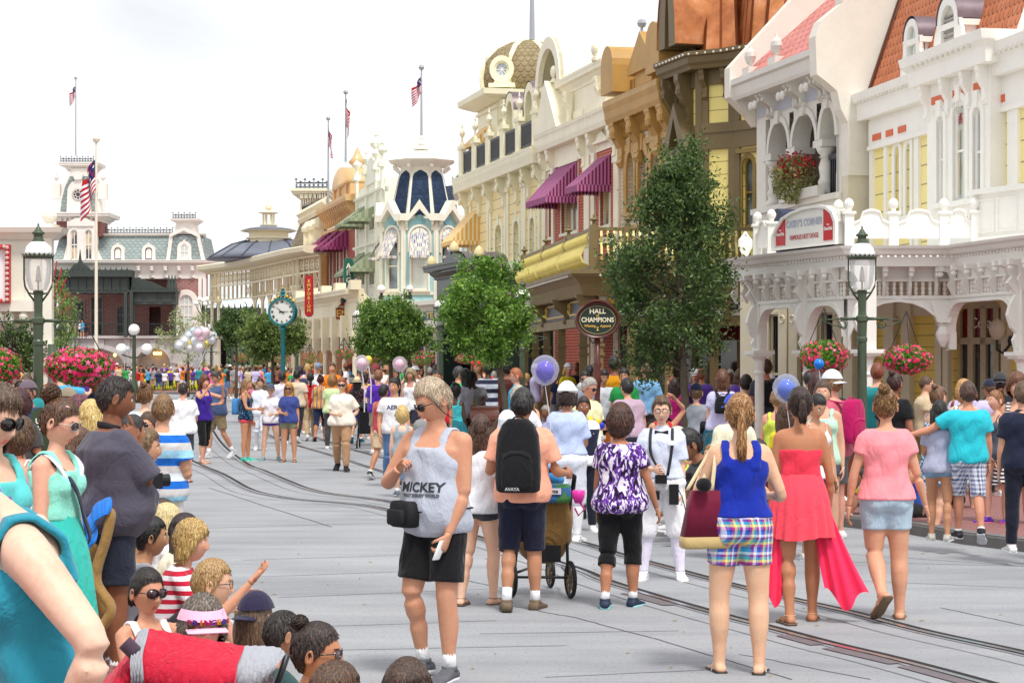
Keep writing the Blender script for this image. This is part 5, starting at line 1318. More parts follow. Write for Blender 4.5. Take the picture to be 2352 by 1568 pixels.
def leg_path(J,n,inf=0.0,hem=0.0,t1=2.0,g={}):
 S=S0;sex=g.get('sex','m');k=(1.0 if sex=='m' else 1.0)*g.get('lk',1.0)
 hj,kn,an=J['hj'+n],J['kn'+n],J['an'+n]
 prs=[(0,.054),(.2,.052),(.45,.0465),(.7,.0405),(.9,.036),(1,.0345),(1.12,.0325),(1.3,.0338),(1.5,.031),(1.75,.0235),(1.93,.0205),(2.0,.021)]
 P=[];Rr=[];back=NA([0,1.,0])
 for t,r in prs:
  if t>t1+1e-6:
   break
  p=hj+(kn-hj)*t if t<=1 else kn+(an-kn)*(t-1)
  if 1.15<t<1.6:p=p+back*.006*S
  P.append(p);Rr.append(r*S*k+inf+hem*max(0,t-.15)/t1)
 if t1<2 and abs(t1-[q[0]for q in prs if q[0]<=t1+1e-6][-1])>.02:
  t=t1;p=hj+(kn-hj)*t if t<=1 else kn+(an-kn)*(t-1)
  P.append(p);Rr.append(np.interp(t,[q[0]for q in prs],[q[1]for q in prs])*S*k+inf+hem)
 return P,Rr
def hand(mb,wr,d,side,pn,s=1.0,curl=.45,point=False,thumbc=.5,seg=6):
 d=nrm(d);side=nrm(side-np.dot(side,d)*d);pn0=np.cross(d,side);pn=pn0 if np.dot(pn0,pn)>0 else-pn0
 L=.098*s
 rings=[]
 for t,w,h in((-.12,.024,.022),(.05,.027,.019),(.25,.035,.016),(.55,.041,.014),(.85,.041,.012),(1.0,.036,.009)):
  rings.append(srg(wr+d*L*t,w*s,h*s,side,pn,12,2.4))
 mb.loft(rings)
 for i,(o,ln)in en_(((.030,.072),(.010,.080),(-.011,.075),(-.030,.060))):
  b=wr+d*L*(.93-abs(o)*1.5)+side*o*s;c=curl+i*.06
  if point:c=0.03 if i==0 else 1.35
  P=[b-d*.01*s];p=b;a=c*.6
  for j,f in en_((.44,.31,.25)):
   dirv=d*cos(a)+pn*sin(a)+side*o*1.2*(1 if not point else .3)
   p=p+nrm(dirv)*ln*f*s;P.append(p);a+=c*(.9 if j==0 else .6)
  mb.tb(P,[.0098*s,.0094*s,.0085*s,.0058*s],seg)
 b=wr+d*L*.22+side*.026*s;dv=nrm(side*.75+d*.75+pn*.35)
 p1=b+dv*.034*s;p2=p1+nrm(dv*(1-thumbc*.3)+d*.6+pn*thumbc)*.030*s;p3=p2+nrm(d*.8+pn*thumbc-side*.25*thumbc)*.024*s
 mb.tb([b-dv*.008*s,p1,p2,p3],[.014*s,.0115*s,.010*s,.0065*s],seg)
def foot_rings(J,n,inf=0.0,S=S0,up=.0,shoe=False):
 an,fd,sh=J['an'+n],J['fd'+n],J['sh'+n]
 side=nrm(np.cross(fd,[0,0,1.]));upv=nrm(np.cross(side,fd))
 if upv[2]<0:upv=-upv
 base=an-upv*.04*S
 prs=[(-.038,.014,.016),(-.03,.020,.028),(-.012,.021,.040),(.01,.021,.040),(.035,.023,.030),(.06,.026,.020),(.085,.0275,.014),(.104,.022,.010),(.112,.012,.006)]
 rings=[]
 for t,w,h in prs:
  w2=w*S+inf;h2=h*S+inf*1.3
  rings.append(srg(base+fd*t*S*(1.06 if shoe else 1)+upv*(h2/2-(.0 if not shoe else .002)),w2,h2/2,side,upv,16,2.8))
 return rings,base,fd,side,upv
def head_surf(D,g,S=S0):
 x,y,z=D[:,0],D[:,1],D[:,2]
 fem=g.get('sex','m')=='f'
 hw,hd,hh=.0425*S,.055*S,.066*S
 lowf=np.clip((-z-.05)/.95,0,1)
 X=x*(1-(.30 if fem else .22)*lowf**1.3);front=np.clip(-y,0,1);back=np.clip(y,0,1)
 X=X*(1-.10*np.clip(front,0,1)*np.abs(x))
 Y=y*1.0;Y=np.where(y>0,y*(1-.42*lowf),y*(1-.06*lowf));Z=z*1.0
 G=lambda v,m,s_:np.exp(-((v-m)/s_)**2)
 fm=(y<0)*1.0
 nose=np.interp(z,[-.50,-.40,-.30,.0,.16],[0,.55,1,.42,0])
 Y=Y-fm*nose*.21*G(x,0,.105+.06*np.clip((-z-.05)*2,0,1))
 Y=Y-fm*.04*nose*G(np.abs(x),.15,.07)*G(z,-.34,.08)*3
 Y=Y+fm*.085*G(np.abs(x),.37,.2)*G(z,.04,.12)
 Y=Y-fm*.045*G(z,.22,.09)*G(x,0,.6)
 Y=Y-fm*.03*G(np.abs(x),.5,.22)*G(z,-.22,.18)
 Y=Y-fm*.05*G(x,0,.25)*(G(z,-.55,.045)+G(z,-.655,.045))
 Y=Y+fm*.03*G(x,0,.3)*G(z,-.6,.025)
 Y=Y-fm*.075*G(x,0,.3)*G(z,-.86,.14)
 return np.stack([X*hw,Y*hd,Z*hh],1)
def head_grid(nu,nv,g):
 D=[]
 for j in rn_(nv+1):
  ph=pi*j/nv;z=-cos(ph);r=sin(ph)
  for i in rn_(nu):
   a=2*pi*i/nu;D.append((r*sin(a),-r*cos(a),z))
 D=NA(D)
 F=NA([(j*nu+i,j*nu+(i+1)%nu,(j+1)*nu+(i+1)%nu,(j+1)*nu+i)for j in rn_(nv)for i in rn_(nu)])
 return D,F
def hairline(az,st):
 if st in('short','buzz','spiky','recede'):
  f=[.62 if st=='recede' else .5,.56,.5,.12,-.18,.0,-.45,-.6]
 elif st in('mop','bob','curly'):f=[.42,.36,.2,-.3,-.6,-.7,-.8,-.9]
 else:f=[.55,.52,.42,.12,-.12,-.1,-.5,-.62]
 return np.interp(az,[0,.6,.95,1.25,1.5,1.8,2.2,pi],f)
def hair_geo(g,lod,hxf):
 st=g.get('hair','short');S=S0
 rs=np.random.RandomState(abs(hash(st))%1000 if False else len(st)*7+int(g.get('hseed',3)))
 if st=='bald':return[]
 nu,nv=((64,48),(32,24),(16,12))[lod]
 D,F=head_grid(nu,nv,g)
 az=np.arccos(np.clip(-D[:,1]/np.maximum(1e-6,np.hypot(D[:,0],D[:,1])),-1,1))
 m=D[:,2]>hairline(az,st)-.06
 base=head_surf(D*NA([1,1,1]),g)
 off={'buzz':.004,'short':.013,'recede':.009,'spiky':.02,'mop':.028,'curly':.035,'bob':.024,'long':.018,'pony':.012,'bun':.012,'braid':.012}.get(st,.014)
 if g.get('cap')and g['cap']!='visor':off=min(off,.008)
 N=base/np.linalg.norm(base,axis=1)[:,None]
 tn=np.clip((D[:,2]-(hairline(az,st)-.06))/.25,0,1)
 wob=(np.sin(az*23+D[:,2]*9)+np.sin(az*41+2)+rs.rand(len(D))*1.5)*.0008*(2.2 if st in('curly','mop','bob')else 1)
 V=base+N*((off*(.35+.65*tn**.6))+wob)[:,None]
 V[:,2]+=np.where(D[:,2]>.5,off*.5,0)
 if st in('short','spiky'):V[:,2]+=np.clip(D[:,2],0,1)*.006*(-D[:,1]*.5+.5)
 keep=m[F].sum(1)>=3
 mb=MB();out=[]
 Fk=F[keep]
 out.append((V,Fk,0));Vin=base+N*.001;
 ns=(620,130,0)[lod]
 if g.get('cap'):ns=ns//2
 sr=(.0014,.0027,.006)[lod]
 tie={'pony':(0,.93,.35),'bun':(0,.55,.83),'braid':(0,.9,-.3)}.get(st)
 cand=np.where(m&(D[:,2]<(.3 if g.get('cap')and g['cap']!='visor' else .98)))[0]
 for _ in rn_(ns):
  i=cand[rs.randint(len(cand))];d0=D[i];pts=[]
  if tie is not None:tgt=nrm(NA(tie)+rs.randn(3)*.08);k=1.0
  else:
   cr=NA([.1,.35,.93]);tgt=nrm(d0+(d0-cr*np.dot(d0,cr))*.9+NA([0,0,-.35])+rs.randn(3)*.12);k=.5 if st not in('long','bob')else .8
  for t in(0,.33,.66,1):
   d=nrm(d0*(1-t*k)+tgt*t*k);b=head_surf(d[None],g)[0];nn=nrm(b)
   pts.append(b+nn*(off*(.95 if d[2]>hairline(acos(max(-1,min(1,-d[1]/max(1e-6,hypot(d[0],d[1]))))),st)else .4)+rs.rand()*.005+(rs.rand()*.012*t if st in('spiky','curly')else 0)))
  mb.tb(pts,[sr,sr*1.25,sr*1.1,sr*.4],4)
 if st in('long','bob')or g.get('curtain'):
  Lh=g.get('hlen',.30 if st=='long' else .06)
  rings=[]
  for t in LS(0,1,8):
   w=.062*S*(1-.25*t)if st=='long' else .052*S
   c=NA([0,.026*S+.012*t,.01*S-(.05*S+Lh*.93)*t])
   rings.append(srg(c,w*(.78+.3*sin(min(1,t*1.6)*pi*.5)),.024*S*(1-.35*t)+.008*S,(1,0,0),(0,1,0),20))
  mb.loft(rings)
  for _ in rn_((420,90,0)[lod]):
   a=rs.uniform(-1.75,1.75);r0=NA([sin(a)*.060*S,cos(a)*.056*S+.004*S,rs.uniform(-.1,.35)*.066*S])
   ln=Lh*rs.uniform(.75,1.08)+.05*S;pts=[];w=rs.uniform(0,6.3)
   for t in LS(0,1,7):
    wv=.007*sin(t*9+w)*t*(1.8 if g.get('wavy')else 1)
    pts.append(r0*NA([1-.12*t,1-.1*t,1])+NA([wv,wv*.5+.012*t,-ln*t]))
   mb.tb(pts,NA([.5,1,1.2,1.2,1.1,.8,.25])*sr*1.9,4)
 if st=='pony' or st=='braid':
  b=head_surf(NA([nrm(NA(tie))]),g)[0]+nrm(NA(tie))*off
  Lh=g.get('hlen',.22)
  for q in rn_((200,36,4)[lod]):
   a=rs.uniform(0,6.28);rr=rs.rand()**.5*.022;dx,dz=cos(a)*rr,sin(a)*rr*.8;pts=[]
   L2=Lh*rs.uniform(.7,1.05);w=rs.uniform(0,6)
   for t in LS(0,1,6):
    pts.append(b+NA([dx*(.35+1.3*t*(1-t*.3))+.004*sin(7*t+w),.03*sin(min(1,t*2.2)*pi/2)+dz*.6,dz*.3+.012*sin(min(1,t*3)*pi)-L2*t**1.25]))
   mb.tb(pts,NA([.8,1.4,1.6,1.5,1.1,.3])*max(sr,.0035)*(1 if lod<2 else 2),4)
 if st=='bun':
  b=head_surf(NA([nrm(NA(tie))]),g)[0]+nrm(NA(tie))*.032*g.get('bunk',1)
  mb.ball(b,.030*g.get('bunk',1),12)
  for q in rn_((60,16,0)[lod]):
   ax=nrm(rs.randn(3)*.5+nrm(NA(tie)));e1=nrm(np.cross(ax,[.3,.2,.9]));e2=np.cross(ax,e1)
   r1=rs.uniform(.026,.037)*g.get('bunk',1);a0=rs.uniform(0,6.3);h=rs.uniform(-.016,.016)
   mb.tb([b+(e1*cos(a0+t)+e2*sin(a0+t))*sqrt(max(1e-6,r1*r1-h*h))+ax*h for t in LS(0,2.6,7)],NA([.4,1,1.2,1.2,1.2,1,.4])*sr*1.6,4)
 if mb.n:out.append((NC(mb.v),mb.f,0))
 return[(hxf(V),F,k)for V,F,k in out]
def build_fig(g):
 lod=g.get('lod',1);S=S0;J=sk_(g);vx=(.011,.016,.026)[lod];sg=(16,12,8)[lod];sex=g.get('sex','m')
 body=MB()
 body.loft(trings(J,g,n=24))
 hc,hR,hk=J['hc'],J['hR'],J['hk']
 neckr=(.030 if sex=='m' else .0245)*S*(.85 if g.get('kid')else 1)
 nback=J['nb']-J['sp']*.03*S+NA([0,.004*S,0])
 body.tb([nback-J['sp']*.03*S,nback,J['nb']+(hc-J['nb'])*.35,hc-hR@NA([0,-.004*S,.03*S])],[neckr*1.9,neckr*1.35,neckr,neckr*.98],sg)
 for s,n in((1,'L'),(-1,'R')):
  P,r=arm_path(J,n,g=g);body.tb(P,r,sg)
  body.ball(J['sj'+n],.0325*S*(1 if sex=='m' else .85)*g.get('ak',1),12)
  body.tb([J['H']+J['sp']*.282*S*J['tk'],J['sj'+n]+J['sp']*.008*S],[.030*S,.026*S],sg)
  P,r=leg_path(J,n,g=g);body.tb(P,r,sg)
  rg,*_=foot_rings(J,n);body.loft(rg)
  body.tb([J['an'+n]-J['sh'+n]*.0*S,J['an'+n]+J['sh'+n]*.022*S],[.021*S,.022*S],sg)
  if g.get('butt',1):body.ball(J['H']+J['rt']*s*.045*S-J['fw']*.03*S+J['sp']*-.02*S,.045*S*g.get('bw',1)**.5,12)
  if sex=='f' and not g.get('kid'):body.ball(J['H']+J['rt']*s*.038*S+J['fw']*.030*S*g.get('bw',1)+J['sp']*.198*S*J['tk'],.042*S*g.get('bust',1),12)
 V,F=remesh(body,vx,(9,5,3)[lod])
 parts=[(V,F,0)]
 nu,nv=((64,52),(36,30),(16,14))[lod]
 D,HF=head_grid(nu,nv,g);HV=head_surf(D,g)
 mz=D[HF].mean(1);fr=mz[:,1]<-.55
 hm=np.zeros(len(HF),int)
 hm[fr&(np.abs(mz[:,0])<.27)&(mz[:,2]>-.70)&(mz[:,2]<-.52)]=1
 hm[fr&(np.abs(np.abs(mz[:,0])-.38)<.19)&(np.abs(mz[:,2]-.235+np.abs(np.abs(mz[:,0])-.36)*.15)<(.035 if sex=='f' else .05))]=2
 if g.get('beard'):hm[(mz[:,1]<.1)&(mz[:,2]<-.42)&~((np.abs(mz[:,0])<.25)&(mz[:,2]>-.7))&(hm==0)]=2
 hxf=lambda A:(np.asarray(A)*hk)@hR.T+hc
 parts.append((hxf(HV),HF,hm))
 eb=MB();eb2=MB();eb3=MB()
 for s in(1,-1):
  ex=s*.37;q=head_surf(NA([nrm([ex*1.0,-.93,.045])]),g)[0]
  if lod<2:
   eb2.ball(q+NA([0,.0065,0]),.0115,12);eb3.ball(q+NA([0,.0012,0]),.0062,8)
   er=head_surf(NA([[s*.999,.08,-.03]]),g)[0]+NA([s*.004,0,0])
   for t in rn_(1):
    eb.add(srg(er,.011,.030,(0,1,.2),(0,-.2,1),12,2),[tuple(rn_(12))])
   ring=[]
   for k2,(o,rr)in en_(((-.006,.85),(.004,1.0),(.010,.95),(.007,.55))):
    ring.append(srg(er+NA([s*o,o*.5,.0]),.0155*rr,.031*rr,(0,1,.25),(0,-.25,1),12,2))
   eb.loft(ring)
 if eb.n:parts.append((hxf(NC(eb.v)),eb.f,0))
 if eb2.n and not g.get('eyesclosed'):parts.append((hxf(NC(eb2.v)),eb2.f,3));parts.append((hxf(NC(eb3.v)),eb3.f,4))
 hb=MB();hand_info={}
 hd=g.get('hands',('r','r'))
 for s,n,hm_ in((1,'L',hd[0]),(-1,'R',hd[1])):
  d=nrm(J['wr'+n]-J['el'+n]);inward=-s*J['rt'];fwd=J['fw']
  if hm_=='n':continue
  kw=dict(curl=.4);side=fwd if abs(np.dot(d,fwd))<.7 else NA([0,0,1.])
  if hm_=='g':kw=dict(curl=1.05,thumbc=.9)
  if hm_=='p':kw=dict(point=True,thumbc=1)
  if hm_=='o':kw=dict(curl=.12,thumbc=.2)
  if 'hside' in g:side=NA(g['hside'],float)
  if lod==2:
   hb.tb([J['wr'+n],J['wr'+n]+d*.07,J['wr'+n]+d*.15],[.023,.032,.015],6,flat=.6)
  else:hand(hb,J['wr'+n],d,side,inward if hm_!='b' else-inward,.98 if sex=='m' else .9,seg=6 if lod==0 else 5,**kw)
 if hb.n:parts.append((NC(hb.v),hb.f,0))
 out=[('person',mkmesh('person',parts),'skin')]
 top,ztop=V[:,2].max(),(hc[2]+.066*S*hk)
 hg=hair_geo(g,lod,hxf)
 if hg:out.append(('hair',mkmesh('hair',hg),'hair'))
 cvx=(.011,.017,.026)[lod]
 tt=g.get('top','tee');bt=g.get('bot','shorts')
 def fold(V,amp=.004,seed=0):
  a=amp*(np.sin(V[:,2]*38+V[:,0]*22+seed)+np.sin(V[:,2]*19-V[:,0]*31+V[:,1]*17+seed*2)+.7*np.sin(V[:,0]*60+V[:,2]*25))
  c=V.mean(0);d=V-NA([J['H'][0],J['H'][1],0]);d[:,2]=0
  n=d/(np.linalg.norm(d,axis=1)[:,None]+1e-6);return V+n*a[:,None]
 if tt and tt!='none':
  m=MB();loose=g.get('loose',.012)
  tuck=tt.endswith('!');t_=tt.rstrip('!')
  lo=.03 if tuck else g.get('hem',.09 if bt in('dress','longdress')else-.035)
  if t_ in('tee','polo','long','shirt'):
   m.loft(trings(J,g,loose+.006,lo,.294,flare=0 if tuck else g.get('flare',.022)))
   for s,n in((1,'L'),(-1,'R')):
    P,r=arm_path(J,n,.010,g.get('slh',.016),{'tee':g.get('sl',.62),'polo':.72,'shirt':.78,'long':1.92}[t_]if t_!='tee' else g.get('sl',.55),g)
    t1={'polo':.7,'shirt':.8,'long':1.92}.get(t_,g.get('sl',.62))
    if t1<1:
     sj,el=J['sj'+n],J['el'+n];P=[sj+(el-sj)*q for q in(0,.3*t1,.7*t1,t1)];r=[(.036*S*(1 if sex=='m' else .86)+.006)*g.get('ak',1)+g.get('slh',.010)*q for q in(0,.3,.7,1)]
    m.tb(P,r,16)
    m.tb([J['H']+J['sp']*.272*S*J['tk'],J['sj'+n]+J['sp']*.006*S],[.034*S,.033*S],16)
    m.ball(J['sj'+n]-J['rt']*s*.004*S,.038*S*(1 if sex=='m' else .88)*g.get('ak',1),14)
    if sex=='f' and not g.get('kid'):m.ball(J['H']+J['rt']*s*.040*S+J['fw']*.030*S*g.get('bw',1)+J['sp']*.198*S*J['tk'],.042*S*g.get('bust',1)+loose*.6,14)
   if t_ in('polo','shirt'):m.tb([J['nb']-J['sp']*.022*S,J['nb']+J['sp']*.012*S],[neckr*1.5,neckr*1.28],16)
   else:m.tb([J['nb']-J['sp']*.03*S,J['nb']-J['sp']*.006*S],[neckr*1.75,neckr*1.42],16)
  elif t_ in('tank','cami'):
   w=.070 if t_=='tank' else .058
   m.loft(trings(J,g,loose*.6+.005,lo,.245 if t_=='tank' else .225,xs=[(.0,.2),(.17,.2),(.245,w*1.25)],flare=0 if tuck else g.get('flare',.018)))
   for s,n in((1,'L'),(-1,'R')):
    if sex=='f' and not g.get('kid'):m.ball(J['H']+J['rt']*s*.040*S+J['fw']*.030*S*g.get('bw',1)+J['sp']*.198*S*J['tk'],.042*S*g.get('bust',1)+.008,14)
    sw2=.055*S if t_=='tank' else .058*S
    top_=J['H']+J['sp']*.304*S*J['tk']+J['rt']*s*sw2*.95
    arr=[(J['H']+J['sp']*.215*S+J['rt']*s*sw2*1.0+J['fw']*.060*S*g.get('bw',1)),(J['H']+J['sp']*.27*S+J['rt']*s*sw2+J['fw']*.042*S),top_+J['fw']*.012*S,top_-J['fw']*.018*S,(J['H']+J['sp']*.27*S+J['rt']*s*sw2-J['fw']*.052*S),(J['H']+J['sp']*.21*S+J['rt']*s*sw2*.9-J['fw']*.062*S*g.get('bw',1))]
    wd=.030 if t_=='tank' else .011
    wd*=g.get('strap',1)
    sm=[NA(arr[0])]
    for a,b in zip(arr[:-1],arr[1:]):sm+=[a+(b-a)*.5,b]
    m.tb(sm,[[wd*1.0,.010]]*len(sm),10,ref=(0,1,.3)if False else(1,0,0))if False else m.loft([srg(p,wd,.011,J['rt'],nrm(np.cross(J['rt'],(sm[min(i+1,len(sm)-1)]-sm[max(i-1,0)]))),10)for i,p in en_(sm)])
  elif t_=='strapless':
   m.loft(trings(J,g,.008,.06,.215))
   for s in(1,-1):m.ball(J['H']+J['rt']*s*.040*S+J['fw']*.030*S+J['sp']*.198*S,.042*S+.007,14)
  V,F=remesh(m,cvx,(3,3,2)[lod]);V=fold(V,.0032 if lod<2 else 0,g.get('fs',1))
  out.append(({'tee':'t_shirt','polo':'polo_shirt','shirt':'shirt','long':'long_sleeved_shirt','tank':'tank_top','cami':'camisole','strapless':'bodice'}[t_],mkmesh('top',[(V,F,0)]),'top'))
 if bt and bt!='none':
  if bt in('skirt','miniskirt','dress','longdress'):
   zt={'dress':.11}.get(bt,.075 if bt!='longdress' else .1);L=g.get('slen',{'skirt':.28,'miniskirt':.17,'dress':.30,'longdress':.42}[bt])*S
   c0=J['H']+J['sp']*zt*S;arrT=NA(TORSO_F);rx0=np.interp(zt,arrT[:,0],arrT[:,1])*S*g.get('bw',1)+.012;ry0=np.interp(zt,arrT[:,0],arrT[:,2])*S*g.get('bw',1)+.012
   fl=g.get('sflare',.07);n=96;rings=[];nf=g.get('folds',14)
   a=LS(0,2*pi,n,endpoint=False)
   for t in LS(0,1,14):
    hipb=.035*sin(min(1,t*2.2)*pi/2);rx=rx0+hipb+fl*t;ry=ry0+hipb*1.1+fl*.9*t
    w=1+(.075*t)*np.sin(a*nf+2*np.sin(a*2))+.04*t*np.sin(a*5+1)
    rings.append(np.stack([c0[0]+np.cos(a)*rx*w,c0[1]+np.sin(a)*ry*w+g.get('sback',0)*t,np.full(n,c0[2]-L*t)+.012*t*np.sin(a*3+1)],1))
   mm=MB();mm.loft(rings,cap=False);mm.sZ=True
   out.append(('skirt',mkmesh('skirt',[(NC(mm.v),mm.f,0)]),'bot'))
  else:
   m=MB();t1,inf,hem={'shorts':(.82,.012,.022),'short':(.42,.010,.008),'knee':(1.06,.012,.016),'capri':(1.3,.012,.006),'pants':(1.97,.012,.008),'jeans':(1.97,.009,.002),'hot':(.27,.009,.006),'knick':(1.2,.022,.022)}[bt]
   inf=g.get('binf',inf);t1=g.get('blen',t1)
   m.loft(trings(J,g,.009,-.055,g.get('waist',.075 if(not tt or tt.endswith('!'))else .0)))
   for s,n in((1,'L'),(-1,'R')):
    P,r=leg_path(J,n,inf,hem,t1,g)
    if bt=='knick':r[-1]*=.8
    m.tb(P,r,16);m.ball(J['H']+J['rt']*s*.045*S-J['fw']*.03*S+J['sp']*-.02*S,.045*S*g.get('bw',1)**.5+.012,14)
   V,F=remesh(m,cvx,(3,3,2)[lod]);V=fold(V,.002 if lod<2 else 0,5)
   out.append(({'short':'shorts','knee':'shorts','hot':'shorts','capri':'capri_trousers','pants':'trousers','knick':'breeches'}.get(bt,bt),mkmesh('bottom',[(V,F,0)]),'bot'))
 sh=g.get('shoe','sneaker')
 if sh and lod<3:
  for n in 'LR':
   rg,base,fd,side,upv=foot_rings(J,n,.0 if sh in('flip','sandal')else .007,shoe=sh=='sneaker')
   m=MB();m.sZ=True
   wds=[(-.040,.016),(-.032,.023),(-.012,.025),(.02,.024),(.05,.028),(.085,.031),(.108,.026),(.122,.012)]
   th=.014 if sh in('flip','sandal')else .022
   out_=[]
   for t,w in wds:out_.append((t*S,w*S))
   poly=[base+fd*t+side*w for t,w in out_]+[base+fd*t-side*w for t,w in out_[::-1]]
   lo_=[p-upv*(th*.55)for p in poly];hi_=[p+upv*(th*.45)for p in poly]
   k=len(poly);solV=NA(lo_+hi_);solF=[tuple(rn_(k-1,-1,-1)),tuple(rn_(k,2*k))]+[(i,(i+1)%k,k+(i+1)%k,k+i)for i in rn_(k)]
   ps=[(solV,solF,1)]
   if sh in('flip','sandal'):
    st=lambda a,b,h:m.tb([base+fd*a*S+side*b*S+upv*.004,base+fd*(a+.02)*S+side*b*.5*S+upv*h*S,base+fd*.075*S+upv*.020*S],.005,6)
    st(.02,.024,.03);st(.02,-.024,.03)
    if sh=='sandal':
     m.tb([J['an'+n]+fd*cos(a)*.024*S+side*sin(a)*.024*S-upv*.006*S for a in LS(0,6.28,12)],.004,5)
     m.tb([base+fd*.07*S+side*cos(a)*.029*S+upv*max(0,sin(a))*.022*S for a in LS(0,3.14,8)],.006,5)
   else:
    m.loft(rg)
    if sh=='sneaker':
     m.tb([J['an'+n]-upv*.012*S,J['an'+n]+upv*.004*S],[.027*S,.0265*S],14)
     m.loft([srg(base+fd*t*S+upv*h*S,.009*S,.004,side,upv,8)for t,h in((.012,.042),(.03,.035),(.055,.026),(.072,.019))])
   ps.append((NC(m.v),m.f,0))
   out.append(('sandal' if sh in('flip','sandal')else 'shoe',mkmesh('shoe',ps),'shoe'))
   if g.get('sock'):
    m2=MB();m2.sZ=True;q=J['an'+n];up_=-J['sh'+n]
    hh=g['sock']
    if hh>.15:
     P,r=leg_path(J,n,.004,0,2.0,g);P,r=P[5:],r[5:];m2.tb(P,r,14)
    else:m2.tb([q-up_*.012,q+up_*hh*.5,q+up_*hh],[.0235*S,.0225*S,.0225*S],14)
    out.append(('sock',mkmesh('sock',[(NC(m2.v),m2.f,0)]),'sock'))
 def hp_(mb_,name,role):
  if mb_.n:out.append((name,mkmesh(name,[(hxf(NC(mb_.v)),mb_.f,mb_.mi)]),role))
 if g.get('glass'):
  m=MB();m.sZ=True;big=1.25 if g['glass']=='big' else 1.0
  yf=-.0965
  for s in(1,-1):
   c=NA([s*.0295,yf,.003])
   m.cur=0
   if g['glass']!='clear':m.loft([srg(c+NA([0,o,0]),.0255*big,.0185*big,nrm([1,s*.28,0]),(0,0,1),14,3)for o in(-.001,.002)])
   m.cur=1
   m.tb([c+nrm([1,s*.28,0])*cos(a)*.0265*big+NA([0,0,1])*sin(a)*.0195*big for a in LS(0,6.283,15)],.0022,5,cap=False)
   m.tb([c+NA([s*.023*big,.006,.006]),[s*.074,-.045,.008],[s*.079,.01,.004]],.0026,5)
  m.tb([[-.009,yf-.002,.004],[.009,yf-.002,.004]],.002,5)
  hp_(m,'eyeglasses' if g['glass']=='clear' else 'sunglasses','glass')
 if g.get('cap'):
  m=MB();m.sZ=True;ck=g['cap']
  nu2,nv2=(32,20)if lod<2 else(14,10)
  D,HF2=head_grid(nu2,nv2,g);B=head_surf(D,g);N=B/np.linalg.norm(B,axis=1)[:,None]
  keep=(D[HF2][:,:,2].min(1)>(.28 if ck!='flat' else .2));Bc=B+N*(.020 if ck!='flat' else .032);Bc[:,2]+=np.where(D[:,2]>.3,.008,0)
  m.add(Bc,[tuple(f)for f in HF2[keep]])
  if ck in('cap','capback','visor'):
   sgn=-1 if ck!='capback' else 1
   if ck=='visor':Bc=B+N*.045;m=MB();m.sZ=True;kp=(D[HF2][:,:,2].min(1)>.22)&(D[HF2][:,:,2].max(1)<.62);m.add(Bc,[tuple(f)for f in HF2[kp]])
   m.cur=1
   V=[];na=13
   for j in rn_(5):
    for i in rn_(na):
     a=R(-62+124*i/(na-1));kv=1.32 if ck=='visor' else 1;r0=NA([sin(a)*.078*kv,sgn*cos(a)*.100*kv,.028]);ext=.075*(j/4)*cos(a*.9)**.8
     V.append(r0+NA([0,sgn*ext,-.012*(j/4)-.014*(abs(sin(a))**2)]))
   Fb=[(j*na+i,j*na+i+1,(j+1)*na+i+1,(j+1)*na+i)for j in rn_(4)for i in rn_(na-1)]
   m.add(V,Fb);m.add(NA(V)-NA([0,0,.003]),Fb)
  elif ck=='brim':
   m.cur=1;m.lt([(.078,.030),(.10,.022),(.135,.010),(.137,.007),(.10,.017),(.078,.024)],(0,0,.004),28,sy=1.12)
  elif ck=='flat':
   m.cur=1;m.loft([srg((0,-.02,.03+h),.1*k,.115*k,(1,0,0),(0,1,0),24)for h,k in((.0,.84),(.012,.98),(.035,1.02),(.055,.8),(.062,.3))])
   m.loft([srg((0,-.11,.028+h),.06,.035,(1,0,0),(0,1,0),16)for h in(-.003,.003)])
  hp_(m,{'visor':'sun_visor','brim':'sun_hat','flat':'flat_cap'}.get(ck,'baseball_cap'),'cap')
 J['ztop']=ztop;J['g']=g
 return out,J
GCACHE={}
PEOPLE=[]
def mats_for(role,sp):
 sk=sp.get('skin','#c68f6c')
 if role=='skin':
  c=C(sk);lip=(min(1,c[0]*.95),c[1]*.48,c[2]*.52)
  return[skinm(sk),pnt(tuple(round(v,3)for v in lip),.4,.1,9),hairm(sp.get('hc','#3a2a1e')if sp.get('hc')not in('#d8d0c0',)else '#8a7a66'),pnt('#e8e4de',.3,.02),pnt('#2a1c12',.2,.02)]
 if role=='hair':return[hairm(sp.get('hc','#3a2a1e'),sp.get('hc2'))]
 v={'top':'tc','bot':'bc','shoe':'sc','glass':'gc','cap':'cc','sock':'kc'}[role]
 d={'tc':'#bbbbbb','bc':'#333344','sc':['#d8d8d8','#e8e8e8'],'gc':['#0b0b0c','#161414'],'cc':'#333333','kc':'#e9e9ec'}[v]
 c=sp.get(v,d)
 def mk(q):
  if not isinstance(q,str):return q if hasattr(q,'node_tree')else clo(**q)
  if role=='glass':return pnt(q,.08,.02,3,0,.8)
  if role=='shoe':return pnt(q,.6,.2,30)
  return clo(q,wr=.35 if role=='cap' else .6)
 if role=='shoe':c=c if isinstance(c,(list,tuple))else[c,c]
 if role in('glass','cap'):c=c if isinstance(c,(list,tuple))else[c,c]
 return[mk(q)for q in c]if isinstance(c,(list,tuple))else[mk(c)]
GEO_KEYS=('lod','sex','kid','bw','belly','lean','side','legs','arms','hy','hp','hair','hlen','top','bot','shoe','sock','glass','cap','beard','hands','sl','hem','flare','loose','slen','sflare','folds','sback','sw','ak','lk','bust','pelvis','bunk','wavy','strap','waist','slh','toe','hf','blen','binf','butt','hseed','armrel','fs','hside','curtain')
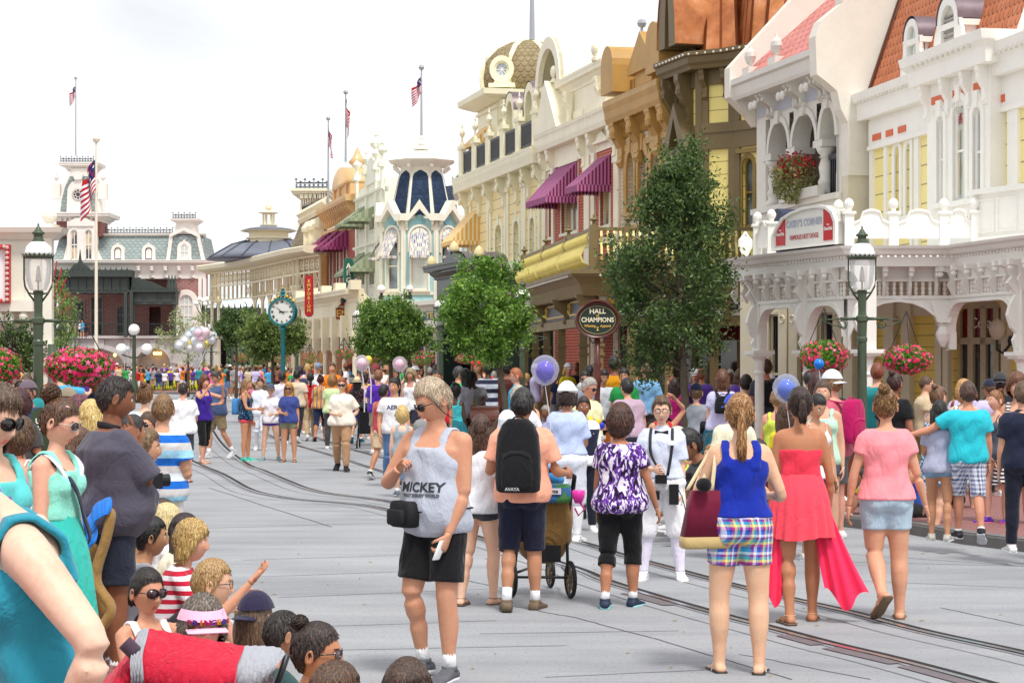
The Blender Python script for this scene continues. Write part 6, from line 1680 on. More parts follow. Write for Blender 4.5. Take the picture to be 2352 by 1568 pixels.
def person(px,feet=None,ytop=None,face=0,d=None,gz=0.0,label=None,group=None,cat='person',**sp):
 g={k:sp[k]for k in GEO_KEYS if k in sp}
 key=repr(sorted(g.items(),key=lambda kv:kv[0]))
 if key not in GCACHE:GCACHE[key]=build_fig(g)
 parts,J=GCACHE[key]
 if d is None:base=gnd(px,feet,gz);d=base.y
 else:base=at(px,HZ,d);base.z=gz
 sc=sp.get('scale')
 if sc is None:sc=(at(px,ytop,d).z-gz)/(J['ztop']+.008)
 root=None
 for name,me,role in parts:
  o=bpy.data.objects.new(name,me);COL.objects.link(o)
  ms=mats_for(role,sp)
  if len(me.materials)==0:
   for m in ms:me.materials.append(m)
  for i,m in en_(ms):
   if i<len(o.material_slots):
    o.material_slots[i].link='OBJECT';o.material_slots[i].material=m
  if root is None:
   root=o;o.location=base;o.rotation_euler=(0,0,R(face));o.scale=(sc,sc,sc)
   tag(o,label,cat,group)
  else:o.parent=root
 WL[root.name]=Vector(base)
 root_info=(root,J,sc);PEOPLE.append(root_info)
 return root_info
def lp(info,p):
 root,J,sc=info
 a=root.rotation_euler.z;c,s=cos(a),sin(a);x,y,z=[q*sc for q in p]
 return Vector((root.location.x+c*x-s*y,root.location.y+s*x+c*y,root.location.z+z))
def wear(info,mb,name,mats,sZ=True):
 me=mkmesh(name,[(NC(mb.v),mb.f,mb.mi)])
 if not sZ:me.polygons.foreach_set('use_smooth',[False]*len(me.polygons))
 for m in(mats if isinstance(mats,(list,tuple))else[mats]):me.materials.append(m)
 o=bpy.data.objects.new(name,me);COL.objects.link(o);o.parent=info[0]
 return o
def held(info,mb,name,mats,label,cat,loc=(0,0,0),sZ=True,group=None):
 root,J,sc=info
 V=NC(mb.v);off=NA(loc,float)
 me=mkmesh(name,[(V-off,mb.f,mb.mi)])
 if not sZ:me.polygons.foreach_set('use_smooth',[False]*len(me.polygons))
 for m in(mats if isinstance(mats,(list,tuple))else[mats]):me.materials.append(m)
 o=bpy.data.objects.new(name,me);COL.objects.link(o)
 o.location=lp(info,loc);o.rotation_euler=root.rotation_euler;o.scale=root.scale
 WL[o.name]=Vector(o.location)
 return tag(o,label,cat,group)
 # Casey block (loggia) with side parapets
def loggia():
 F=Fac.px(1738,FD(1742),1932,39.4);F.ok=0.55;u,z=F.u,F.z
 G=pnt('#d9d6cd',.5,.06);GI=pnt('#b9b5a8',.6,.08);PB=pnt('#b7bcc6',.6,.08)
 par=bldg('loggia_building',F.w(3,-1,0),'pale grey building with three arched loggia and pink tiled roof between stepped parapets')
 zt=z(1830,203);zb=z(1880,452)
 cols=[u(1764),u(1818),u(1881),u(1927)]
 zs=[z(1764,352),z(1818,340),z(1881,326),z(1927,318)];zsp=sum(zs)/4
 mb=MB(F);ops=[(cols[i]+.12,cols[i+1]-.12,zb,zt-.45,(cols[i+1]-cols[i]-.24)/2)for i in rn_(3)]
 us=F.L
 for a,b,c0,c1 in((0,us,zt-.45,zt),(0,us,3.2,zb)):mb.box((a,-.35,c0),(b,0,c1))
 mb.box((0,-.35,zb),(cols[0]-.14,0,zt-.45));mb.box((cols[3]-.1,-.35,zb),(us,0,zt-.45))
 for i in rn_(3):
  a,b=cols[i]+.12,cols[i+1]-.12;r=(b-a)/2;sp=zsp+.02;ri=zt-.45-sp-.12;A=arc_(a,b,sp,14,ri)
  for(p0,q0),(p1,q1)in zip(A[:-1],A[1:]):
   mb.add([(p0,0,q0),(p0,0,zt-.45),(p1,0,zt-.45),(p1,0,q1)],[(0,3,2,1)]);mb.add([(p0,0,q0),(p1,0,q1),(p1,-.35,q1),(p0,-.35,q0)],[(0,1,2,3)])
   mb.add([(p0,-.35,q0),(p0,-.35,zt-.45),(p1,-.35,zt-.45),(p1,-.35,q1)],[(0,1,2,3)])
  rfr(mb,arc_(a-.12,b+.12,sp,14,ri+.13),A,0,.08);mb.pz([((a+b)/2-.08,sp+ri-.05),((a+b)/2-.13,sp+ri+.22),((a+b)/2+.13,sp+ri+.22),((a+b)/2+.08,sp+ri-.05)],'xz',0,.16)
  mb.box((cols[i]-.24,-.42,zsp-.12),(cols[i]+.24,.06,zsp+.02))
 mb.box((cols[3]-.12,-.35,zb),(cols[3]+.02,0,sp))
 P=[F.w(-.2,0,0)[:2],F.w(us+.1,0,0)[:2]];sweep(mb,P,[(-.3,zt),(.85,zt+.03),(.9,zt+.1),(.95,zt+.3),(1.05,zt+.34),(1.05,zt+.46),(-.3,zt+.5)])
 for px in(1775,1840,1895):x=u(px);brk(mb,x,zt+.05,.5,.7,.14);brk(mb,x+.22,zt+.05,.5,.7,.1);mb.ball((x+.1,.8,zt-.2),.1,10);mb.ball((x-.12,.8,zt-.2),.1,10)
 mb.mk_('arcade_wall',G,par)
 mb=MB(F)
 for i,(a,b)in en_(((.1,cols[0]+.2),(cols[0]+.5,cols[1]),(cols[1]+.35,cols[2]),(cols[2]+.35,us-.1))):mb.box((a,0,zt-.36),(b,.02,zt-.08))
 mb.mk_('blue_grey_panels',PB,par)
 for i in rn_(3):
  m=MB(F);m.sZ=True;h=zsp-.12-zb
  m.lt([(.2,0),(.2,.12),(.13,.16),(.15,h*.25),(.17,h*.3),(.12,h*.4),(.15,h*.6),(.1,h*.78),(.15,h*.8),(.1,h*.83),(.17,h*.9),(.22,h)],(cols[i],-.15,zb),14);m.mk_('column',G,par)
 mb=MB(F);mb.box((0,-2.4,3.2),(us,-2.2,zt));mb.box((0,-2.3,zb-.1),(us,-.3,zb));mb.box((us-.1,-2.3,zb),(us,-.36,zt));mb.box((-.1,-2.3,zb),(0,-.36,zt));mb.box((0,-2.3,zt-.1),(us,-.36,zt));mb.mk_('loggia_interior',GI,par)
 mb=MB(F);xd=cols[3]-.9;mb.box((xd,-2.18,zb),(xd+.85,-2.1,zb+2.1));mb.mk_('blue_door',pnt('#26304f',.4,.1),par)
 mb=MB(F);mb.box((cols[2]+.2,-.2,zb+.7),(cols[3],-.12,zb+.8));[mb.box((x-.02,-.18,zb),(x+.02,-.14,zb+.7))for x in np.arange(cols[2]+.25,cols[3],.1)];mb.mk_('iron_balcony_rail',IRON,par)
 mb=MB(F);mb.box((-.1,-.1,zb-.12),(us,.2,zb));mb.box((-.1,-.05,zb-.35),(us,.1,zb-.12));mb.box((cols[1]-.3,0,zb),(cols[2]+.3,.3,zb+.2));mb.mk_('ledge',G,par)
 for i,(a,lb)in en_(((.5,'black hanging lantern in the middle loggia arch'),(.5,'black hanging lantern in the nearest loggia arch'))):
  x=(cols[1+i]+cols[2+i])/2;p=F.w(x,-1.1,zt-1.25);r=empty('hanging_lantern',p,lb,'lantern','hanging lanterns in the loggia')
  m=MB();m.tb([(p.x,p.y,p.z+.45),(p.x,p.y,zt-.1)],.02,5);m.lt([(.02,-.28),(.06,-.2),(.16,.12),(.13,.13)],tuple(p),6);m.mk_('lantern_body',IRON,r)
  m=MB();m.lt([(.2,.12),(.18,.18),(.05,.32),(.03,.48)],tuple(p),6);m.mk_('lantern_cap',IRON,r)
 ze=zt+.48;W=pnt('#e3ded2',.55,.07)
 pg=[(1.15,zt-.1),(1.2,ze+.15),(1.0,ze+.45),(.2,ze+.8),(.2,ze+1.35),(-3.6,ze+4.6),(-6,ze+4.6),(-6,zt-2),(-.02,zt-2),(0,zt-1.0),(.25,zt-.75),(.4,zt-.4),(.75,zt-.25)]
 mb=MB(F);mb.pz(pg,'yz',us-.02,us+.33);mb.mk_('side_parapet',W,par)
 pg2=[(1.1,zt+.1),(1.1,ze+.25),(-1.6,ze+2.6),(-6,ze+2.6),(-6,zt-.5),(0,zt-.5),(.3,zt-.3)]
 mb=MB(F);mb.pz(pg2,'yz',-.35,-.02);mb.mk_('side_parapet',W,par)
 mb=MB(F);mb.add([(0,.8,ze),(us,.8,ze),(us,-4.4,ze+4.2),(0,-4.4,ze+4.2)],[(0,1,2,3)])
 t=shinglem('#d98f86','#c97b74',.3,.3);mb.mk_('pink_tile_roof',t,par)
 for px in(1757,1818):mb=MB(F);x=u(px);mb.box((x-.2,.4,ze-.05),(x+.2,.8,ze+.18));mb.lt([(.08,.18),(.06,.23),(.14,.29),(.2,.4),(.18,.5),(.08,.57),(.05,.6),(.02,.68)],(x,.6,ze),14);mb.mk_('ball_finial',G,par)
 mb=MB();lights(mb,[tuple(F.w(i*us/8,1.0,zt+.4))for i in rn_(9)],.14,.028);mb.mk_('festoon_bulbs',BULB,par)['kind']='stuff'
 pts=F.w(us+.3,-.02,0),F.w(us+.3,-5,0)
 mb=MB(F);mb.pz([(-.02,0),(-.02,zt-1.9),(-6,zt-1.9),(-6,0)],'yz',us-.3,us+.28);mb.mk_('side_wall',pnt('#d4cdb9',.6,.07),par)
 p=F.w((cols[1]+cols[2])/2-.1,.35,zb+.15);r=empty('geranium_planter',p,'planter of red geraniums on the loggia ledge','planter')
 m=MB();m.lt([(.16,0),(.24,.3)],(p.x+.25,p.y,p.z),12);m.mk_('pot',pnt('#a99c80',.7),r)
 lc_(r,'foliage',p+Vector((0,0,.25)),(.48,.45,.5),2200,.09,leafm('#4d5a2a','#8a8f5a','#b8b07a'))
 lc_(r,'blossoms',p+Vector((.02,-.05,.5)),(.45,.42,.35),420,.085,pnt('#b01020',.5,.2,9))
def lc_(par,name,c,rad,n,size,mat,rs=None,shape=None,clump=0,flat=.0,asp=.5):
 rs=rs or nrg
 if clump:
  cc=rs.randn(clump,3);cc/=np.linalg.norm(cc,axis=1)[:,None];cc*=rs.uniform(.35,1,(clump,1))**.5
  k=rs.randint(0,clump,n);P=cc[k]*.80+rs.randn(n,3)*.17
 else:
  P=rs.randn(n,3);P/=np.linalg.norm(P,axis=1)[:,None];P*=rs.uniform(.2,1,(n,1))**.45
 P=P*NA(rad)
 if shape is not None:P=shape(P)
 P=P+NA(c)
 a=rs.randn(n,3);a[:,2]-=.3;a/=np.linalg.norm(a,axis=1)[:,None];b=np.cross(a,rs.randn(n,3));b/=np.linalg.norm(b,axis=1)[:,None]
 s=size*rs.uniform(.6,1.25,(n,1));a=a*s;b=b*s*asp
 V=np.stack([P-a*.5,P+b*.5,P+a*.5,P-b*.5],1).reshape(-1,3)
 off=NA(WL[par.name])if par is not None else NA(c)
 me=fm_(name,V-off,np.arange(4*n).reshape(n,4))
 return link(name,me,mat,par,None if par is not None else tuple(c))
loggia()
# R1 white & yellow house with orange scale roof
def orangehouse():
 F=Fac.px(2003,39,2440,31.0);F.ok=0.6;u,z=F.u,F.z;W=pnt('#f3f1ea',.45,.05);YL=sdm('#f6e79a',.34);OR=pnt('#d8683a',.5,.1)
 par=bldg('orange_roof_building',F.w(4,-1,0),'white trimmed yellow house with orange fish scale mansard roof and round dormers')
 zt=z(2050,262);lo=3.3
 ops=[(u(2057),u(2068),z(2062,500),z(2062,335),.15),(u(2083),u(2095),z(2089,495),z(2089,328),.15)]
 mb=MB(F);wall(mb,0,F.L,lo,zt,ops);mb.mk_('clapboard_wall',YL,par)
 for o in ops:window(F,par,*o[:4],W,glm('#8b9a96',.1,'#cfe0da'),rise=.15,cw=.12,bars=(0,1))
 mb=MB(F)
 for a,b in((2003,2010),(2036,2042),(2096,2102),(2106,2116),(2252,2275),(2321,2345)):mb.box((u(a),0,lo),(u(b),.1,zt))
 mb.box((0,0,zt-.5),(F.L,.12,zt));mb.box((0,0,zt-.58),(F.L,.18,zt-.5))
 P=[F.w(-.3,0,0)[:2],F.w(F.L,0,0)[:2]];sweep(mb,P,[(-.2,zt),(.4,zt),(.42,zt+.3),(.55,zt+.35),(.6,zt+.5),(-.2,zt+.55)])
 a,b=u(2107,.45),u(2250,.45);zb=z(2180,172,.45)
 W3=[(u(2131,.45),u(2146,.45),z(2138,478),z(2138,283)),(u(2168,.45),u(2195,.45),z(2180,473),z(2180,249)),(u(2213,.45),u(2231,.45),z(2222,465),z(2222,262))]
 bay=MB(F);wall(bay,a,b,lo,zb,[(x0,x1,z0,z1,(x1-x0)/2)for x0,x1,z0,z1 in W3],o=.45,th=.25);bay.mk_('bay',W,par)
 for x0,x1,z0,z1 in W3:window(F,par,x0,x1,z0,z1,W,glm('#7f8f8f',.08,'#c9dcd6'),rise=(x1-x0)/2,cw=.13,o=.45,bars=(1,1),hood='key',sash=.03)
 Pb=[F.w(a-.1,-.5,0)[:2],F.w(a-.1,.45,0)[:2],F.w(b+.1,.45,0)[:2],F.w(b+.1,-.5,0)[:2]];sweep(mb,Pb,[(-.2,zb),(.35,zb),(.4,zb+.25),(.55,zb+.35),(.6,zb+.5),(-.2,zb+.55)])
 xs=[a+.05,(W3[0][1]+W3[1][0])/2,(W3[1][1]+W3[2][0])/2,b-.15]
 for x in xs:brk(mb,x,zb,.62,.3,.14,o=.45)
 mb.mk_('white_trim',W,par)
 mb=MB(F)
 for i in rn_(3):x0,x1=xs[i]+.17,xs[i+1]-.17;mb.box((x0,.45,zb-.36),(x1,.475,zb-.23))
 for a_,b_ in((2013,2032),(2044,2060),(2072,2090),(2279,2318)):mb.box((u(a_),.12,zt-.42),(u(b_),.145,zt-.3))
 mb.mk_('orange_panels',OR,par)
 mb=MB(F)
 for i in rn_(3):
  for k in rn_(7):x=xs[i]+.2+k*(xs[i+1]-xs[i]-.4)/6;mb.box((x-.02,.45,zb-.53),(x+.02,.5,zb-.43))
 mb.mk_('dentils',W,par)
 mb=MB(F)
 text_on(mb,'HOUSE',((W3[1][0]+W3[1][1])/2,.33,z(2180,285)),.17,bold=.004,ext=.002);text_on(mb,'RESTAURANT',((W3[1][0]+W3[1][1])/2,.33,z(2180,295)),.12,bold=.004,ext=.002);mb.mk_('window_lettering',pnt('#a8262c',.4),par)
 mb=MB(F);x0,x1,z0,z1=W3[1]
 for p in([(x0+.08,z0+.1),(x0+.08,z1-.5),(x0+.2,z1-.5),(x0+.2,z1-.3)],[(x1-.08,z0+.1),(x1-.08,z1-.5),(x1-.2,z1-.5),(x1-.2,z1-.3)]):mb.tb([(p_[0],.33,p_[1])for p_ in p],.012,4)
 mb.mk_('gold_window_border',pnt('#c9a53c',.4),par)
 sh=shinglem('#c4734c','#d2855e',.17,.2);zr=zt+.5
 mb=MB(F);top=zr+5.2;bk=-1.75
 mb.add([(0,.1,zr),(F.L,.1,zr),(F.L,bk,top),(0,bk,top)],[(0,1,2,3)]);mb.add([(0,.1,zr),(0,bk,top),(0,-6,top),(0,-6,zr)],[(0,1,2,3)]);mb.mk_('scale_roof',sh,par)
 mb=MB(F);sl=lambda o:zr+(.1-o)/(.1-bk)*(top-zr)
 mb.tb([(.02,.16,zr-.5),(.02,.16,zr),(.02,bk+.05,top)],.05,6);mb.mk_('gutter_pipe',pnt('#5a3325',.4,.2),par)
 mb=MB(F);xr=u(2345);mb.pz([(.14,zr),(bk+.04,top),(bk-.1,top),(0,zr)],'yz',xr-.12,xr+.12);mb.mk_('hip_rib',W,par)
 def dormer(pxa,pxb,zlo,zhi,o,big):
  x0,x1=u(pxa,o),u(pxb,o);r=(x1-x0)/2;m=MB(F)
  cw=.16 if big else .13
  outl=[(x0-cw,zlo)]+arc_(x0-cw,x1+cw,zhi-r,12,r+cw)+[(x1+cw,zlo)];inl=[(x0,zlo)]+arc_(x0,x1,zhi-r,12,r)+[(x1,zlo)]
  rfr(m,outl,inl,o-.1,o+.06);m.box((x0-cw*2.2,o-.4,zlo-.12),(x1+cw*2.2,o+.16,zlo))
  for s_,xx in((-1,x0-cw),(1,x1+cw)):m.pz([(xx,zlo),(xx+s_*.2,zlo),(xx+s_*.14,zlo+.25),(xx+s_*.05,zlo+.4),(xx+s_*.06,zhi-r),(xx,zhi-r)],'xz',o-.05,o+.05)
  L=1.5 if big else .9;m.box((x0-cw+.01,o-L-.3,zlo),(x1+cw-.01,o-.12,zhi-r));m.box((x0-cw-.03,o-L-.3,zhi-r-.12),(x1+cw+.06,o+.05,zhi-r-.02))
  if not big:m.box(((x0+x1)/2-.015,o-.07,zlo),((x0+x1)/2+.015,o-.04,zhi));m.box((x0,o-.07,zhi-r-.03),(x1,o-.04,zhi-r+.01))
  m.mk_('dormer',W,par)
  h=MB(F);h.sZ=True;A=arc_(x0-cw-.04,x1+cw+.04,zhi-r,14,r+cw+.05);n=15;h.add([(p,o+.08,q_)for p,q_ in A]+[(p,o-L-.3,q_)for p,q_ in A],[(i,i+1,n+i+1,n+i)for i in rn_(14)]);h.mk_('dormer_hood',pnt('#7b7078',.38,.25,3,.4),par)
  g=MB(F);g.add([(p,o-.08,q_)for p,q_ in inl],[tuple(rn_(len(inl)-1,-1,-1))]);g.mk_('dormer_pane',glm('#b9cfc6',.15,'#d9e6df')if not big else pnt('#d9d5cb',.6),par)
  if big:
   g=MB(F);[g.box((x0+.02,o-.07,q_),(x1-.02,o-.02,q_+.03))for q_ in np.arange(zlo+.1,zhi-.15,.085)];g.mk_('louvres',pnt('#8f8d86',.5),par)
 oz=.06;dormer(2083,2104,z(2090,172,oz),z(2090,62,oz),oz,False)
 oz=.2;dormer(2150,2180,zb+.56,z(2165,12,.3),.3,True)
 mb=MB();lights(mb,[tuple(F.w(i*F.L/14,.58,zt+.3))for i in rn_(15)]+[],.17,.03);lights(mb,[tuple(F.w(a+(b-a)*i/6,.98,zb+.3))for i in rn_(7)],.16,.03);mb.mk_('festoon_bulbs',BULB,par)['kind']='stuff'
orangehouse()
# white arcade canopy with sign
def canopy():
 W=pnt('#efedE6',.42,.05);WD=pnt('#dcd8cd',.5,.08)
 P=lambda px,d:NA((at(px,HZ,d).x,d))
 pts=[P(1668,37.5),P(1672,35.6),P(1948,31.6),P(2190,31.5),P(2352,29.2),P(2460,28)]
 zb=3.42
 par=bldg('white_arcade',(*pts[2],0),'long white carved arcade canopy with ball pendants along the corner restaurant','arcade')
 mb=MB();sweep(mb,pts,[(-4.6,zb),(0,zb),(.02,zb+.16),(.1,zb+.18),(.14,zb+.24),(.2,zb+.27),(.22,zb+.31),(-4.6,zb+.33)]);mb.mk_('fascia',W,par)
 inn=[p+NA((.12,.35))if i<2 else p+NA((0,.35))for i,p in en_(pts)]
 Fs=[Fac(a,b)for a,b in zip(inn[1:-1],inn[2:])]
 mb=MB();q=[]
 for a,b in zip(pts[1:-1],pts[2:]):q+=[(a[0],a[1]-.14,zb+.14),(b[0],b[1]-.14,zb+.14)]
 lights(mb,q,.105,.024);mb.mk_('beaded_edge',W,par)['kind']='stuff'
 zs0,zs1=2.98,3.2
 F1,F2,F3,F4=Fs
 frame=MB();spin=MB();pend=[]
 def arch_span(F,x0,x1,zsp,ztop,r):
  A=[(x0+r-r*cos(t),ztop-r*1.0+r*sin(t))for t in LS(0,pi/2,7)]+[(x1-r+r*sin(t),ztop-r+r*cos(t))for t in LS(0,pi/2,7)]
  frame.F=F
  top=zs0-.02
  for(p0,q0),(p1,q1)in zip(A[:-1],A[1:]):
   if abs(p1-p0)<1e-6:continue
   frame.add([(p0,0,q0),(p0,0,top),(p1,0,top),(p1,0,q1),(p0,-.12,q0),(p0,-.12,top),(p1,-.12,top),(p1,-.12,q1)],[(0,3,2,1),(4,5,6,7),(0,4,7,3)])
  rfr(frame,[(p+(0),q_+.05)for p,q_ in A],A,0,.04)
  for s_,xx in((1,x0),(-1,x1)):frame.box((xx-.0 if s_>0 else xx,-.12,zsp),(xx+.03*s_,0,A[0][1]))
  frame.box((x0-.02,-.1,zs0-.05),(x1+.02,.03,zs0));frame.box((x0-.02,-.1,zs1),(x1+.02,.03,zs1+.04));frame.box((x0-.02,-.1,zs1+.04),(x1+.02,-.03,zb))
  n=max(2,int((x1-x0)/.11))
  spin.F=F
  for i in rn_(n):x=x0+(x1-x0)*(i+.5)/n;spin.lt([(.02,0),(.035,.04),(.02,.07),(.036,.11),(.02,.15),(.034,.18),(.02,.22)],(x,-.04,zs0),6)
 def post(F,x,cap,wide=.13,scroll=True):
  frame.F=F;frame.box((x-wide,-.14,cap),(x+wide,.02,zb))
  if scroll:
   pr=[(0,zb),(.3,zb),(.3,zb-.08),(.2,zb-.12),(.12,zb-.24),(.2,zb-.34),(.12,zb-.42),(.06,zb-.5),(.14,zb-.62),(.19,zb-.8),(.13,zb-.98),(.05,zb-1.06),(.1,zb-1.16),(.07,cap+.06),(0,cap+.05)]
   frame.pz(pr,'yz',x-.045,x+.045)
  col=MB(F);col.sZ=False
  col.box((x-.19,-.26,cap-.06),(x+.19,.14,cap));col.box((x-.16,-.22,cap-.1),(x+.16,.1,cap-.06));col.lt([(.12,.13),(.12,.3),(.085,.36),(.078,cap*.8),(.1,cap*.8+.05),(.078,cap*.84),(.09,cap-.16),(.14,cap-.1)],(x,-.06,0),12);col.mk_('column',W,par)
 cap=2.14
 xs1=[F1.u(1737),F1.u(1848),F1.u(1985)]
 for x in xs1:post(F1,x,cap)
 arch_span(F1,xs1[0]+.13,xs1[1]-.13,cap,zs0-.14,.42);arch_span(F1,xs1[1]+.13,min(xs1[2]-.1,F1.L-.02),cap,zs0-.14,.5)
 arch_span(F2,.05,F2.L,cap,zs0-.1,.75);frame.F=F3
 x3=F3.u(2340);arch_span(F3,0,x3-.1,cap,zs0-.12,.45);post(F3,x3,cap-.05);arch_span(F4,.3,F4.L-.1,cap,zs0-.12,.45)
 frame.F=F2;frame.pz([(F2.L-.28,zs0-.1),(F2.L+.12,zs0-.1),(F2.L+.02,zs0-.42),(F2.L-.18,zs0-.42)],'xz',-.1,.06);frame.lt([(.03,0),(.09,.1),(.12,.2),(.07,.32),(.12,.36)],(F2.L-.08,-.02,zs0-.8),10)
 for F,n in((F1,10),(F2,4),(F3,5),(F4,3)):
  frame.F=F
  for i in rn_(n):
   x=F.L*(i+.5)/n
   frame.pz([(0,zb),(.28,zb),(.27,zb-.05),(.12,zb-.1),(.08,zb-.2),(.13,zb-.29),(.07,zb-.4),(.03,zb-.46),(0,zb-.46)],'yz',x-.022,x+.022)
   frame.box((x-.04,.2,zb-.08),(x+.04,.28,zb));frame.ball((x,.24,zb-.125),.045,10)
 frame.F=None;frame.mk_('carved_frame',W,par);spin.F=None;spin.mk_('spindle_frieze',W,par)['kind']='stuff'
 zr=zb+.33;B=[P(1740,34.8),P(1772,34.2)],[P(1926,32.2),P(1950,31.9),P(2052,31.9),P(2168,31.9),P(2240,31.7)]
 for seg in B:
  mb=MB()
  for i,(a,b)in en_(zip(seg[:-1],seg[1:])):
   F=Fac(a,b);L=F.L;mb.F=F;top=[]
   n=16
   for k in rn_(n+1):
    t=k/n;v=.42+.1*cos(t*2*pi*(1 if L<1 else 1.0))*(-1)
    top.append((L*t,zr+.16+v*.55+(.1 if .3<t<.7 else 0)))
   mb.pz([(0,zr+.12)]+top+[(L,zr+.12)],'xz',-.03,.03);rfr(mb,[(p,q_+.035)for p,q_ in top],top,-.05,.06)
  for p in seg:mb.F=None;mb.box((p[0]-.07,p[1]-.07,zr),(p[0]+.07,p[1]+.07,zr+.5));mb.box((p[0]-.1,p[1]-.1,zr+.5),(p[0]+.1,p[1]+.1,zr+.54));mb.lt([(.04,0),(.04,.03),(.075,.09),(.08,.13),(.05,.19),(.005,.21)],(p[0],p[1],zr+.54),10)
  mb.F=None;mb.mk_('scalloped_balustrade',W,par)
 Fb=Fac(P(2236,31.8),P(2460,29.6));mb=MB(Fb);mb.box((0,-1.5,zr),(Fb.L,0,zr+.78));mb.box((-.06,-1.5,zr+.78),(Fb.L,.08,zr+.86));mb.box((-.04,-1.5,zr),(Fb.L,.06,zr+.12))
 for x in(.05,.62,1.3):rfr(mb,[(x,zr+.18),(x,zr+.7),(x+.5,zr+.7),(x+.5,zr+.18),(x,zr+.18)],[(x+.03,zr+.21),(x+.03,zr+.67),(x+.47,zr+.67),(x+.47,zr+.21),(x+.03,zr+.21)],0,.02)
 mb.mk_('panelled_parapet',W,par)
 mb=MB();p=P(1712,37);mb.lt([(.1,0),(.1,.06),(.04,.1),(.07,.16),(.13,.28),(.13,.4),(.05,.5),(.02,.56)],(p[0],p[1],zr),12);mb.mk_('corner_urn',W,par)
 Fw=Fac(P(1700,39.5),P(1990,36.5));Fy=Fac(P(1990,36.5),P(2480,32.6))
 CW=pnt('#d6cdb2',.55,.08);mb=MB()
 mb.F=Fw;opsA=[(Fw.u(a),Fw.u(b),.6,2.85)for a,b in((1768,1800),(1835,1858),(1890,1925))];wall(mb,0,Fw.L,0,zb+.3,opsA)
 for px in(1806,1830,1876,1932,1956):mb.box((Fw.u(px)-.12,0,.2),(Fw.u(px)+.12,.1,3.1));mb.tb([(Fw.u(px)+.07*cos(t),.1,2.75+.07*sin(t))for t in LS(0,6.28,9)],.02,4,cap=False)
 mb.F=None;mb.mk_('cream_shop_wall',CW,par)
 for o in opsA:
  window(Fw,par,*o,CW,glm('#20242a',.06,'#4a5058'),cw=.06,bars=(0,1),deep=.1)
  g=MB(Fw);[g.box((x-.012,-.09,2.2),(x+.012,-.07,2.83))for x in np.arange(o[0]+.03,o[1],.06)];g.mk_('iron_grille',IRON,par)
 ys=sdm('#ecd26a',.2);mb=MB(Fy);DA,DB=Fy.u(2190),Fy.u(2308);wall(mb,0,Fy.L,0,zb+.3,[(DA,DB,0,3.1,.5)]);mb.mk_('yellow_side_wall',ys,par)
 BD=pnt('#b5a98b',.5,.1);mb=MB(Fy)
 for a,b in((1990,2010),(2040,2062),(2080,2100),(2158,2172),(2176,2188),(2310,2325)):mb.box((Fy.u(a),0,0),(Fy.u(b),.12,zb+.2))
 mb.box((0,0,2.75),(DA-.1,.06,zb+.3));mb.mk_('cream_pilasters',CW,par)
 mb=MB(Fy);n=4
 for i in rn_(n+1):x=DA+(DB-DA)*i/n;mb.box((x-.06,-.2,0),(x+.06,-.1,2.9))
 mb.box((DA,-.2,2.25),(DB,-.1,2.36));mb.box((DA,-.2,2.85),(DB,-.1,3.1));mb.box((DA,-.2,0),(DB,-.1,.5));mb.mk_('door_frame',BD,par)
 mb=MB(Fy);mb.box((DA,-.18,.5),(DB,-.16,2.25));mb.mk_('door_glass',glm('#2a2724',.06,'#6b6458'),par)
 mb=MB(Fy);mb.box((DA,-.18,2.36),(DB,-.16,2.85));mb.mk_('red_transom',pnt('#6d1218',.25,.2,5),par)
 mb=MB(Fy);text_on(mb,'Cola',(DA+(DB-DA)*.42,-.14,2.6),.26,ext=.004);mb.mk_('transom_lettering',W,par)
 p=Fy.w(Fy.u(2290,.3),.3,2.45);r=empty('wall_globe_lamp',p,'frosted globe lamp on black bracket beside the arched doors','wall lamp')
 m=MB();m.sZ=True;m.lt([(.06,-.14),(.12,-.05),(.14,.06),(.11,.15),(.03,.2),(.01,.24)],tuple(p),12);m.mk_('globe',pnt('#cfc6b4',.3,.04),r)
 m=MB();q_=Fy.w(Fy.u(2290,.3)+.12,.05,2.3);m.tb([(p.x,p.y,p.z-.14),(p.x,p.y,p.z-.3),(p.x+.1,p.y,p.z-.36),tuple(q_)],.025,6);m.ball(tuple(q_),.09,8);m.mk_('bracket_arm',IRON,r)
 Fsn=Fac(P(1777,33.9),P(1925,31.9));u,z=Fsn.u,Fsn.z;L=Fsn.L
 sg=empty('restaurant_sign',Fsn.w(L/2,0,zr),'white arched restaurant sign with red end panels above the arcade','restaurant sign')
 H1=zr+0.714;out=[(0,zr+0.035),(0,zr+0.266),(L*.05,zr+0.385),(L*.16,zr+0.560),(L*.3,zr+0.630),(L*.5,H1-.03),(L*.72,zr+0.686),(L*.86,zr+0.644),(L*.95,zr+0.546),(L,zr+0.385),(L,zr+0.035)]
 mb=MB(Fsn);mb.pz(out,'xz',-.25,0);mb.mk_('sign_board',W,sg)
 inn_=[(L*.05+(a*.9),zr+0.084+(b-zr-.035)*.84)for a,b in out]
 ring=MB(Fsn);rfr(ring,out+[out[0]],[(L*.5+(a-L*.5)*.93,zr+0.350+(b-zr-.35)*.88)for a,b in out+[out[0]]],-.24,.05);ring.mk_('sign_border',W,sg)
 ph=lambda a:np.interp(a,[p[0]for p in out[1:-1]],[p[1]for p in out[1:-1]])
 for x0,x1 in((L*.05,L*.19),(L*.79,L*.94)):mb=MB(Fsn);mb.pz([(x0,zr+0.112),(x0,zr+0.350+(ph(x0)-zr-.35)*.82),((x0+x1)/2,zr+0.350+(ph((x0+x1)/2)-zr-.35)*.8),(x1,zr+0.350+(ph(x1)-zr-.35)*.78),(x1,zr+0.112)],'xz',0,.012);mb.mk_('red_panel',pnt('#c8161d',.35,.05),sg)
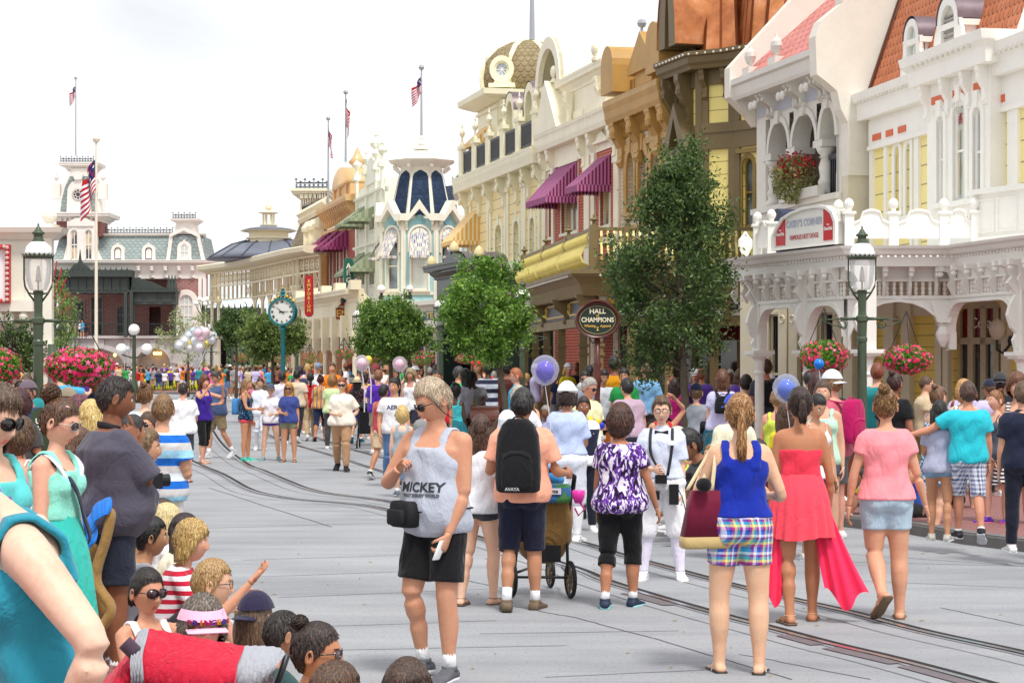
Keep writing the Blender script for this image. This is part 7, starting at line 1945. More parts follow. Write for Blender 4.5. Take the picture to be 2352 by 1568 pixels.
 mb=MB(Fsn);mb.sZ=False;text_on(mb,"CASEY'S CORNER",(L*.49,.01,zr+0.434),.165,bold=.002,ext=.003,sx=.92);mb.mk_('grey_lettering',pnt('#b9bdcc',.5,.03),sg)
 mb=MB(Fsn);text_on(mb,'FAMOUS HOT DOGS',(L*.49,.01,zr+0.210),.115,bold=.0,ext=.002,sx=.88);mb.mk_('red_lettering',pnt('#b5202a',.4,.03),sg)
 mb=MB(Fsn)
 for x in(L*.12,L*.865):text_on(mb,'Coca-Cola',(x,.016,zr+0.294),.07,bold=.003,ext=.004,sx=.85);text_on(mb,'Drink',(x,.016,zr+0.357),.03,bold=.001,ext=.004)
 mb.mk_('white_script',W,sg)
 mb=MB();a,b=P(1752,35),P(1792,34.4);Fd=Fac(a,b);mb.F=Fd;mb.pz([(0,zr)]+arc_(0,Fd.L,zr+.4,10,.4)+[(Fd.L,zr)],'xz',-.5,-.1);mb.F=None;mb.mk_('blue_arch',pnt('#1f2a4a',.4),par)
canopy()
# left theatre with red bulb sign
def theatre():
 d=45.;F=Fac.px(-260,d,126,d);u,z=F.u,F.z;CR=pnt('#ebe6d8',.5,.06)
 par=bldg('theatre_building',F.w(F.L-1,0,0),'cream theatre front with arched bay at the left edge behind the lamp post','theatre')
 Z=lambda y:z(0,y)
 mb=MB(F);a0,a1=u(0)-1.2,u(100);wall(mb,0,F.L-.1,0,Z(545),[(u(-140),u(92),0,Z(742),1.5)],th=.3,mass=.35)
 sweep(mb,[F.w(0,0,0)[:2],F.w(F.L-.1,0,0)[:2],F.w(F.L-.1,-.35,0)[:2]],[(-.2,Z(552)),(.1,Z(550)),(.2,Z(540)),(.3,Z(535)),(.34,Z(524)),(-.2,Z(522))])
 mb.box((u(100),0,0),(u(122),.14,Z(548)));mb.box((u(93),0,Z(800)),(u(126),.35,Z(790)));mb.box((u(96),0,Z(812)),(u(124),.3,Z(800)));mb.box((u(98),0,Z(840)),(u(122),.25,Z(812)))
 mb.box((u(60),0,Z(690)),(u(66),.06,Z(560)));mb.box((u(100),-.6,Z(524)),(u(124),.2,Z(514)))
 mb.mk_('facade',CR,par)
 m=MB(F);m.ball((u(112),-.1,Z(496)),.17,16);m.sZ=True;m.mk_('ball_finial',CR,par)
 m=MB(F)
 for px in(8,30,62):m.lt([(.02,0),(.08,.1),(.11,.25),(.05,.35),(.1,.4),(.12,.5)],(u(px),.3,Z(752)),10)
 m.box((u(-60),-.1,Z(716)),(u(85),.42,Z(690)));m.mk_('pendants',CR,par)
 m=MB(F)
 for k in rn_(7):
  t=R(95-k*14);r0,r1=.42,1.35;c0=(u(62),Z(740));m.pz([(c0[0]+r0*cos(t)*.5+.4,c0[1]+r0*sin(t)),(c0[0]+.45+.5*cos(t),c0[1]+r1*sin(t)+.1),(c0[0]+.48+.5*cos(t),c0[1]+r1*sin(t)+.1)],'xz',.0,.02)
 m.mk_('red_sunburst',pnt('#b5282a',.5),par)
 s=empty('bulb_sign',F.w(u(0),.5,Z(700)),'white board framed in red with light bulbs at the left edge','sign')
 m=MB(F);rfr(m,[(u(-170),Z(697)),(u(-170),Z(565)),(u(36),Z(565)),(u(36),Z(697)),(u(-170),Z(697))],[(u(-158),Z(688)),(u(-158),Z(575)),(u(26),Z(575)),(u(26),Z(688)),(u(-158),Z(688))],.4,.55);m.mk_('red_frame',pnt('#c0141c',.4,.08),s)
 m=MB(F);m.box((u(-158),.4,Z(688)),(u(26),.45,Z(575)));m.mk_('white_board',pnt('#eeecec',.4,.02),s)
 m=MB(F)
 for y in LS(572,690,11):m.ball((u(31),.58,Z(y)),.045,8)
 for x in LS(-160,24,16):
  for y in(570,692):m.ball((u(x),.58,Z(y)),.045,8)
 m.mk_('light_bulbs',pnt('#d8b0a8',.25,.1),s)
 m=MB(F);m.pz([(u(0)-.3,Z(622)),(u(4),Z(612)),(u(6),Z(627)),(u(0)-.3,Z(637))],'xz',.45,.46);m.mk_('brown_mark',DBROWN,s)
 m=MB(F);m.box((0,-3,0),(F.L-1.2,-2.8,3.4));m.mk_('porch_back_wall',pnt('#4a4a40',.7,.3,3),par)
theatre()
# street, kerbs, rails
def P2(px,py,z=0):return gnd(px,py,z)
t=NT('asphalt');t.bsdf((.2,.2,.21),.85,0,.3);co=t.coord()
big=t.noise(.35,5,.6,co);mp=t.n('ShaderNodeMapping');mp.inputs['Scale'].default_value=(.35,2.2,1);t.l(co,mp.inputs[0]);streak=t.noise(.8,5,.65,mp.outputs[0],.4);fine=t.noise(95,2,.7,co);sp=t.noise(38,3,.7,co)
f=t.math('ADD',t.math('MULTIPLY',big,.45),t.math('ADD',t.math('MULTIPLY',streak,.4),t.math('MULTIPLY',fine,.15)))
base=t.ramp(f,[(.38,(.225,.232,.25)),(.5,(.30,.308,.325)),(.6,(.35,.357,.372))])
base=t.mix(t.math('LESS_THAN',sp,.385),base,(.19,.19,.205));base=t.mix(t.math('GREATER_THAN',sp,.64),base,(.36,.36,.36))
t.col(base);t.bump(t.math('ADD',fine,sp),.35,.005);ASPH=t.m
mb=MB();mb.add([(-300,-12,0),(300,-12,0),(300,900,0),(-300,900,0)],[(0,1,2,3)]);tag(mb.mk_('street',ASPH),kind='structure')
PINK=brickm('#8e5f5c','#9a6a65','#6f4b48',.22,.11);KERB=pnt('#6f6d6c',.8,.18,5)
def sidewalk(name,kerb,far,h=.13,label=None):
 mb=MB();K=[NA(p[:2])for p in kerb];poly=K+[NA(p[:2])for p in far]
 n=len(poly);V=[(*p,h)for p in poly];mb.add(V,[tuple(rn_(n))])
 o=mb.mk_(name,PINK);tag(o,kind='structure')
 kb=MB();sweep(kb,[tuple(p)for p in kerb],[(-.16,0),(.012,0),(.01,h-.02),(-.01,h+.004),(-.16,h+.004)]);o2=kb.mk_('kerb',KERB);tag(o2,kind='structure')
KR=[gnd(px,py)for px,py in((560,926),(640,937),(750,957),(900,987),(1080,1014),(1300,1048),(1560,1098),(1700,1140),(1915,1207),(2088,1226),(2217,1250),(2352,1267),(2600,1290))]
sidewalk('right_pavement',KR,[(60,KR[-1].y),(60,260),(KR[0].x,260)])
KL=[(1.15-.24*y_,y_)for y_ in(118,90,60,40,25,14,8,4,-2)]
mb=MB();sidewalk('left_pavement',KL[::-1],[(-60,118),(-60,-2)])if False else None
def left_side():
 mb=MB();V=[(x,y,.13)for x,y in KL]+[(-60,-2,.13),(-60,118,.13)];mb.add(V,[tuple(rn_(len(V)))]);tag(mb.mk_('left_pavement',PINK),kind='structure')
 kb=MB();sweep(kb,KL[::-1],[(-.16,0),(.012,0),(.01,.11),(-.01,.134),(-.16,.134)]);tag(kb.mk_('kerb',KERB),kind='structure')
left_side()
def far_square():
 a,b=gnd(150,905),gnd(560,905);mb=MB();mb.box((-40,a.y,0),(b.x,a.y+70,.13));tag(mb.mk_('far_pavement',[PINK]),kind='structure')
 kb=MB();kb.box((-40,a.y-.16,0),(b.x,a.y,.134));tag(kb.mk_('kerb',KERB),kind='structure')
 g=MB();y0=a.y+9;g.box((at(240,0,y0).x,y0,.13),(at(520,0,y0).x,y0+14,.2));tag(g.mk_('lawn',pnt('#4f7a2a',.9,.3,8)),kind='structure')
 n=5000;x=nrg.uniform(at(240,0,y0).x,at(520,0,y0).x,n);y=y0+nrg.uniform(.2,6,n);z=nrg.uniform(.25,.75,n);s=.1
 Q=np.stack([np.stack([x+dx,y+dy,z+dz],1)for dx,dy,dz in((-s,0,-s),(s,0,-s),(s,.03,s),(-s,.03,s))],1).reshape(-1,3)
 me=fm_('yellow_flowers',Q,np.arange(4*n).reshape(n,4));o=link('yellow_flowers',me,leafm('#d9d21c','#f0e832','#a8b830'));tag(o,'yellow flower bed across the far square','flower bed',kind='stuff')
 r=MB()
 for xx in np.arange(at(240,0,y0-1).x,at(520,0,y0-1).x,.35):r.box((xx-.015,y0-1,.13),(xx+.015,y0-.97,1.1))
 r.box((at(240,0,y0-1).x,y0-1,1.06),(at(520,0,y0-1).x,y0-.95,1.1));tag(r.mk_('iron_fence',PGREEN),'low iron fence before the yellow flower bed','fence')
far_square()
def spline(pts,n=10):
 P=[NA(p[:2])for p in pts];P=[2*P[0]-P[1]]+P+[2*P[-1]-P[-2]];out=[]
 for i in rn_(1,len(P)-2):
  for k in rn_(n):
   t=k/n;out.append(.5*((2*P[i])+(P[i+1]-P[i-1])*t+(2*P[i-1]-5*P[i]+4*P[i+1]-P[i+2])*t*t+(-P[i-1]+3*P[i]-3*P[i+1]+P[i+2])*t**3))
 return out+[P[-2]]
def strip(path,off,w,z,name,mat,kind='structure',seg=6):
 S_=path if len(path)>40 else spline(path,seg);V=[]
 for i,p in en_(S_):
  d=nrm(S_[min(i+1,len(S_)-1)]-S_[max(i-1,0)]);n=NA([d[1],-d[0]]);V+=[(*(p+n*(off-w/2)),z),(*(p+n*(off+w/2)),z)]
 mb=MB();mb.add(V,[(2*i,2*i+1,2*i+3,2*i+2)for i in rn_(len(S_)-1)]);return tag(mb.mk_(name,mat),kind=kind)
G2=lambda L:[gnd(*p)for p in L]
farrail=G2([(470,905),(462,925),(470,955),(500,1012),(558,1062),(604,1082),(665,1108),(702,1122),(751,1133),(824,1142),(880,1150),(1000,1172),(1150,1205),(1323,1244),(1430,1276.6),(1499,1295),(1656,1337),(1795,1371),(1957,1408),(2119,1450),(2352,1501),(2600,1560)])
nearrail=G2([(446,905),(434,925),(418,960),(410,1010),(425,1045),(443,1062),(507,1089),(568,1123),(629,1139),(702,1149),(775,1154),(861,1165),(960,1190),(1100,1236),(1314,1304),(1383,1332),(1494,1367),(1656,1413),(1763,1441),(1911,1480),(2050,1513),(2249,1566),(2500,1640)])
railC=G2([(620,960),(600,985),(625,1003),(669,1019),(761,1046),(871,1081),(960,1108),(1150,1165),(1323,1215)])
railD=G2([(700,950),(690,975),(720,1002),(801,1030),(889,1054),(1000,1085),(1150,1130)])
GROOVE=pnt('#121213',.8,.2);STEEL=pnt('#b9babd',.25,.12,9,.85);PATCH=pnt('#3a3a3e',.8,.3,6);SEAM=pnt('#55555a',.9,.3,5)
for r_ in(farrail,nearrail):
 sp_=spline(r_,8);strip(sp_,.0,.16,.004,'track_bed',pnt('#84858a',.8,.2,6));strip(sp_,-.05,.065,.008,'rail_groove',GROOVE);strip(sp_,.015,.05,.012,'rail',STEEL)
 strip(sp_,.30,.010,.004,'road_joint',SEAM)
for r_ in(railC,railD):
 sp_=spline(r_,8);strip(sp_,-.04,.05,.008,'rail_groove',GROOVE);strip(sp_,.02,.05,.012,'rail',STEEL)
PL=pnt('#6a6266',.7,.2,8)
for a,b in(((1800,1459),(1880,1481)),((1905,1488),(2060,1524)),((1440,1362),(1540,1390)),((2080,1530),(2300,1590))):
 strip([gnd(*a),(gnd(*a)+gnd(*b))/2,gnd(*b)],0,.13,.006,'track_plank',PL)
for a,b,wv in(((470,1213),(1010,1196),0),((560,1286),(1010,1272),.02),((600,1324),(1010,1309),0),((640,1372),(1120,1352),0),((690,1440),(1140,1425),.02),((640,1495),(1300,1482),0),((1060,1330),(1160,1352),0),((1180,1392),(1330,1420),.03),((1330,1420),(1500,1465),.02),((1500,1465),(1820,1560),.02),((1100,1455),(1560,1448),0),((1250,1555),(1620,1538),0),((1700,1502),(2000,1560),.03),((1560,1245),(2352,1300),.02),((1900,1330),(2352,1350),0),((1950,1290),(2352,1300),0),((2160,1395),(2352,1436),.02),((540,960),(900,1010),0),((700,1080),(1050,1090),.02),((640,1060),(740,1064),.0),((575,965),(980,1072),.03),((480,1120),(760,1210),.05)):
 A,B=gnd(*a),gnd(*b);n=14;pts=[]
 for i in rn_(n+1):
  f=i/n;p=A+(B-A)*f;q_=rng.uniform(-.006,.006);pts.append(NA([p.x+q_,p.y+q_+wv*.4*sin(f*9)]))
 strip(pts,0,.008+.0003*A.y,.003,'road_joint',SEAM,seg=2)
n=60
mb=MB()
for i in rn_(n):
 p=gnd(rng.uniform(600,2300),rng.uniform(1200,1560));s=rng.uniform(.01,.03);a=rng.uniform(0,6);mb.add([(p.x-s,p.y,.003),(p.x,p.y-s*.5,.012),(p.x+s,p.y+s*.2,.004),(p.x,p.y+s*.6,.006)],[(0,1,2,3)])
tag(mb.mk_('fallen_leaves',leafm('#8a6a3a','#b8935a','#c9b48a')),'tiny dry leaves scattered on the street','leaf litter',kind='stuff')
# trees
LEAF=leafm('#2c4222','#4a6630','#7d9644');LEAFD=leafm('#26381c','#40592c','#6d8546');LEAFB=leafm('#35551b','#5c8530','#9cbd55');BARK=pnt('#5d5346',.85,.3,7,bmp=.4)
def tree(px,pyt,pyb,pxl,pxr,d,label,leaf,n,size,trunkpx=None,density=1,sparse=False,shape='oval',base=.13,seed=1,name='street_tree',lean=0):
 rs=np.random.RandomState(seed);top=at(px,pyt,d).z;bot=at(px,pyb,d).z;x0,x1=at(pxl,0,d).x,at(pxr,0,d).x
 cx,cz=(x0+x1)/2,(top+bot)/2;rx,rz=(x1-x0)/2,(top-bot)/2;tx=at(trunkpx or px,0,d).x
 root=empty(name,(tx,d,base),label,'tree',None)
 limbs=(40 if shape=='cone' else 26)if not sparse else 14;tips=[]
 mb=MB();mb.sZ=True;h0=max(.8,bot-base)
 P=[(tx,d,base),(tx+.02,d,base+h0*.6),(tx+(cx-tx)*.4,d,bot+rz*.3),(cx,d,cz+rz*.35)]
 tr=.045+.012*rz*1.2
 mb.tb(P,[tr*1.25,tr,tr*.7,tr*.3],8)
 for i in rn_(limbs):
  a=rs.uniform(0,6.28);hh=rs.uniform(-.85,.9);rr=sqrt(max(0,1-hh*hh))*rs.uniform(.55,1)
  if shape=='cone':rr=np.interp(hh,[-1,-.5,-.1,.4,1],[.5,.98,.95,.6,.14])*rs.uniform(.5,1)
  tip=NA([cx+rx*rr*cos(a),d+rx*rr*sin(a),cz+rz*hh*.95]);s=NA([tx+(cx-tx)*.5,d,max(bot-rz*.05,min(cz,tip[2]-rz*.35))])
  m=(s+tip)/2+rs.randn(3)*.05*rx;mb.tb([s,m,tip],[tr*.4,tr*.24,tr*.08],5);tips.append(tip)
 mb.mk_('trunk',BARK,root)
 K=[]
 for tpt in tips:
  for _ in rn_(7):K.append(tpt+rs.randn(3)*NA([rx,rx,rz])*.16)
 for _ in rn_(int(60*density)):
  v=rs.randn(3);v/=np.linalg.norm(v);v*=rs.uniform(.25,1)**.5
  if shape=='cone':hh=rs.uniform(-1,1)**1;aa=rs.uniform(0,6.28);q_=np.interp(hh,[-1,-.5,-.1,.4,1],[.5,.98,.95,.6,.14])*rs.uniform(.2,1)**.5;v=NA([q_*cos(aa),q_*sin(aa),hh*.98])
  K.append(NA([cx,d,cz])+v*NA([rx,rx,rz])*.93)
 K=NA(K);k=rs.randint(0,len(K),n);cr=(rx+rz)/2*(.068 if sparse or shape=='cone' else .08)
 Pn=K[k]+rs.randn(n,3)*cr*rs.choice([.6,1,1.5],(n,1))
 a=rs.randn(n,3);a/=np.linalg.norm(a,axis=1)[:,None];b=np.cross(a,rs.randn(n,3));b/=np.linalg.norm(b,axis=1)[:,None]
 s=size*rs.uniform(.6,1.3,(n,1));a,b=a*s,b*s*.42
 V=np.stack([Pn-a*.5,Pn+b*.5,Pn+a*.5,Pn-b*.5],1).reshape(-1,3)
 me=fm_('crown',V-NA((tx,d,base)),np.arange(4*n).reshape(n,4));link('crown',me,leaf,root);return root
tree(1555,350,838,1398,1708,33,'tall dark green street tree before the brown porch, growing in an iron planter',LEAFD,38000,.075,trunkpx=1572,shape='cone',seed=2,density=1.5)
tree(1108,598,835,1012,1212,38,'bright green street tree with open forked trunk before the green portal',LEAFB,17000,.085,trunkpx=1158,seed=5,density=.8)
tree(896,682,826,815,982,47,'round dense green street tree before the pedimented shop entrance',leafm('#334f20','#587a34','#8fae50'),30000,.085,seed=8,density=2.6)
tree(625,722,828,552,702,66,'rounded olive tree behind the teal street clock',leafm('#3a4d26','#60753a','#8c9c54'),20000,.12,seed=9,density=2.2)
tree(542,706,795,503,586,80,'darker tree behind the left side of the clock by the veranda',leafm('#2f4524','#4b6535','#70874a'),14000,.12,seed=12,density=2)
tree(432,712,850,366,498,110,'sparse thin tree behind the balloon bunch before the station',leafm('#6d7a4a','#8d9a63','#a5ad7c'),2600,.13,seed=15,sparse=True,density=.4)
tree(140,640,850,100,176,60,'thin leafy tree growing between the theatre and the station',leafm('#44602c','#6d8c44','#94ad66'),2600,.1,seed=17,sparse=True,density=.5)
tree(30,735,860,-40,95,44,'dark dense tree in the shade behind the theatre arch',LEAFD,5000,.09,seed=19)
tree(1078,392,420,1052,1102,90,'treetop showing above the roofs beside the yellow house',leafm('#6d7a4a','#8d9a63','#a5ad7c'),700,.12,seed=22,sparse=True)
def treeline():
 n=26000;x=nrg.uniform(-90,30,n);zt_=5.2+.9*np.sin(x*.4)+.7*np.sin(x*1.1+2);z=zt_*nrg.uniform(0,1,n)**.6;y=250+nrg.uniform(-3,3,n)
 a=nrg.randn(n,3)*.45;b=nrg.randn(n,3)*.3;P=np.stack([x,y,z],1);V=np.stack([P-a,P+b,P+a,P-b],1).reshape(-1,3)
 me=fm_('far_woodland',V,np.arange(4*n).reshape(n,4));o=link('far_woodland',me,leafm('#51683f','#6f8559','#8a9c70'));tag(o,'far green woodland seen through the station openings','woodland',kind='stuff')
treeline()
def planter(px,d,w,label):
 c=at(px,HZ,d);r=empty('planter_fence',(c.x,c.y,.13),label,'tree guard','iron tree guards on the pavement')
 mb=MB();k=8
 for f in(-1,1):
  for i in rn_(k):
   x=c.x-w/2+w*i/(k-1);y=c.y+f*w/2
   mb.tb([(x,y,.13),(x,y,.82)],.012,5)
   if i<k-1 and i%2==0:
    x2=x+w/(k-1);mb.tb([(x+(x2-x)*t,y,.82+.1*sin(pi*t))for t in LS(0,1,7)],.012,5)
  mb.tb([(c.x-w/2,c.y+f*w/2,.5),(c.x+w/2,c.y+f*w/2,.5)],.014,5)
  mb.tb([(c.x+f*w/2,c.y-w/2,.5),(c.x+f*w/2,c.y+w/2,.5)],.014,5)
 mb.mk_('iron_bars',PGREEN,r)
planter(1570,29,.95,'green iron guard with curled tops round the tall dark tree')
planter(1158,37,.8,'green iron guard round the bright forked tree')
# lamps
LG=pnt('#46533f',.38,.12,6);OPAL=pnt('#f4f3f1',.22,.02)
def lamp_proto():
 r=empty('street_lamp',(0,0,0));r['category']='street lamp';r['group']='green gas style street lamps'
 mb=MB();mb.sZ=True
 mb.lt([(.15,0),(.15,.12),(.12,.16),(.13,.22),(.1,.3),(.095,.55),(.085,.9),(.08,1.05),(.095,1.08),(.095,1.12),(.075,1.15)],(0,0,0),20);mb.mk_('post_base',LG,r)
 mb=MB();mb.sZ=True;V=[];n=32;L=36
 for j in rn_(L+1):
  z=1.13+(2.36-1.13)*j/L;rr=.066-.008*j/L
  for i in rn_(n):
   a=2*pi*i/n;k=rr*(1+.10*abs(sin((a*8+z*38)/2)));V.append((k*cos(a),k*sin(a),z))
 mb.add(V,[(j*n+i,j*n+(i+1)%n,(j+1)*n+(i+1)%n,(j+1)*n+i)for j in rn_(L)for i in rn_(n)]);mb.mk_('twisted_shaft',LG,r)
 mb=MB();mb.lt([(.075,2.33),(.075,2.38),(.062,2.4),(.07,2.6),(.085,2.62),(.085,2.68),(.06,2.7),(.055,2.75),(.062,3.0),(.075,3.04),(.05,3.05)],(0,0,0),12);mb.mk_('neck',LG,r)
 mb=MB();mb.sZ=True;mb.lt([(.11,3.055),(.115,3.07),(.15,3.16),(.165,3.28),(.168,3.40),(.165,3.5)],(0,0,0),24);mb.mk_('glass_chimney',clearm(amount=.16),r)
 mb=MB();mb.sZ=True;mb.lt([(.012,3.06),(.012,3.16),(.04,3.17),(.035,3.2),(.03,3.28),(.018,3.36),(.005,3.38)],(0,0,0),10);mb.mk_('burner',pnt('#cfcac0',.3),r)
 mb=MB();mb.sZ=True
 for s in(-1,1):mb.tb([(s*.045,0,2.9),(s*.12,0,3.0),(s*.175,0,3.1),(s*.19,0,3.2),(s*.19,0,3.5)],[.014,.014,.014,.012,.012],8);mb.tb([(s*.05,0,3.0),(s*.13,0,3.02)],.012,6)
 n=22;
 for i in rn_(n):
  a0,a1=2*pi*i/n,2*pi*(i+1)/n;am=(a0+a1)/2;mb.add([(.2*cos(a0),.2*sin(a0),3.5),(.2*cos(a1),.2*sin(a1),3.5),(.245*cos(am),.245*sin(am),3.545),(.17*cos(am),.17*sin(am),3.5)],[(0,1,2),(0,1,3)])
 mb.lt([(.19,3.475),(.205,3.49),(.21,3.51),(.17,3.515)],(0,0,0),24);mb.mk_('crown_frame',LG,r)
 mb=MB();mb.sZ=True;mb.lt([(.18,3.51),(.178,3.56),(.155,3.63),(.11,3.68),(.075,3.7)],(0,0,0),24);mb.mk_('opal_dome',OPAL,r)
 mb=MB();mb.sZ=True;mb.lt([(.08,3.69),(.085,3.7),(.065,3.74),(.06,3.79),(.085,3.80),(.085,3.82),(.06,3.835),(.035,3.87),(.03,3.885),(.012,3.9),(.014,3.92),(.003,3.945)],(0,0,0),16);mb.mk_('finial_cap',LG,r)
 return r
LAMP_H=3.945
proto=lamp_proto()
def hooks(par):
 mb=MB();mb.sZ=True
 for s in(-1,1):
  mb.tb([(s*.05,0,2.65),(s*.3,0,2.65)],.022,8);mb.tb([(s*.3,0,2.65),(s*.55,0,2.63)],.012,6)
  mb.tb([(s*.2+s*.02*t,0,2.6-.1*sin(t*.6))for t in LS(0,5,12)],.008,5)
  mb.tb([(s*(.28+.05*cos(t)),0,2.57+.05*sin(t))for t in LS(0,7,16)],.008,5)
  mb.tb([(s*.22,0,2.52),(s*.4,0,2.56),(s*.55,0,2.62)],.008,5);mb.tb([(s*(.55+.02*cos(t)),0,2.6+.02*sin(t))for t in LS(0,6.3,9)],.006,5)
 return mb.mk_('basket_arms',LG,par)
hooks(proto)
lampspec=[(1980,518,27,'large green street lamp at the right before the white arcade'),(88,512,25,'large green street lamp at the left before the theatre sign'),(1200,640,43.5,'green street lamp left of the yellow balcony porch'),(1013,668,50.5,'green street lamp half behind the bright forked tree'),(824,694,60,'green street lamp at the left side of the round dense tree'),(682,722,74,'green street lamp just right of the teal clock'),(485,750,99,'small green street lamp beside the balloon bunch')]
for i,(px,pyt,d,lb)in en_(lampspec):
 b=at(px,HZ,d);ztop=at(px,pyt,d).z;sc=ztop/LAMP_H
 o=proto if i==0 else copy_tree(proto);o.location=(b.x,b.y,0);o.scale=(sc,)*3;o['label']=lb;o.rotation_euler=(0,0,R(-12+i*3)*(i>1));WL[o.name]=Vector((b.x,b.y,0))
def gp_(px,py,d,label,n3=True):
 a=at(px,py,d);r=empty('globe_street_lamp',(a.x,a.y,0),label,'street lamp');m=MB();m.sZ=True;m.lt([(.25,0),(.2,.8),(.1,1.2),(.09,a.z-.3),(.12,a.z-.25)],(a.x,a.y,0),10)
 g=[(0,0)]+([(-.62,-.95),(.62,-.95)]if n3 else[(-.3,.1),(.3,.1),(-.55,-.2),(.55,-.2),(.1,-.25)])
 for dx,dz in g[1:]:m.tb([(a.x,a.y,a.z-1.4),(a.x+dx,a.y,a.z+dz-.25)],.04,5)
 m.mk_('post',LG,r)
 for dx,dz in g:k=MB();k.sZ=True;k.ball((a.x+dx,a.y,a.z+dz),.28 if n3 else .2,14);k.mk_('globe',OPAL,r)
gp_(308,757,100,'three globe green lamp post standing before the station arches')
gp_(468,690,150,'cluster of white globes on a post between station and veranda',False)
p=at(119,790,30);mb=MB();mb.sZ=True;mb.lt([(.12,0),(.1,.3),(.065,.35),(.06,p.z)],(p.x,p.y,0),16);tag(mb.mk_('iron_post',LG),'short green iron post just right of the large left lamp','post')
# hanging baskets
FL=pnt('#d81e5f',.5,.2,9);FL2=pnt('#ef5f94',.5,.2,9)
def basket(px,pt,pb,hw,d,label,n=5200,nf=330,hook=None):
 c=at(px,(pt+pb)/2,d);rx=hw*d/FX;rz=(pb-pt)/2*d/FX
 r=empty('flower_basket',(c.x,c.y,c.z-rz),label,'hanging basket','hanging baskets of pink flowers on the lamps')
 sh=lambda P:P*np.stack([1-.18*(P[:,2]<0)*(-P[:,2]/rz),1-.18*(P[:,2]<0)*(-P[:,2]/rz),np.ones(len(P))],1)
 lc_(r,'foliage',c,(rx,rx,rz),n,rx*.13,leafm('#2f5a1c','#558a2e','#9cc455'),shape=sh)
 P=nrg.randn(nf,3);P/=np.linalg.norm(P,axis=1)[:,None];P=P*NA([rx,rx,rz])*nrg.uniform(.93,1.08,(nf,1));V=[];F=[];k=0;s=rx*.082
 for p in P:
  nn=nrm(p/NA([rx,rx,rz])+nrg.randn(3)*.25);e=nrm(np.cross(nn,[.1,.2,1]));g=np.cross(nn,e);a0=nrg.rand()*6
  ring=[]
  for q in rn_(10):rr=s*(1.25 if q%2==0 else .45)*nrg.uniform(.85,1.1);ring.append(NA(c)+p+(e*cos(a0+q*.628)+g*sin(a0+q*.628))*rr)
  V+=ring;F.append(tuple(rn_(k,k+10)));k+=10
 off=NA(WL[r.name]);me=mkmesh('blossoms',[(NA(V)-off,F,[int(nrg.rand()<.22)for _ in F])]);link('blossoms',me,[FL,FL2],r)
 top=NA([c.x,c.y,c.z+rz+(.42 if hook is None else hook)]);m=MB()
 for a in(0.5,2.6,4.7):q=NA([c.x+rx*.75*cos(a),c.y+rx*.75*sin(a),c.z+rz*.5]);m.tb([top,q],.006 if d<40 else .012,4)
 m.mk_('chains',IRON,r)
basket(1893,779,860,57,27,'large basket of pink flowers left of the right street lamp');basket(2082,792,860,56,27,'large basket of pink flowers right of the right street lamp',hook=.45)
basket(182,798,886,77,24,'widest basket of pink flowers right of the left street lamp',7000,480);basket(-5,800,884,56,24,'basket of pink flowers cut by the left picture edge')
for px,pt,pb,hw,d,lb in((970,804,840,30,50,'pink flower basket right of the round dense tree'),(1072,812,836,28,52,'pink flower basket below the bright forked tree'),(790,799,827,24,60,'pink flower basket before the shop columns'),(712,808,836,19,74,'pink flower basket right of the teal clock foot'),(648,812,838,20,70,'pink flower basket on the teal clock post'),(598,816,836,20,82,'pink flower basket under the olive tree'),(553,811,832,17,90,'small pink flower basket left of the olive tree'),(868,815,832,24,56,'pink flowers hanging at the foot of the round tree crown')):
 basket(px,pt,pb,hw,d,lb,1500,170,.3)
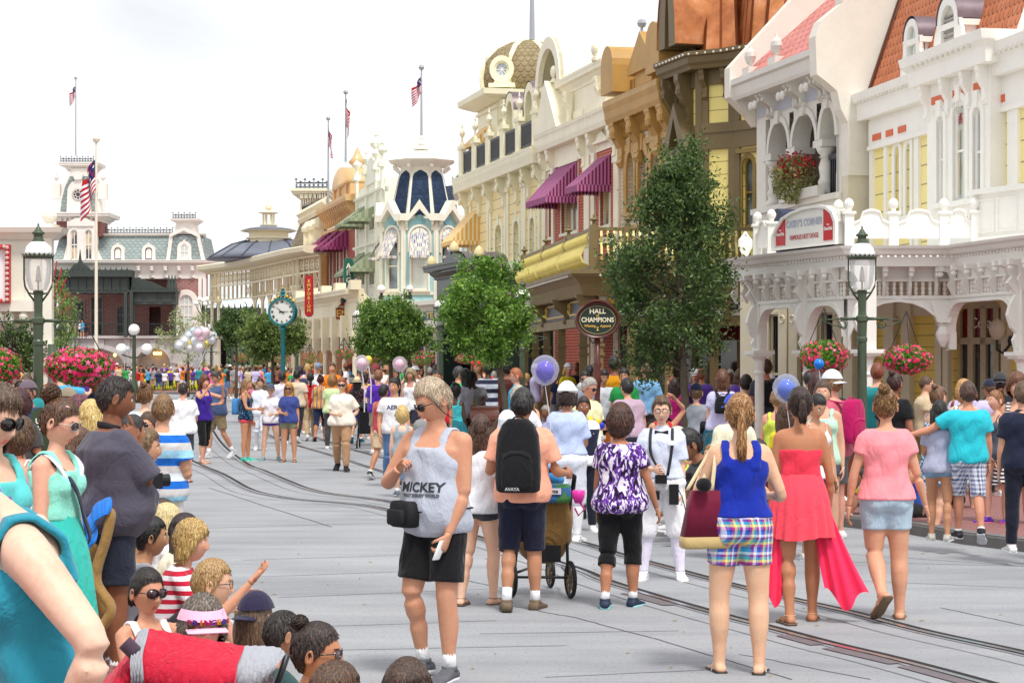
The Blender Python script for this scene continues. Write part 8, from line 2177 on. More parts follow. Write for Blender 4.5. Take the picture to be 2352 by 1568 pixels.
 # clock, sign, bins
def clock():
 d=52;c=at(650,716,d);r=empty('street_clock',(c.x,c.y,.13),'teal street clock with gold crest and roman numerals','street clock');TE=pnt('#1d6f74',.35,.1);rr=.36;fy=c.y
 m=MB();m.sZ=True;m.lt([(.2,.13),(.2,.5),(.14,.6),(.16,.8),(.08,.95),(.06,1.1),(.055,c.z-.5),(.1,c.z-.42),(.06,c.z-.36)],(c.x,fy,0),14);m.mk_('post',TE,r)
 m=MB();F=Fac((c.x-1,fy+.2),(c.x+1,fy-.2));m.F=F;x0=F.L/2;cyl=lambda r0,o0,o1:m.pz([(x0+r0*cos(t),c.z+r0*sin(t))for t in LS(0,2*pi,37)[:-1]],'xz',o0,o1)
 ring=lambda r0:[(x0+r0*cos(t),c.z+r0*sin(t))for t in LS(0,2*pi,37)]
 cyl(rr,-.1,.08);rfr(m,ring(rr),ring(rr-.055),.0,.13);m.F=None;m.mk_('case',TE,r)
 m=MB(F);m.pz(ring(rr-.055)[:-1],'xz',.08,.09);m.mk_('dial',pnt('#dcdcd4',.3,.02),r)
 m=MB(F);RN=['XII','I','II','III','IIII','V','VI','VII','VIII','IX','X','XI']
 for i,s_ in en_(RN):
  a=i*pi/6;V,Fc=text_geo(s_,.075,.003,.003);ca,sa=cos(-a),sin(-a);X=V[:,0]*.8*ca-V[:,1]*sa;Z=V[:,0]*.8*sa+V[:,1]*ca
  m.add(np.stack([x0+(rr-.11)*sin(a)+X,.095+V[:,2],c.z+(rr-.11)*cos(a)+Z],1),Fc)
 m.mk_('numerals',pnt('#1c1c1e',.4),r)
 m=MB(F)
 for a,L,w in((R(-50),.23,.012),(R(86),.2,.016)):dx,dz=sin(a),cos(a);m.pz([(x0-dx*.07-dz*w,c.z-dz*.07+dx*w),(x0+dx*L,c.z+dz*L),(x0-dx*.07+dz*w,c.z-dz*.07-dx*w)],'xz',.1,.108)
 m.mk_('hands',pnt('#161616',.4),r)
 m=MB(F)
 for k in rn_(7):a=R(-48+k*16);m.ball((x0+(rr+.03)*sin(a),.02,c.z+(rr+.03)*cos(a)+.01),.045,8)
 m.ball((x0,.02,c.z+rr+.24),.03,8);m.mk_('gold_crest',pnt('#c9a545',.3,.1,9,.6),r)
 m=MB(F);m.lt([(.1,0),(.05,.04),(.07,.1),(.03,.14),(.05,.18),(.01,.2)],(x0,.02,c.z+rr+.04),10);m.mk_('finial',TE,r)
clock()
def champions():
 d=31;c=at(1372,735,d);r=empty('hanging_sign',(c.x,c.y,.13),'oval dark green and maroon shop sign on a turned post','shop sign');MA=pnt('#5a2c24',.35,.15,5);rx,rz=.345,.28
 m=MB();m.sZ=True;m.lt([(.07,.13),(.07,.5),(.045,.6),(.04,1.4),(.05,1.62),(.075,1.66),(.05,1.72),(.07,1.78),(.04,1.84),(.07,1.9),(.04,1.96),(.04,c.z-rz)],(c.x,c.y,0),14);m.mk_('post',MA,r)
 E=lambda a,b:[(c.x+a*cos(t),c.z+b*sin(t))for t in LS(0,2*pi,41)]
 m=MB();m.pz(E(rx,rz)[:-1],'xz',c.y-.06,c.y+.06);
 W_=lambda pts,y:[(p[0],y,p[1])for p in pts]
 ou,inn=E(rx,rz),E(rx*.86,rz*.84);V=W_(ou,c.y-.06)+W_(E(rx*.95,rz*.94),c.y-.1)+W_(E(rx*.9,rz*.88),c.y-.09)+W_(inn,c.y-.06);n=41
 m.add(V,[(j*n+i,j*n+i+1,(j+1)*n+i+1,(j+1)*n+i)for j in rn_(3)for i in rn_(40)])
 top=[(c.x+rx*.92*sin(t),c.z+rz*1.12*cos(t))for t in LS(-.75,.75,12)];bot=[(c.x+rx*.86*sin(t),c.z+rz*1.0*cos(t))for t in LS(.75,-.75,12)]
 m.pz(top+bot,'xz',c.y-.14,c.y+.1);m.mk_('maroon_frame',MA,r)
 m=MB();m.pz(E(rx*.85,rz*.83)[:-1],'xz',c.y-.066,c.y-.05);m.mk_('green_panel',pnt('#1b2a24',.35,.08),r)
 def tx(name,items,mat):
  m=MB()
  for s_,dz,size,sx in items:
   V,Fc=text_geo(s_,size,.0025,.003);m.add(np.stack([c.x+V[:,0]*sx,c.y-.072-V[:,2]*0-V[:,2],c.z+dz+V[:,1]],1),Fc)
  m.mk_(name,mat,r)
 tx('cream_lettering',(('HALL',.13,.105,1.0),('CHAMPIONS',.0,.098,.88)),pnt('#ded6b4',.4));tx('gold_lettering',(('of',.068,.05,1),('Winning     Apparel',-.09,.05,1)),pnt('#b8923c',.4))
 m=MB();q=LS(0,2*pi,41);m.tb([(c.x+rx*.78*cos(t),c.y-.07,c.z+rz*.75*sin(t))for t in q],.003,4);m.lt([(.02,0),(.006,.02),(.01,.03),(.022,.06)],(c.x,c.y-.07,c.z-.16),8);m.mk_('gold_line',pnt('#c9b36a',.4),r)
 m=MB();m.sZ=True
 for s in(-1,1):m.tb([(c.x+s*(.03+.022*t),c.y,c.z-rz-.02-.05*sin(t))for t in LS(0,5,14)],.008,5)
 m.mk_('iron_scrolls',IRON,r)
champions()
def bin_(px,d,label,w=.46,h=1.12,col='#6b3a2c'):
 c=at(px,HZ,d);r=empty('litter_bin',(c.x,c.y,.0),label,'litter bin','brown arched litter bins');Mt=pnt(col,.35,.15,4)
 F=Fac((c.x-w/2,c.y),(c.x+w/2,c.y));m=MB(F);top=[(-.02,h-.28)]+[(w/2-(w/2+.02)*cos(t),h-.28+.26*sin(t))for t in LS(0,pi,12)]+[(w+.02,h-.28)]
 m.box((0,-.45,.05),(w,0,h-.32));m.mk_('body',Mt,r)
 m=MB(F);m.sZ=False;m.pz([(-.47,h-.32)]+[(-.225-.245*cos(t),h-.3+.24*sin(t))for t in LS(0,pi,14)]+[(.02,h-.32)],'yz',-.02,w+.02);m.mk_('hood',Mt,r)
 m=MB(F);m.box((.02,0,.12),(w-.02,.012,h-.4));m.mk_('front_door',pnt(col,.3,.25,6),r)
bin_(1113,38,'brown litter bin with rounded hood that a man leans on',.5,1.2);bin_(1938,27,'brown litter bin beside the right street lamp',.5,1.12)
bin_(2030,28.5,'dark green litter bin behind the woman in the pink shirt',.4,1.35,'#3a4a3c')
def mail(px,py,w,d,label):
 c=at(px,py,d);W=w*d/FX;r=empty('mail_box',(c.x,c.y,.13),label,'mail box');F=Fac((c.x-W/2,c.y),(c.x+W/2,c.y));G=pnt('#3f4f3a',.4,.12)
 m=MB(F);m.pz([(0,.13),(0,c.z-W/2)]+arc_(0,W,c.z-W/2,12)+[(W,.13)],'xz',-.3,0);m.mk_('box_body',G,r)
 m=MB(F);text_on(m,'U.S.',(W/2,.006,c.z-W*.62),W*.32,ext=.003,bold=.002);text_on(m,'MAIL',(W/2,.006,c.z-W*.95),W*.32,ext=.003,bold=.002);m.mk_('white_lettering',WHITE,r)
mail(95,935,52,18.5,'green mail box with rounded top behind the girl with the hair bun');mail(601,888,16,60,'small distant green mail box below the clock')
# the crowd: named people
def Kw(**k):return k
SK1,SK2,SK3,SK4,SK5='#e6b596','#d9a07c','#b97a55','#8a5638','#4f3426'
BLK,NAVY,WHT='#131316','#1b2038','#ececf0'
def gp(L,R_):return ARM.get(L,L),ARM.get(R_,R_)
# man in grey tank
tank=person(1003,1556,868,-32,lod=0,bw=1.15,ak=1.1,lk=1.04,belly=.02,sw=1.04,hc='#a8937a',hc2='#d6c7ae',skin='#cf9270',top='tank',tc='#b3b8c6',bc=BLK,legs=(((.02,.10,-1),(.0,-.08,-1)),((.06,.22,-1),(.0,-.30,-1))),arms=(((.12,.12,-1),(-.22,.38,-1)),((.42,.25,-.85),(-.85,.6,.5))),hands=('g','p'),hy=-28,hp=22,glass=1,sock=.09,shoe='sneaker',sc=['#5a5c62','#d9d9dc'],hem=-.05,strap=1.25,label='walking man in grey tank top and black shorts pointing across his chest')
def fanny():
 J=tank[1];H=J['H'];S=S0;m=MB();m.sZ=True
 c=H+J['fw']*.17+J['rt']*-.11+J['sp']*.045;m.loft([srg(c+NA([0,0,z]),.105*k,.05*k,nrm(J['rt']+J['fw']*.35),nrm(J['fw']-J['rt']*.35),20,4)for z,k in((-.075,.8),(-.065,.97),(0,1.03),(.06,.95),(.075,.8))])
 c2=c+J['fw']*.05-J['rt']*.02;m.loft([srg(c2+NA([0,0,z]),.075*k,.028*k,nrm(J['rt']+J['fw']*.35),nrm(J['fw']-J['rt']*.35),16,4)for z,k in((-.06,.85),(-.05,1),(.02,1),(.03,.85))])
 m.tb([H+J['rt']*sin(a)*.205+J['fw']*(cos(a)*.165)+J['sp']*(.06+.02*sin(a))for a in LS(0,2*pi,26)],[[.022,.007]]*26,8)
 wear(tank,m,'waist_pack',pnt('#101014',.7,.2,12,bmp=.3))
 m=MB();m.sZ=True;wr=J['wrL'];d=nrm(J['wrL']-J['elL']);p=wr+d*.09+J['fw']*.03;m.loft([srg(p+d*z,.034*k,.007*k,J['fw'],J['rt'],14,4)for z,k in((-.06,.8),(-.055,1),(.055,1),(.06,.8))])
 held(tank,m,'phone',pnt('#e8e8ea',.25,.02),'white phone in the hand of the man in the grey tank top','phone',p)
 m=MB();hp=lambda v:J['hR']@NA(v)*1.1+J['hc']
 m.tb([hp(v)for v in((.075,-.03,.0),(.082,-.01,-.05),(.06,.04,-.11),(.0,.09,-.13))],.0028,5);wear(tank,m,'eyewear_cord',pnt(BLK,.5))
fanny()
def os_(info,child_prefix,txt,u,z,size,mat,front=True,name='lettering',sx=1.0,bold=.002,arc=0.0):
 root,J,sc=info;ch=[c for c in root.children if c.name.startswith(child_prefix)]
 if not ch:return
 me=ch[0].data;V=np.empty(len(me.vertices)*3);me.vertices.foreach_get('co',V);V=V.reshape(-1,3)
 bv=BVHTree.FromPolygons([tuple(v)for v in V],[tuple(p.vertices)for p in me.polygons]);T,F=text_geo(txt,size,bold,0)
 s=1 if front else-1;out=[];fw=Vector(J['fw'])*s;rt=Vector(J['rt'])*s;sp=Vector(J['sp'])
 for p in T:
  o=Vector(J['H'])+rt*(u+p[0]*sx)+sp*(z+p[1]-arc*p[0]*p[0])+fw*.6;h=bv.ray_cast(o,-fw)
  out.append(tuple((h[0]if h[0]else o-fw*.45)+fw*.004))
 m=MB();m.add(out,F);return wear(info,m,name,mat,False)
os_(tank,'tank_top','MICKEY',.0,.20,.075,pnt('#2f3138',.7),sx=1.1);os_(tank,'tank_top','WALT DISNEY WORLD',.0,.155,.024,pnt('#5a5c66',.7))
# peach shirt and backpack
peach=person(1200,1400,893,172,lod=0,bw=1.14,ak=1.05,lk=1.03,belly=.015,sw=1.04,hc='#1c1a1c',hc2='#55504e',skin='#c08560',top='polo',tc='#f0a88c',bot='knee',bc='#181a30',legs=(((.04,-.02,-1),(.0,-.35,-1)),((.0,.12,-1),(.02,.0,-1))),arms=(((.3,-.05,-1),(.0,1,.2)),((.3,.1,-1),(.25,1,-.1))),hands=('g','g'),hp=4,sock=.1,sc=['#6b5a46','#4a4034'],label='man in peach polo shirt carrying a black backpack')
def bpk_(info,mat,w=.17,h=.44,dp=.085,z0=.10,name='backpack',label=None,straps=True,pocket=True):
 root,J,sc=info;fw,rt,sp,H=J['fw'],J['rt'],J['sp'],J['H'];bk=.075*S0*info[1]['g'].get('bw',1)+.02+dp
 m=MB();m.sZ=True;prs=[(0,.82),(.03,.97),(.2,1.02),(.5,1.0),(.78,.92),(.92,.72),(1,.45)]
 m.loft([srg(H+sp*(z0+h*t)-fw*bk,w*k,dp*(.75+.3*k),rt,fw,24,3.2)for t,k in prs])
 if pocket:m.loft([srg(H+sp*(z0+.03+h*.52*t)-fw*(bk+dp*.75),w*.72*k,dp*.5*k,rt,fw,20,3.2)for t,k in((0,.8),(.08,1),(.7,1),(.92,.85),(1,.6))]);m.tb([H+sp*(z0+.03+h*.48)-fw*(bk+dp*1.22)+rt*x-sp*(x*x*3)for x in LS(-w*.6,w*.6,9)],.004,5)
 o=held(info,m,name,mat,label,'backpack',H+sp*z0-fw*bk)
 m=MB();m.sZ=True
 if straps:
  for s in(-1,1):
   pts=[H+sp*(z0+h*.9)-fw*(bk-dp*.6)+rt*s*.07,H+sp*.296*S0-fw*.045+rt*s*.085,H+sp*.298*S0+fw*.02+rt*s*.10,H+sp*.25*S0+fw*.11+rt*s*.12,H+sp*.17*S0+fw*.09+rt*s*.17,H+sp*(z0+.05)-fw*.06+rt*s*.16]
   sm=spl(pts);m.loft([srg(p,.027,.009,rt,nrm(np.cross(rt,sm[min(i+1,len(sm)-1)]-sm[max(i-1,0)])),8)for i,p in en_(sm)])
  m.tb([H+sp*(z0+h*.97+.035*sin(t))-fw*(bk-.02)+rt*.05*cos(t)for t in LS(0,pi,8)],.008,6)
 if m.n:
  V=NC(m.v);off=NA(H+sp*z0-fw*bk);me=mkmesh('strap',[(V-off,m.f,0)]);me.materials.append(mat);c=bpy.data.objects.new('strap',me);COL.objects.link(c);c.parent=o
 return o
def spl(pts,n=5):
 P=[NA(p)for p in pts];P=[2*P[0]-P[1]]+P+[2*P[-1]-P[-2]];out=[]
 for i in rn_(1,len(P)-2):
  for k in rn_(n):t=k/n;out.append(.5*((2*P[i])+(P[i+1]-P[i-1])*t+(2*P[i-1]-5*P[i]+4*P[i+1]-P[i+2])*t*t+(-P[i-1]+3*P[i]-3*P[i+1]+P[i+2])*t**3))
 return out+[P[-2]]
BPM=clo('#17171a',.8,.6)
bp=bpk_(peach,BPM,.175,.57,.08,.03,label='black backpack on the man in the peach polo shirt')
def bptext():
 root,J,sc=peach;T,F=text_geo('AVAYA',.035,.001,0);m=MB();H,sp,fw,rt=[NA(J[k])for k in('H','sp','fw','rt')]
 m.add([tuple(H-rt*(x*1.0-.03)+sp*(.11+y)-fw*(.075*S0*1.16+.02+.08+.125))for x,y,z in T],F);V=NC(m.v);me=mkmesh('lettering',[(V-NA(H+sp*.08-fw*(.075*S0*1.16+.10)),m.f,0)]);me.materials.append(pnt('#b8b8bc',.5));c=bpy.data.objects.new('lettering',me);COL.objects.link(c);c.parent=bp
bptext()
person(1102,1388,955,150,lod=0,sex='f',bw=1.06,lk=1.05,hair='long',hlen=.30,wavy=1,hc='#3f2a1f',hc2='#7a5844',skin=SK1,tc='#e9e9ee',bot='hot',bc='#3a3d45',legs='stepR',arms=('front','front'),hy=25,shoe='sandal',sc=['#6b5d52','#5a4e44'],toe=.35,label='woman with long wavy brown hair, white t-shirt and dark grey shorts')
person(1424,1393,936,166,lod=0,sex='f',bw=1.24,ak=1.12,lk=1.08,hair='curly',hc='#3a241c',hc2='#7a4a34',skin='#b87a56',sl=.55,hem=-.05,tc=clo('#2a1838',c2=['#1c1424','#6a35a0','#e6e0ea'],pat='zebra',k=19),bot='capri',bc='#0f0f12',legs='stepR',arms=('down',((.35,.1,-1),(.25,.35,-1))),hy=-10,sock=.08,sc=['#1c2a44','#8fd4d8'],label='woman in purple and white patterned top and black capri trousers')
srv=person(1520,1330,910,-6,lod=0,sex='f',bw=1.24,ak=1.15,lk=1.12,hc='#4a3524',hc2='#9a7a54',skin=SK1,top='shirt!',tc=clo('#dfe4f2',c2='#b4bfe0',pat='vstripe',k=110),bot='knick',bc=WHT,legs='wide',arms=('hang','front'),hands=('r','r'),glass='clear',gc=['#2a2030','#2a2030'],sock=.3,kc='#e6e0f2',sc=['#ececee','#e0e0e2'],hp=3,label='young server in white shirt, black bow tie and white breeches facing the camera')
def serverbits():
 J=srv[1];H,sp,fw,rt,nb=[NA(J[k])for k in('H','sp','fw','rt','nb')];m=MB()
 for s in(-1,1):c=nb+fw*.085-sp*.045+rt*s*.035;m.loft([srg(c+rt*s*x,.008,h,fw,sp,8)for x,h in((-.034,.006),(-.02,.010),(.02,.021),(.03,.02))])
 m.ball(nb+fw*.086-sp*.045,.010,8);wear(srv,m,'bow_tie',pnt(BLK,.7))
 m=MB();m.sZ=True
 for s in(-1,1):m.loft([srg(nb+fw*.06+rt*s*x-sp*z,.016,.006,rt,sp,6)for x,z in((.01,.028),(.03,.04),(.06,.035))])
 wear(srv,m,'collar',clo(WHT))
 for s in(-1,1):
  m=MB();sm=spl([H+sp*.29*S0-fw*.04+rt*s*.10,H+sp*.298*S0+rt*s*.10+fw*.03,H+sp*.24*S0+fw*.135+rt*s*.105,H+sp*.15*S0+fw*.15+rt*s*.09,H+sp*.05*S0+fw*.15+rt*s*(.06 if s>0 else-.02)]);m.sZ=True
  m.loft([srg(p,.014,.005,rt,nrm(np.cross(rt,sm[min(i+1,len(sm)-1)]-sm[max(i-1,0)])),6)for i,p in en_(sm)]);wear(srv,m,'camera_strap',pnt('#26262a',.7))
 m=MB();m.cbox(H+sp*.03*S0+fw*.19+rt*.0,(.11,.07,.08));m.lt([(.033,0),(.036,.03),(.03,.06)],tuple(H+sp*.03*S0+fw*.19),12);m.cbox(H-sp*.09+fw*.18+rt*.12,(.09,.06,.19));m.cbox(H-sp*.10+fw*.17-rt*.06,(.09,.06,.08));held(srv,m,'camera',pnt(BLK,.4,.2,20),'black camera and battery pouch hung on the young server','camera',H+fw*.18,sZ=False)
 m=MB();m.pz([(-.035,0),(-.03,.018),(0,.024),(.03,.018),(.035,0),(.03,-.018),(0,-.024),(-.03,-.018)],'xz',0,.004);V=NC(m.v);m.v=[V*NA([1,1,1])+H+sp*.225*S0+fw*.165+rt*.10];wear(srv,m,'name_badge',pnt('#f4f4f6',.3),False)
 m=MB();m.tb([H+NA(v)for v in((.15,-.18,-.02),(.20,-.2,-.12),(.24,-.2,-.28),(.32,-.18,-.33),(.38,-.15,-.26),(.3,-.16,-.1))],.005,5);wear(srv,m,'cable',pnt(BLK,.5))
serverbits()
blue=person(1700,1543,905,178,lod=0,sex='f',bw=1.12,lk=1.12,ak=1.08,hair='pony',hlen=.30,hc='#8a5a30',hc2='#e0b87a',skin='#e0b08c',top='tank',tc='#142c9c',bot='hot',bc=clo('#3a5ac0',c2=['#2f6fd0','#e9e6f0','#8a2f8a','#37b0b8','#e7dc6a','#b8308a','#2a3f9c'],pat='plaid',k=9),hem=.035,blen=.56,legs=(((.10,.04,-1),(.0,-.03,-1)),((.06,-.03,-1),(.0,-.12,-1))),arms=(((.42,.15,-1),(-.1,.9,.35)),((.42,.0,-1),(-.25,.9,.0))),shoe='flip',sc=['#e0dcd8','#2a2624'],strap=1.0,waist=.05,loose=.006,label='woman in blue racerback tank and plaid shorts carrying a maroon handbag')
def handbag():
 J=blue[1];H,sp,fw,rt=[NA(J[k])for k in('H','sp','fw','rt')];c=H+rt*.21-fw*.06+sp*.07;k8=.8;BG=clo('#6d1030',.7,.3);TN=clo('#b59c6a',.6,.3)
 ax,ay=nrm(rt-fw*.25),nrm(fw+rt*.25)
 m=MB();m.sZ=False;m.loft([srg(c+NA([0,0,z]),w,d,ax,ay,28,7)for z,w,d in((-.13,.165,.07),(.08,.125,.05),(.16,.105,.035))]);b=held(blue,m,'handbag',BG,'maroon handbag with tan base on the arm of the woman in blue','handbag',c-NA([0,0,.19]))
 off=c-NA([0,0,.19])
 def sub(m,name,mat):V=NC(m.v);me=mkmesh(name,[(V-off,m.f,0)]);me.materials.append(mat);o=bpy.data.objects.new(name,me);COL.objects.link(o);o.parent=b
 m=MB();m.loft([srg(c+NA([0,0,z]),w,d,ax,ay,28,7)for z,w,d in((-.2,.16,.065),(-.185,.17,.075),(-.125,.169,.074))]);sub(m,'tan_base',TN)
 m=MB();m.sZ=True;sh=J['sjL']+NA([0,0,.05])
 for o_ in(-.05,.03):a=c+ax*(-.05+o_)+NA([0,0,.16]);b2=c+ax*(.09+o_)+NA([0,0,.16]);top=sh+ax*o_*.3;sm=spl([a-ay*.03,a*.4+top*.6-ay*.04,top+NA([0,0,.0]),b2*.4+top*.6+ay*.03,b2+ay*.03]);m.loft([srg(p,.014,.006,ax,nrm(np.cross(ax,sm[min(i+1,len(sm)-1)]-sm[max(i-1,0)])),8)for i,p in en_(sm)])
 sub(m,'cream_handle',clo('#dfcda6',.6,.2))
 m=MB();m.ball(c+ax*.05-ay*.09+NA([0,0,.2]),.05,12,.045);sub(m,'black_cap_pouch',clo(BLK))
handbag()
coral=person(1838,1428,890,180,lod=0,sex='f',bw=1.02,lk=1.0,hair='pony',hlen=.16,hc='#2a1c18',hc2='#5a4034',skin='#b97850',top='strapless',tc='#ee3a50',bot='dress',bc='#f04a5c',slen=.27,sflare=.06,folds=18,legs='stepR',arms=('down','relax'),shoe='sandal',sc=['#c9a880','#6b5444'],label='woman in coral strapless dress with long trailing side panels')
def panels():
 J=coral[1];H,rt,fw,sp=[NA(J[k])for k in('H','rt','fw','sp')]
 for s,W,L,kx in((-1,.36,.86,.20),(1,.20,.84,.07)):
  V=[];nu,nv=22,24
  for j in rn_(nv+1):
   t=j/nv
   for i in rn_(nu+1):
    q=i/nu-.5;hw=(.07+W*t*.75);x=.135+kx*t**1.3+q*hw;y=(-.02-.10*t)+.028*sin(q*22+t*3)*t+.1*abs(q)
    z=.10-L*t*(1+.06*sin(q*9+2)*t-.10*(q*2)**2*t)
    V.append(tuple(H+rt*s*x+fw*y+NA([0,0,z])))
  m=MB();m.sZ=True;m.add(V,[(j*(nu+1)+i,j*(nu+1)+i+1,(j+1)*(nu+1)+i+1,(j+1)*(nu+1)+i)for j in rn_(nv)for i in rn_(nu)]);wear(coral,m,'trailing_panel',clo('#f2305c',.8,.3))
panels()
person(2035,1420,893,180,lod=0,sex='f',bw=1.15,lk=1.14,ak=1.06,hair='bun',bunk=1.15,hc='#6a4528',hc2='#c49a5c',skin='#d79a78',sl=.45,slh=.004,loose=.004,hem=-.005,blen=.55,flare=.012,tc='#f5929a',bot='hot',bc='#a9bccb',legs='liftL',arms=(((.34,.0,-1),(.12,.1,-1)),((.3,-.06,-1),(.3,.2,-1))),hands=('r','o'),hy=-18,shoe='sandal',sc=['#b8926a','#6e5640'],label='woman in pink t-shirt and pale denim shorts lifting one foot')
# middle distance walkers
person(785,1082,868,2,lod=1,sex='f',bw=1.35,ak=1.15,lk=1.15,hc='#8a4a2a',skin=SK1,top='shirt',tc='#ece2d2',bot='pants',bc='#b08a68',legs='walkL',arms=('hip','front'),hands=('r','g'),glass='big',sc=[BLK,BLK],label='woman in cream shirt and khaki trousers holding a radio')
tri=person(565,1058,868,75,lod=1,sex='f',hair='braid',hlen=.2,hc='#8a6a44',hc2='#c9a878',skin='#c88a64',top='cami',tc=clo('#1d2a4a',c2='#3aa0b8',pat='dots',k=26),bot='hot',bc='#d9475c',legs='stand',arms=('down','push'),sc=['#3fb8a8','#d8e6c8'],hp=8,label='girl in dotted navy camisole, coral shorts and turquoise shoes')
bpk_(tri,clo('#3f7fb8'),.13,.34,.07,.06,label='blue drawstring backpack on the girl in coral shorts',straps=False,pocket=False)
person(622,1057,882,2,lod=1,sex='f',hair='braid',hlen=.22,cap='cap',cc='#4a5468',hc='#8a6238',skin=SK1,tc='#eceaf0',bot='hot',bc='#5c3f9c',legs='wide',arms=('front','hold'),sc=['#6f8f9c','#3fa0a8'],label='girl in blue cap, white t-shirt and purple shorts')
person(664,1060,878,-4,lod=1,sex='f',bw=1.15,lk=1.1,hair='long',hlen=.24,hc='#b8843c',hc2='#ecc884',skin='#cc8f6a',tc='#3a4888',bot='short',bc='#7f8468',legs='stand',arms=('down','front'),glass='big',shoe='sandal',sc=['#3a2a22','#3a2a22'],label='blonde woman in dark blue t-shirt and olive shorts with brown bag')
person(598,1034,868,4,lod=1,sex='f',bw=1.25,hc='#2e2420',skin='#c48f6c',top='shirt!',tc='#dfe4ee',bot='knick',bc='#e6e8f0',legs='walkL',arms=('down','down'),sock=.3,sc=['#e8e8ea','#dcdcdc'],label='server in pale shirt and white breeches behind the three girls')
person(468,1064,862,48,lod=1,sex='f',bw=1.05,hair='bob',hlen=.1,hc='#5a2e20',hc2='#8a5036',skin='#d99c7c',top='tank',tc='#3a1f8c',bot='capri',bc=BLK,legs='stepR',arms=('cam','cam'),hands=('g','g'),shoe='sandal',sc=['#c8b8a8','#a89888'],label='woman in purple tank top holding up a camera')
person(500,1052,851,-50,lod=1,bw=1.2,belly=.03,hc='#3a3430',skin='#c98f6e',tc='#45587c',bc='#8a785c',legs='walkR',arms=('front','front'),hp=25,sock=.1,sc=['#c8c8cc','#e8e8e8'],label='man in slate blue t-shirt and tan shorts looking at his camera')
person(420,1108,878,188,lod=1,bw=1.25,belly=.02,hair='buzz',hc='#2a2220',skin='#d9937c',top='polo',tc='#efeff2',bc='#3f4148',legs='stepR',arms=('front','front'),shoe='flip',sc=[BLK,BLK],label='man in white polo and dark grey shorts seen from behind')
person(372,None,907,155,d=16.5,lod=0,bw=1.18,ak=1.2,hc='#7a5a3a',hc2='#a8865a',skin='#d09a78',loose=.014,tc=clo('#d8dce0',c2=['#1668c8','#9cd0e8','#c9c8c8','#1668c8','#d8e4ea','#c4c2c2'],pat='hmulti',k=2.6),bc='#d5cfc4',legs='stand',arms=('cross','front'),hy=25,label='man in blue and white striped t-shirt and cream cargo shorts')
person(333,None,882,175,d=22,lod=1,sex='f',bw=1.15,hair='bun',hc='#5a3a22',hc2='#a87a48',skin=SK1,tc='#eef0f2',bc='#555',legs='stand',arms=('down','front'),label='woman with reddish bun and white t-shirt behind the striped man')
person(343,None,946,-25,d=17.8,lod=1,sex='f',bw=1.0,hair='pony',hc='#4a3426',skin='#d8a080',top='tank',tc='#e8e8ea',glass='big',gc=['#1a1210','#3a2218'],arms=('front',((.2,.4,-1),(-.3,.4,1))),label='woman in large tortoiseshell sunglasses touching her mouth')
person(330,None,990,100,d=15.6,lod=1,kid=1,hair='spiky',hc='#5f4630',hc2='#a8895c',skin='#c99470',tc='#b9bcc8',bc='#444',label='boy in grey printed t-shirt beside the big man')
big=person(255,None,862,118,d=12.3,lod=0,bw=1.3,belly=.055,ak=1.12,lk=1.05,sw=1.0,hair='buzz',hc='#2c2422',hc2='#4a3f3a',skin='#8a5436',sl=.9,slh=.018,loose=.016,hem=-.13,flare=.0,tc='#4f4b59',bc='#252a3a',legs='stand',arms=('down',((.12,.6,-.85),(-.22,-.35,1))),armrel=0,hands=('r','p'),hy=-8,hp=8,beard=0,sock=.1,label='large man in dark grey t-shirt with a finger to his ear')
def strapbig():
 J=big[1];H,sp,fw,rt=[NA(J[k])for k in('H','sp','fw','rt')];m=MB();m.sZ=True
 nb=NA(J['nb']);pts=[nb+NA([sin(a)*.078,-cos(a)*.075,.0-.02*cos(a)])for a in LS(.2,6.0,18)]
 m.loft([srg(p,.004,.018,nrm(p-nb),(0,0,1),8)for p in pts]);m.tb([nb+fw*.07,H+sp*.2*S0+fw*.24,H+sp*.16*S0+fw*.25],.008,6);wear(big,m,'camera_strap',pnt('#1c1c20',.7))
 m=MB();c=H+sp*.13*S0+fw*.25;m.cbox(c,(.12,.07,.09));m.tb([c+fw*.03,c+fw*.09],[.035,.037],14);held(big,m,'camera',pnt(BLK,.4,.2,20),'black camera hanging before the large man in grey','camera',c,sZ=False)
strapbig()
mint=person(128,None,916,72,d=11.3,lod=0,sex='f',bw=1.08,ak=1.1,hair='bun',bunk=1.5,hc='#4a3020',hc2='#8a6240',skin='#e3a98c',top='tank',tc='#8fe0cc',bot='dress',bc='#35bdb0',slen=.42,sflare=.08,folds=26,legs='stand',arms=('hang','hang'),hy=6,hp=12,glass='big',gc=['#3a2024','#c9bdb0'],shoe='sandal',strap=1.1,label='girl in mint sundress with hair bun and patterned sunglasses')
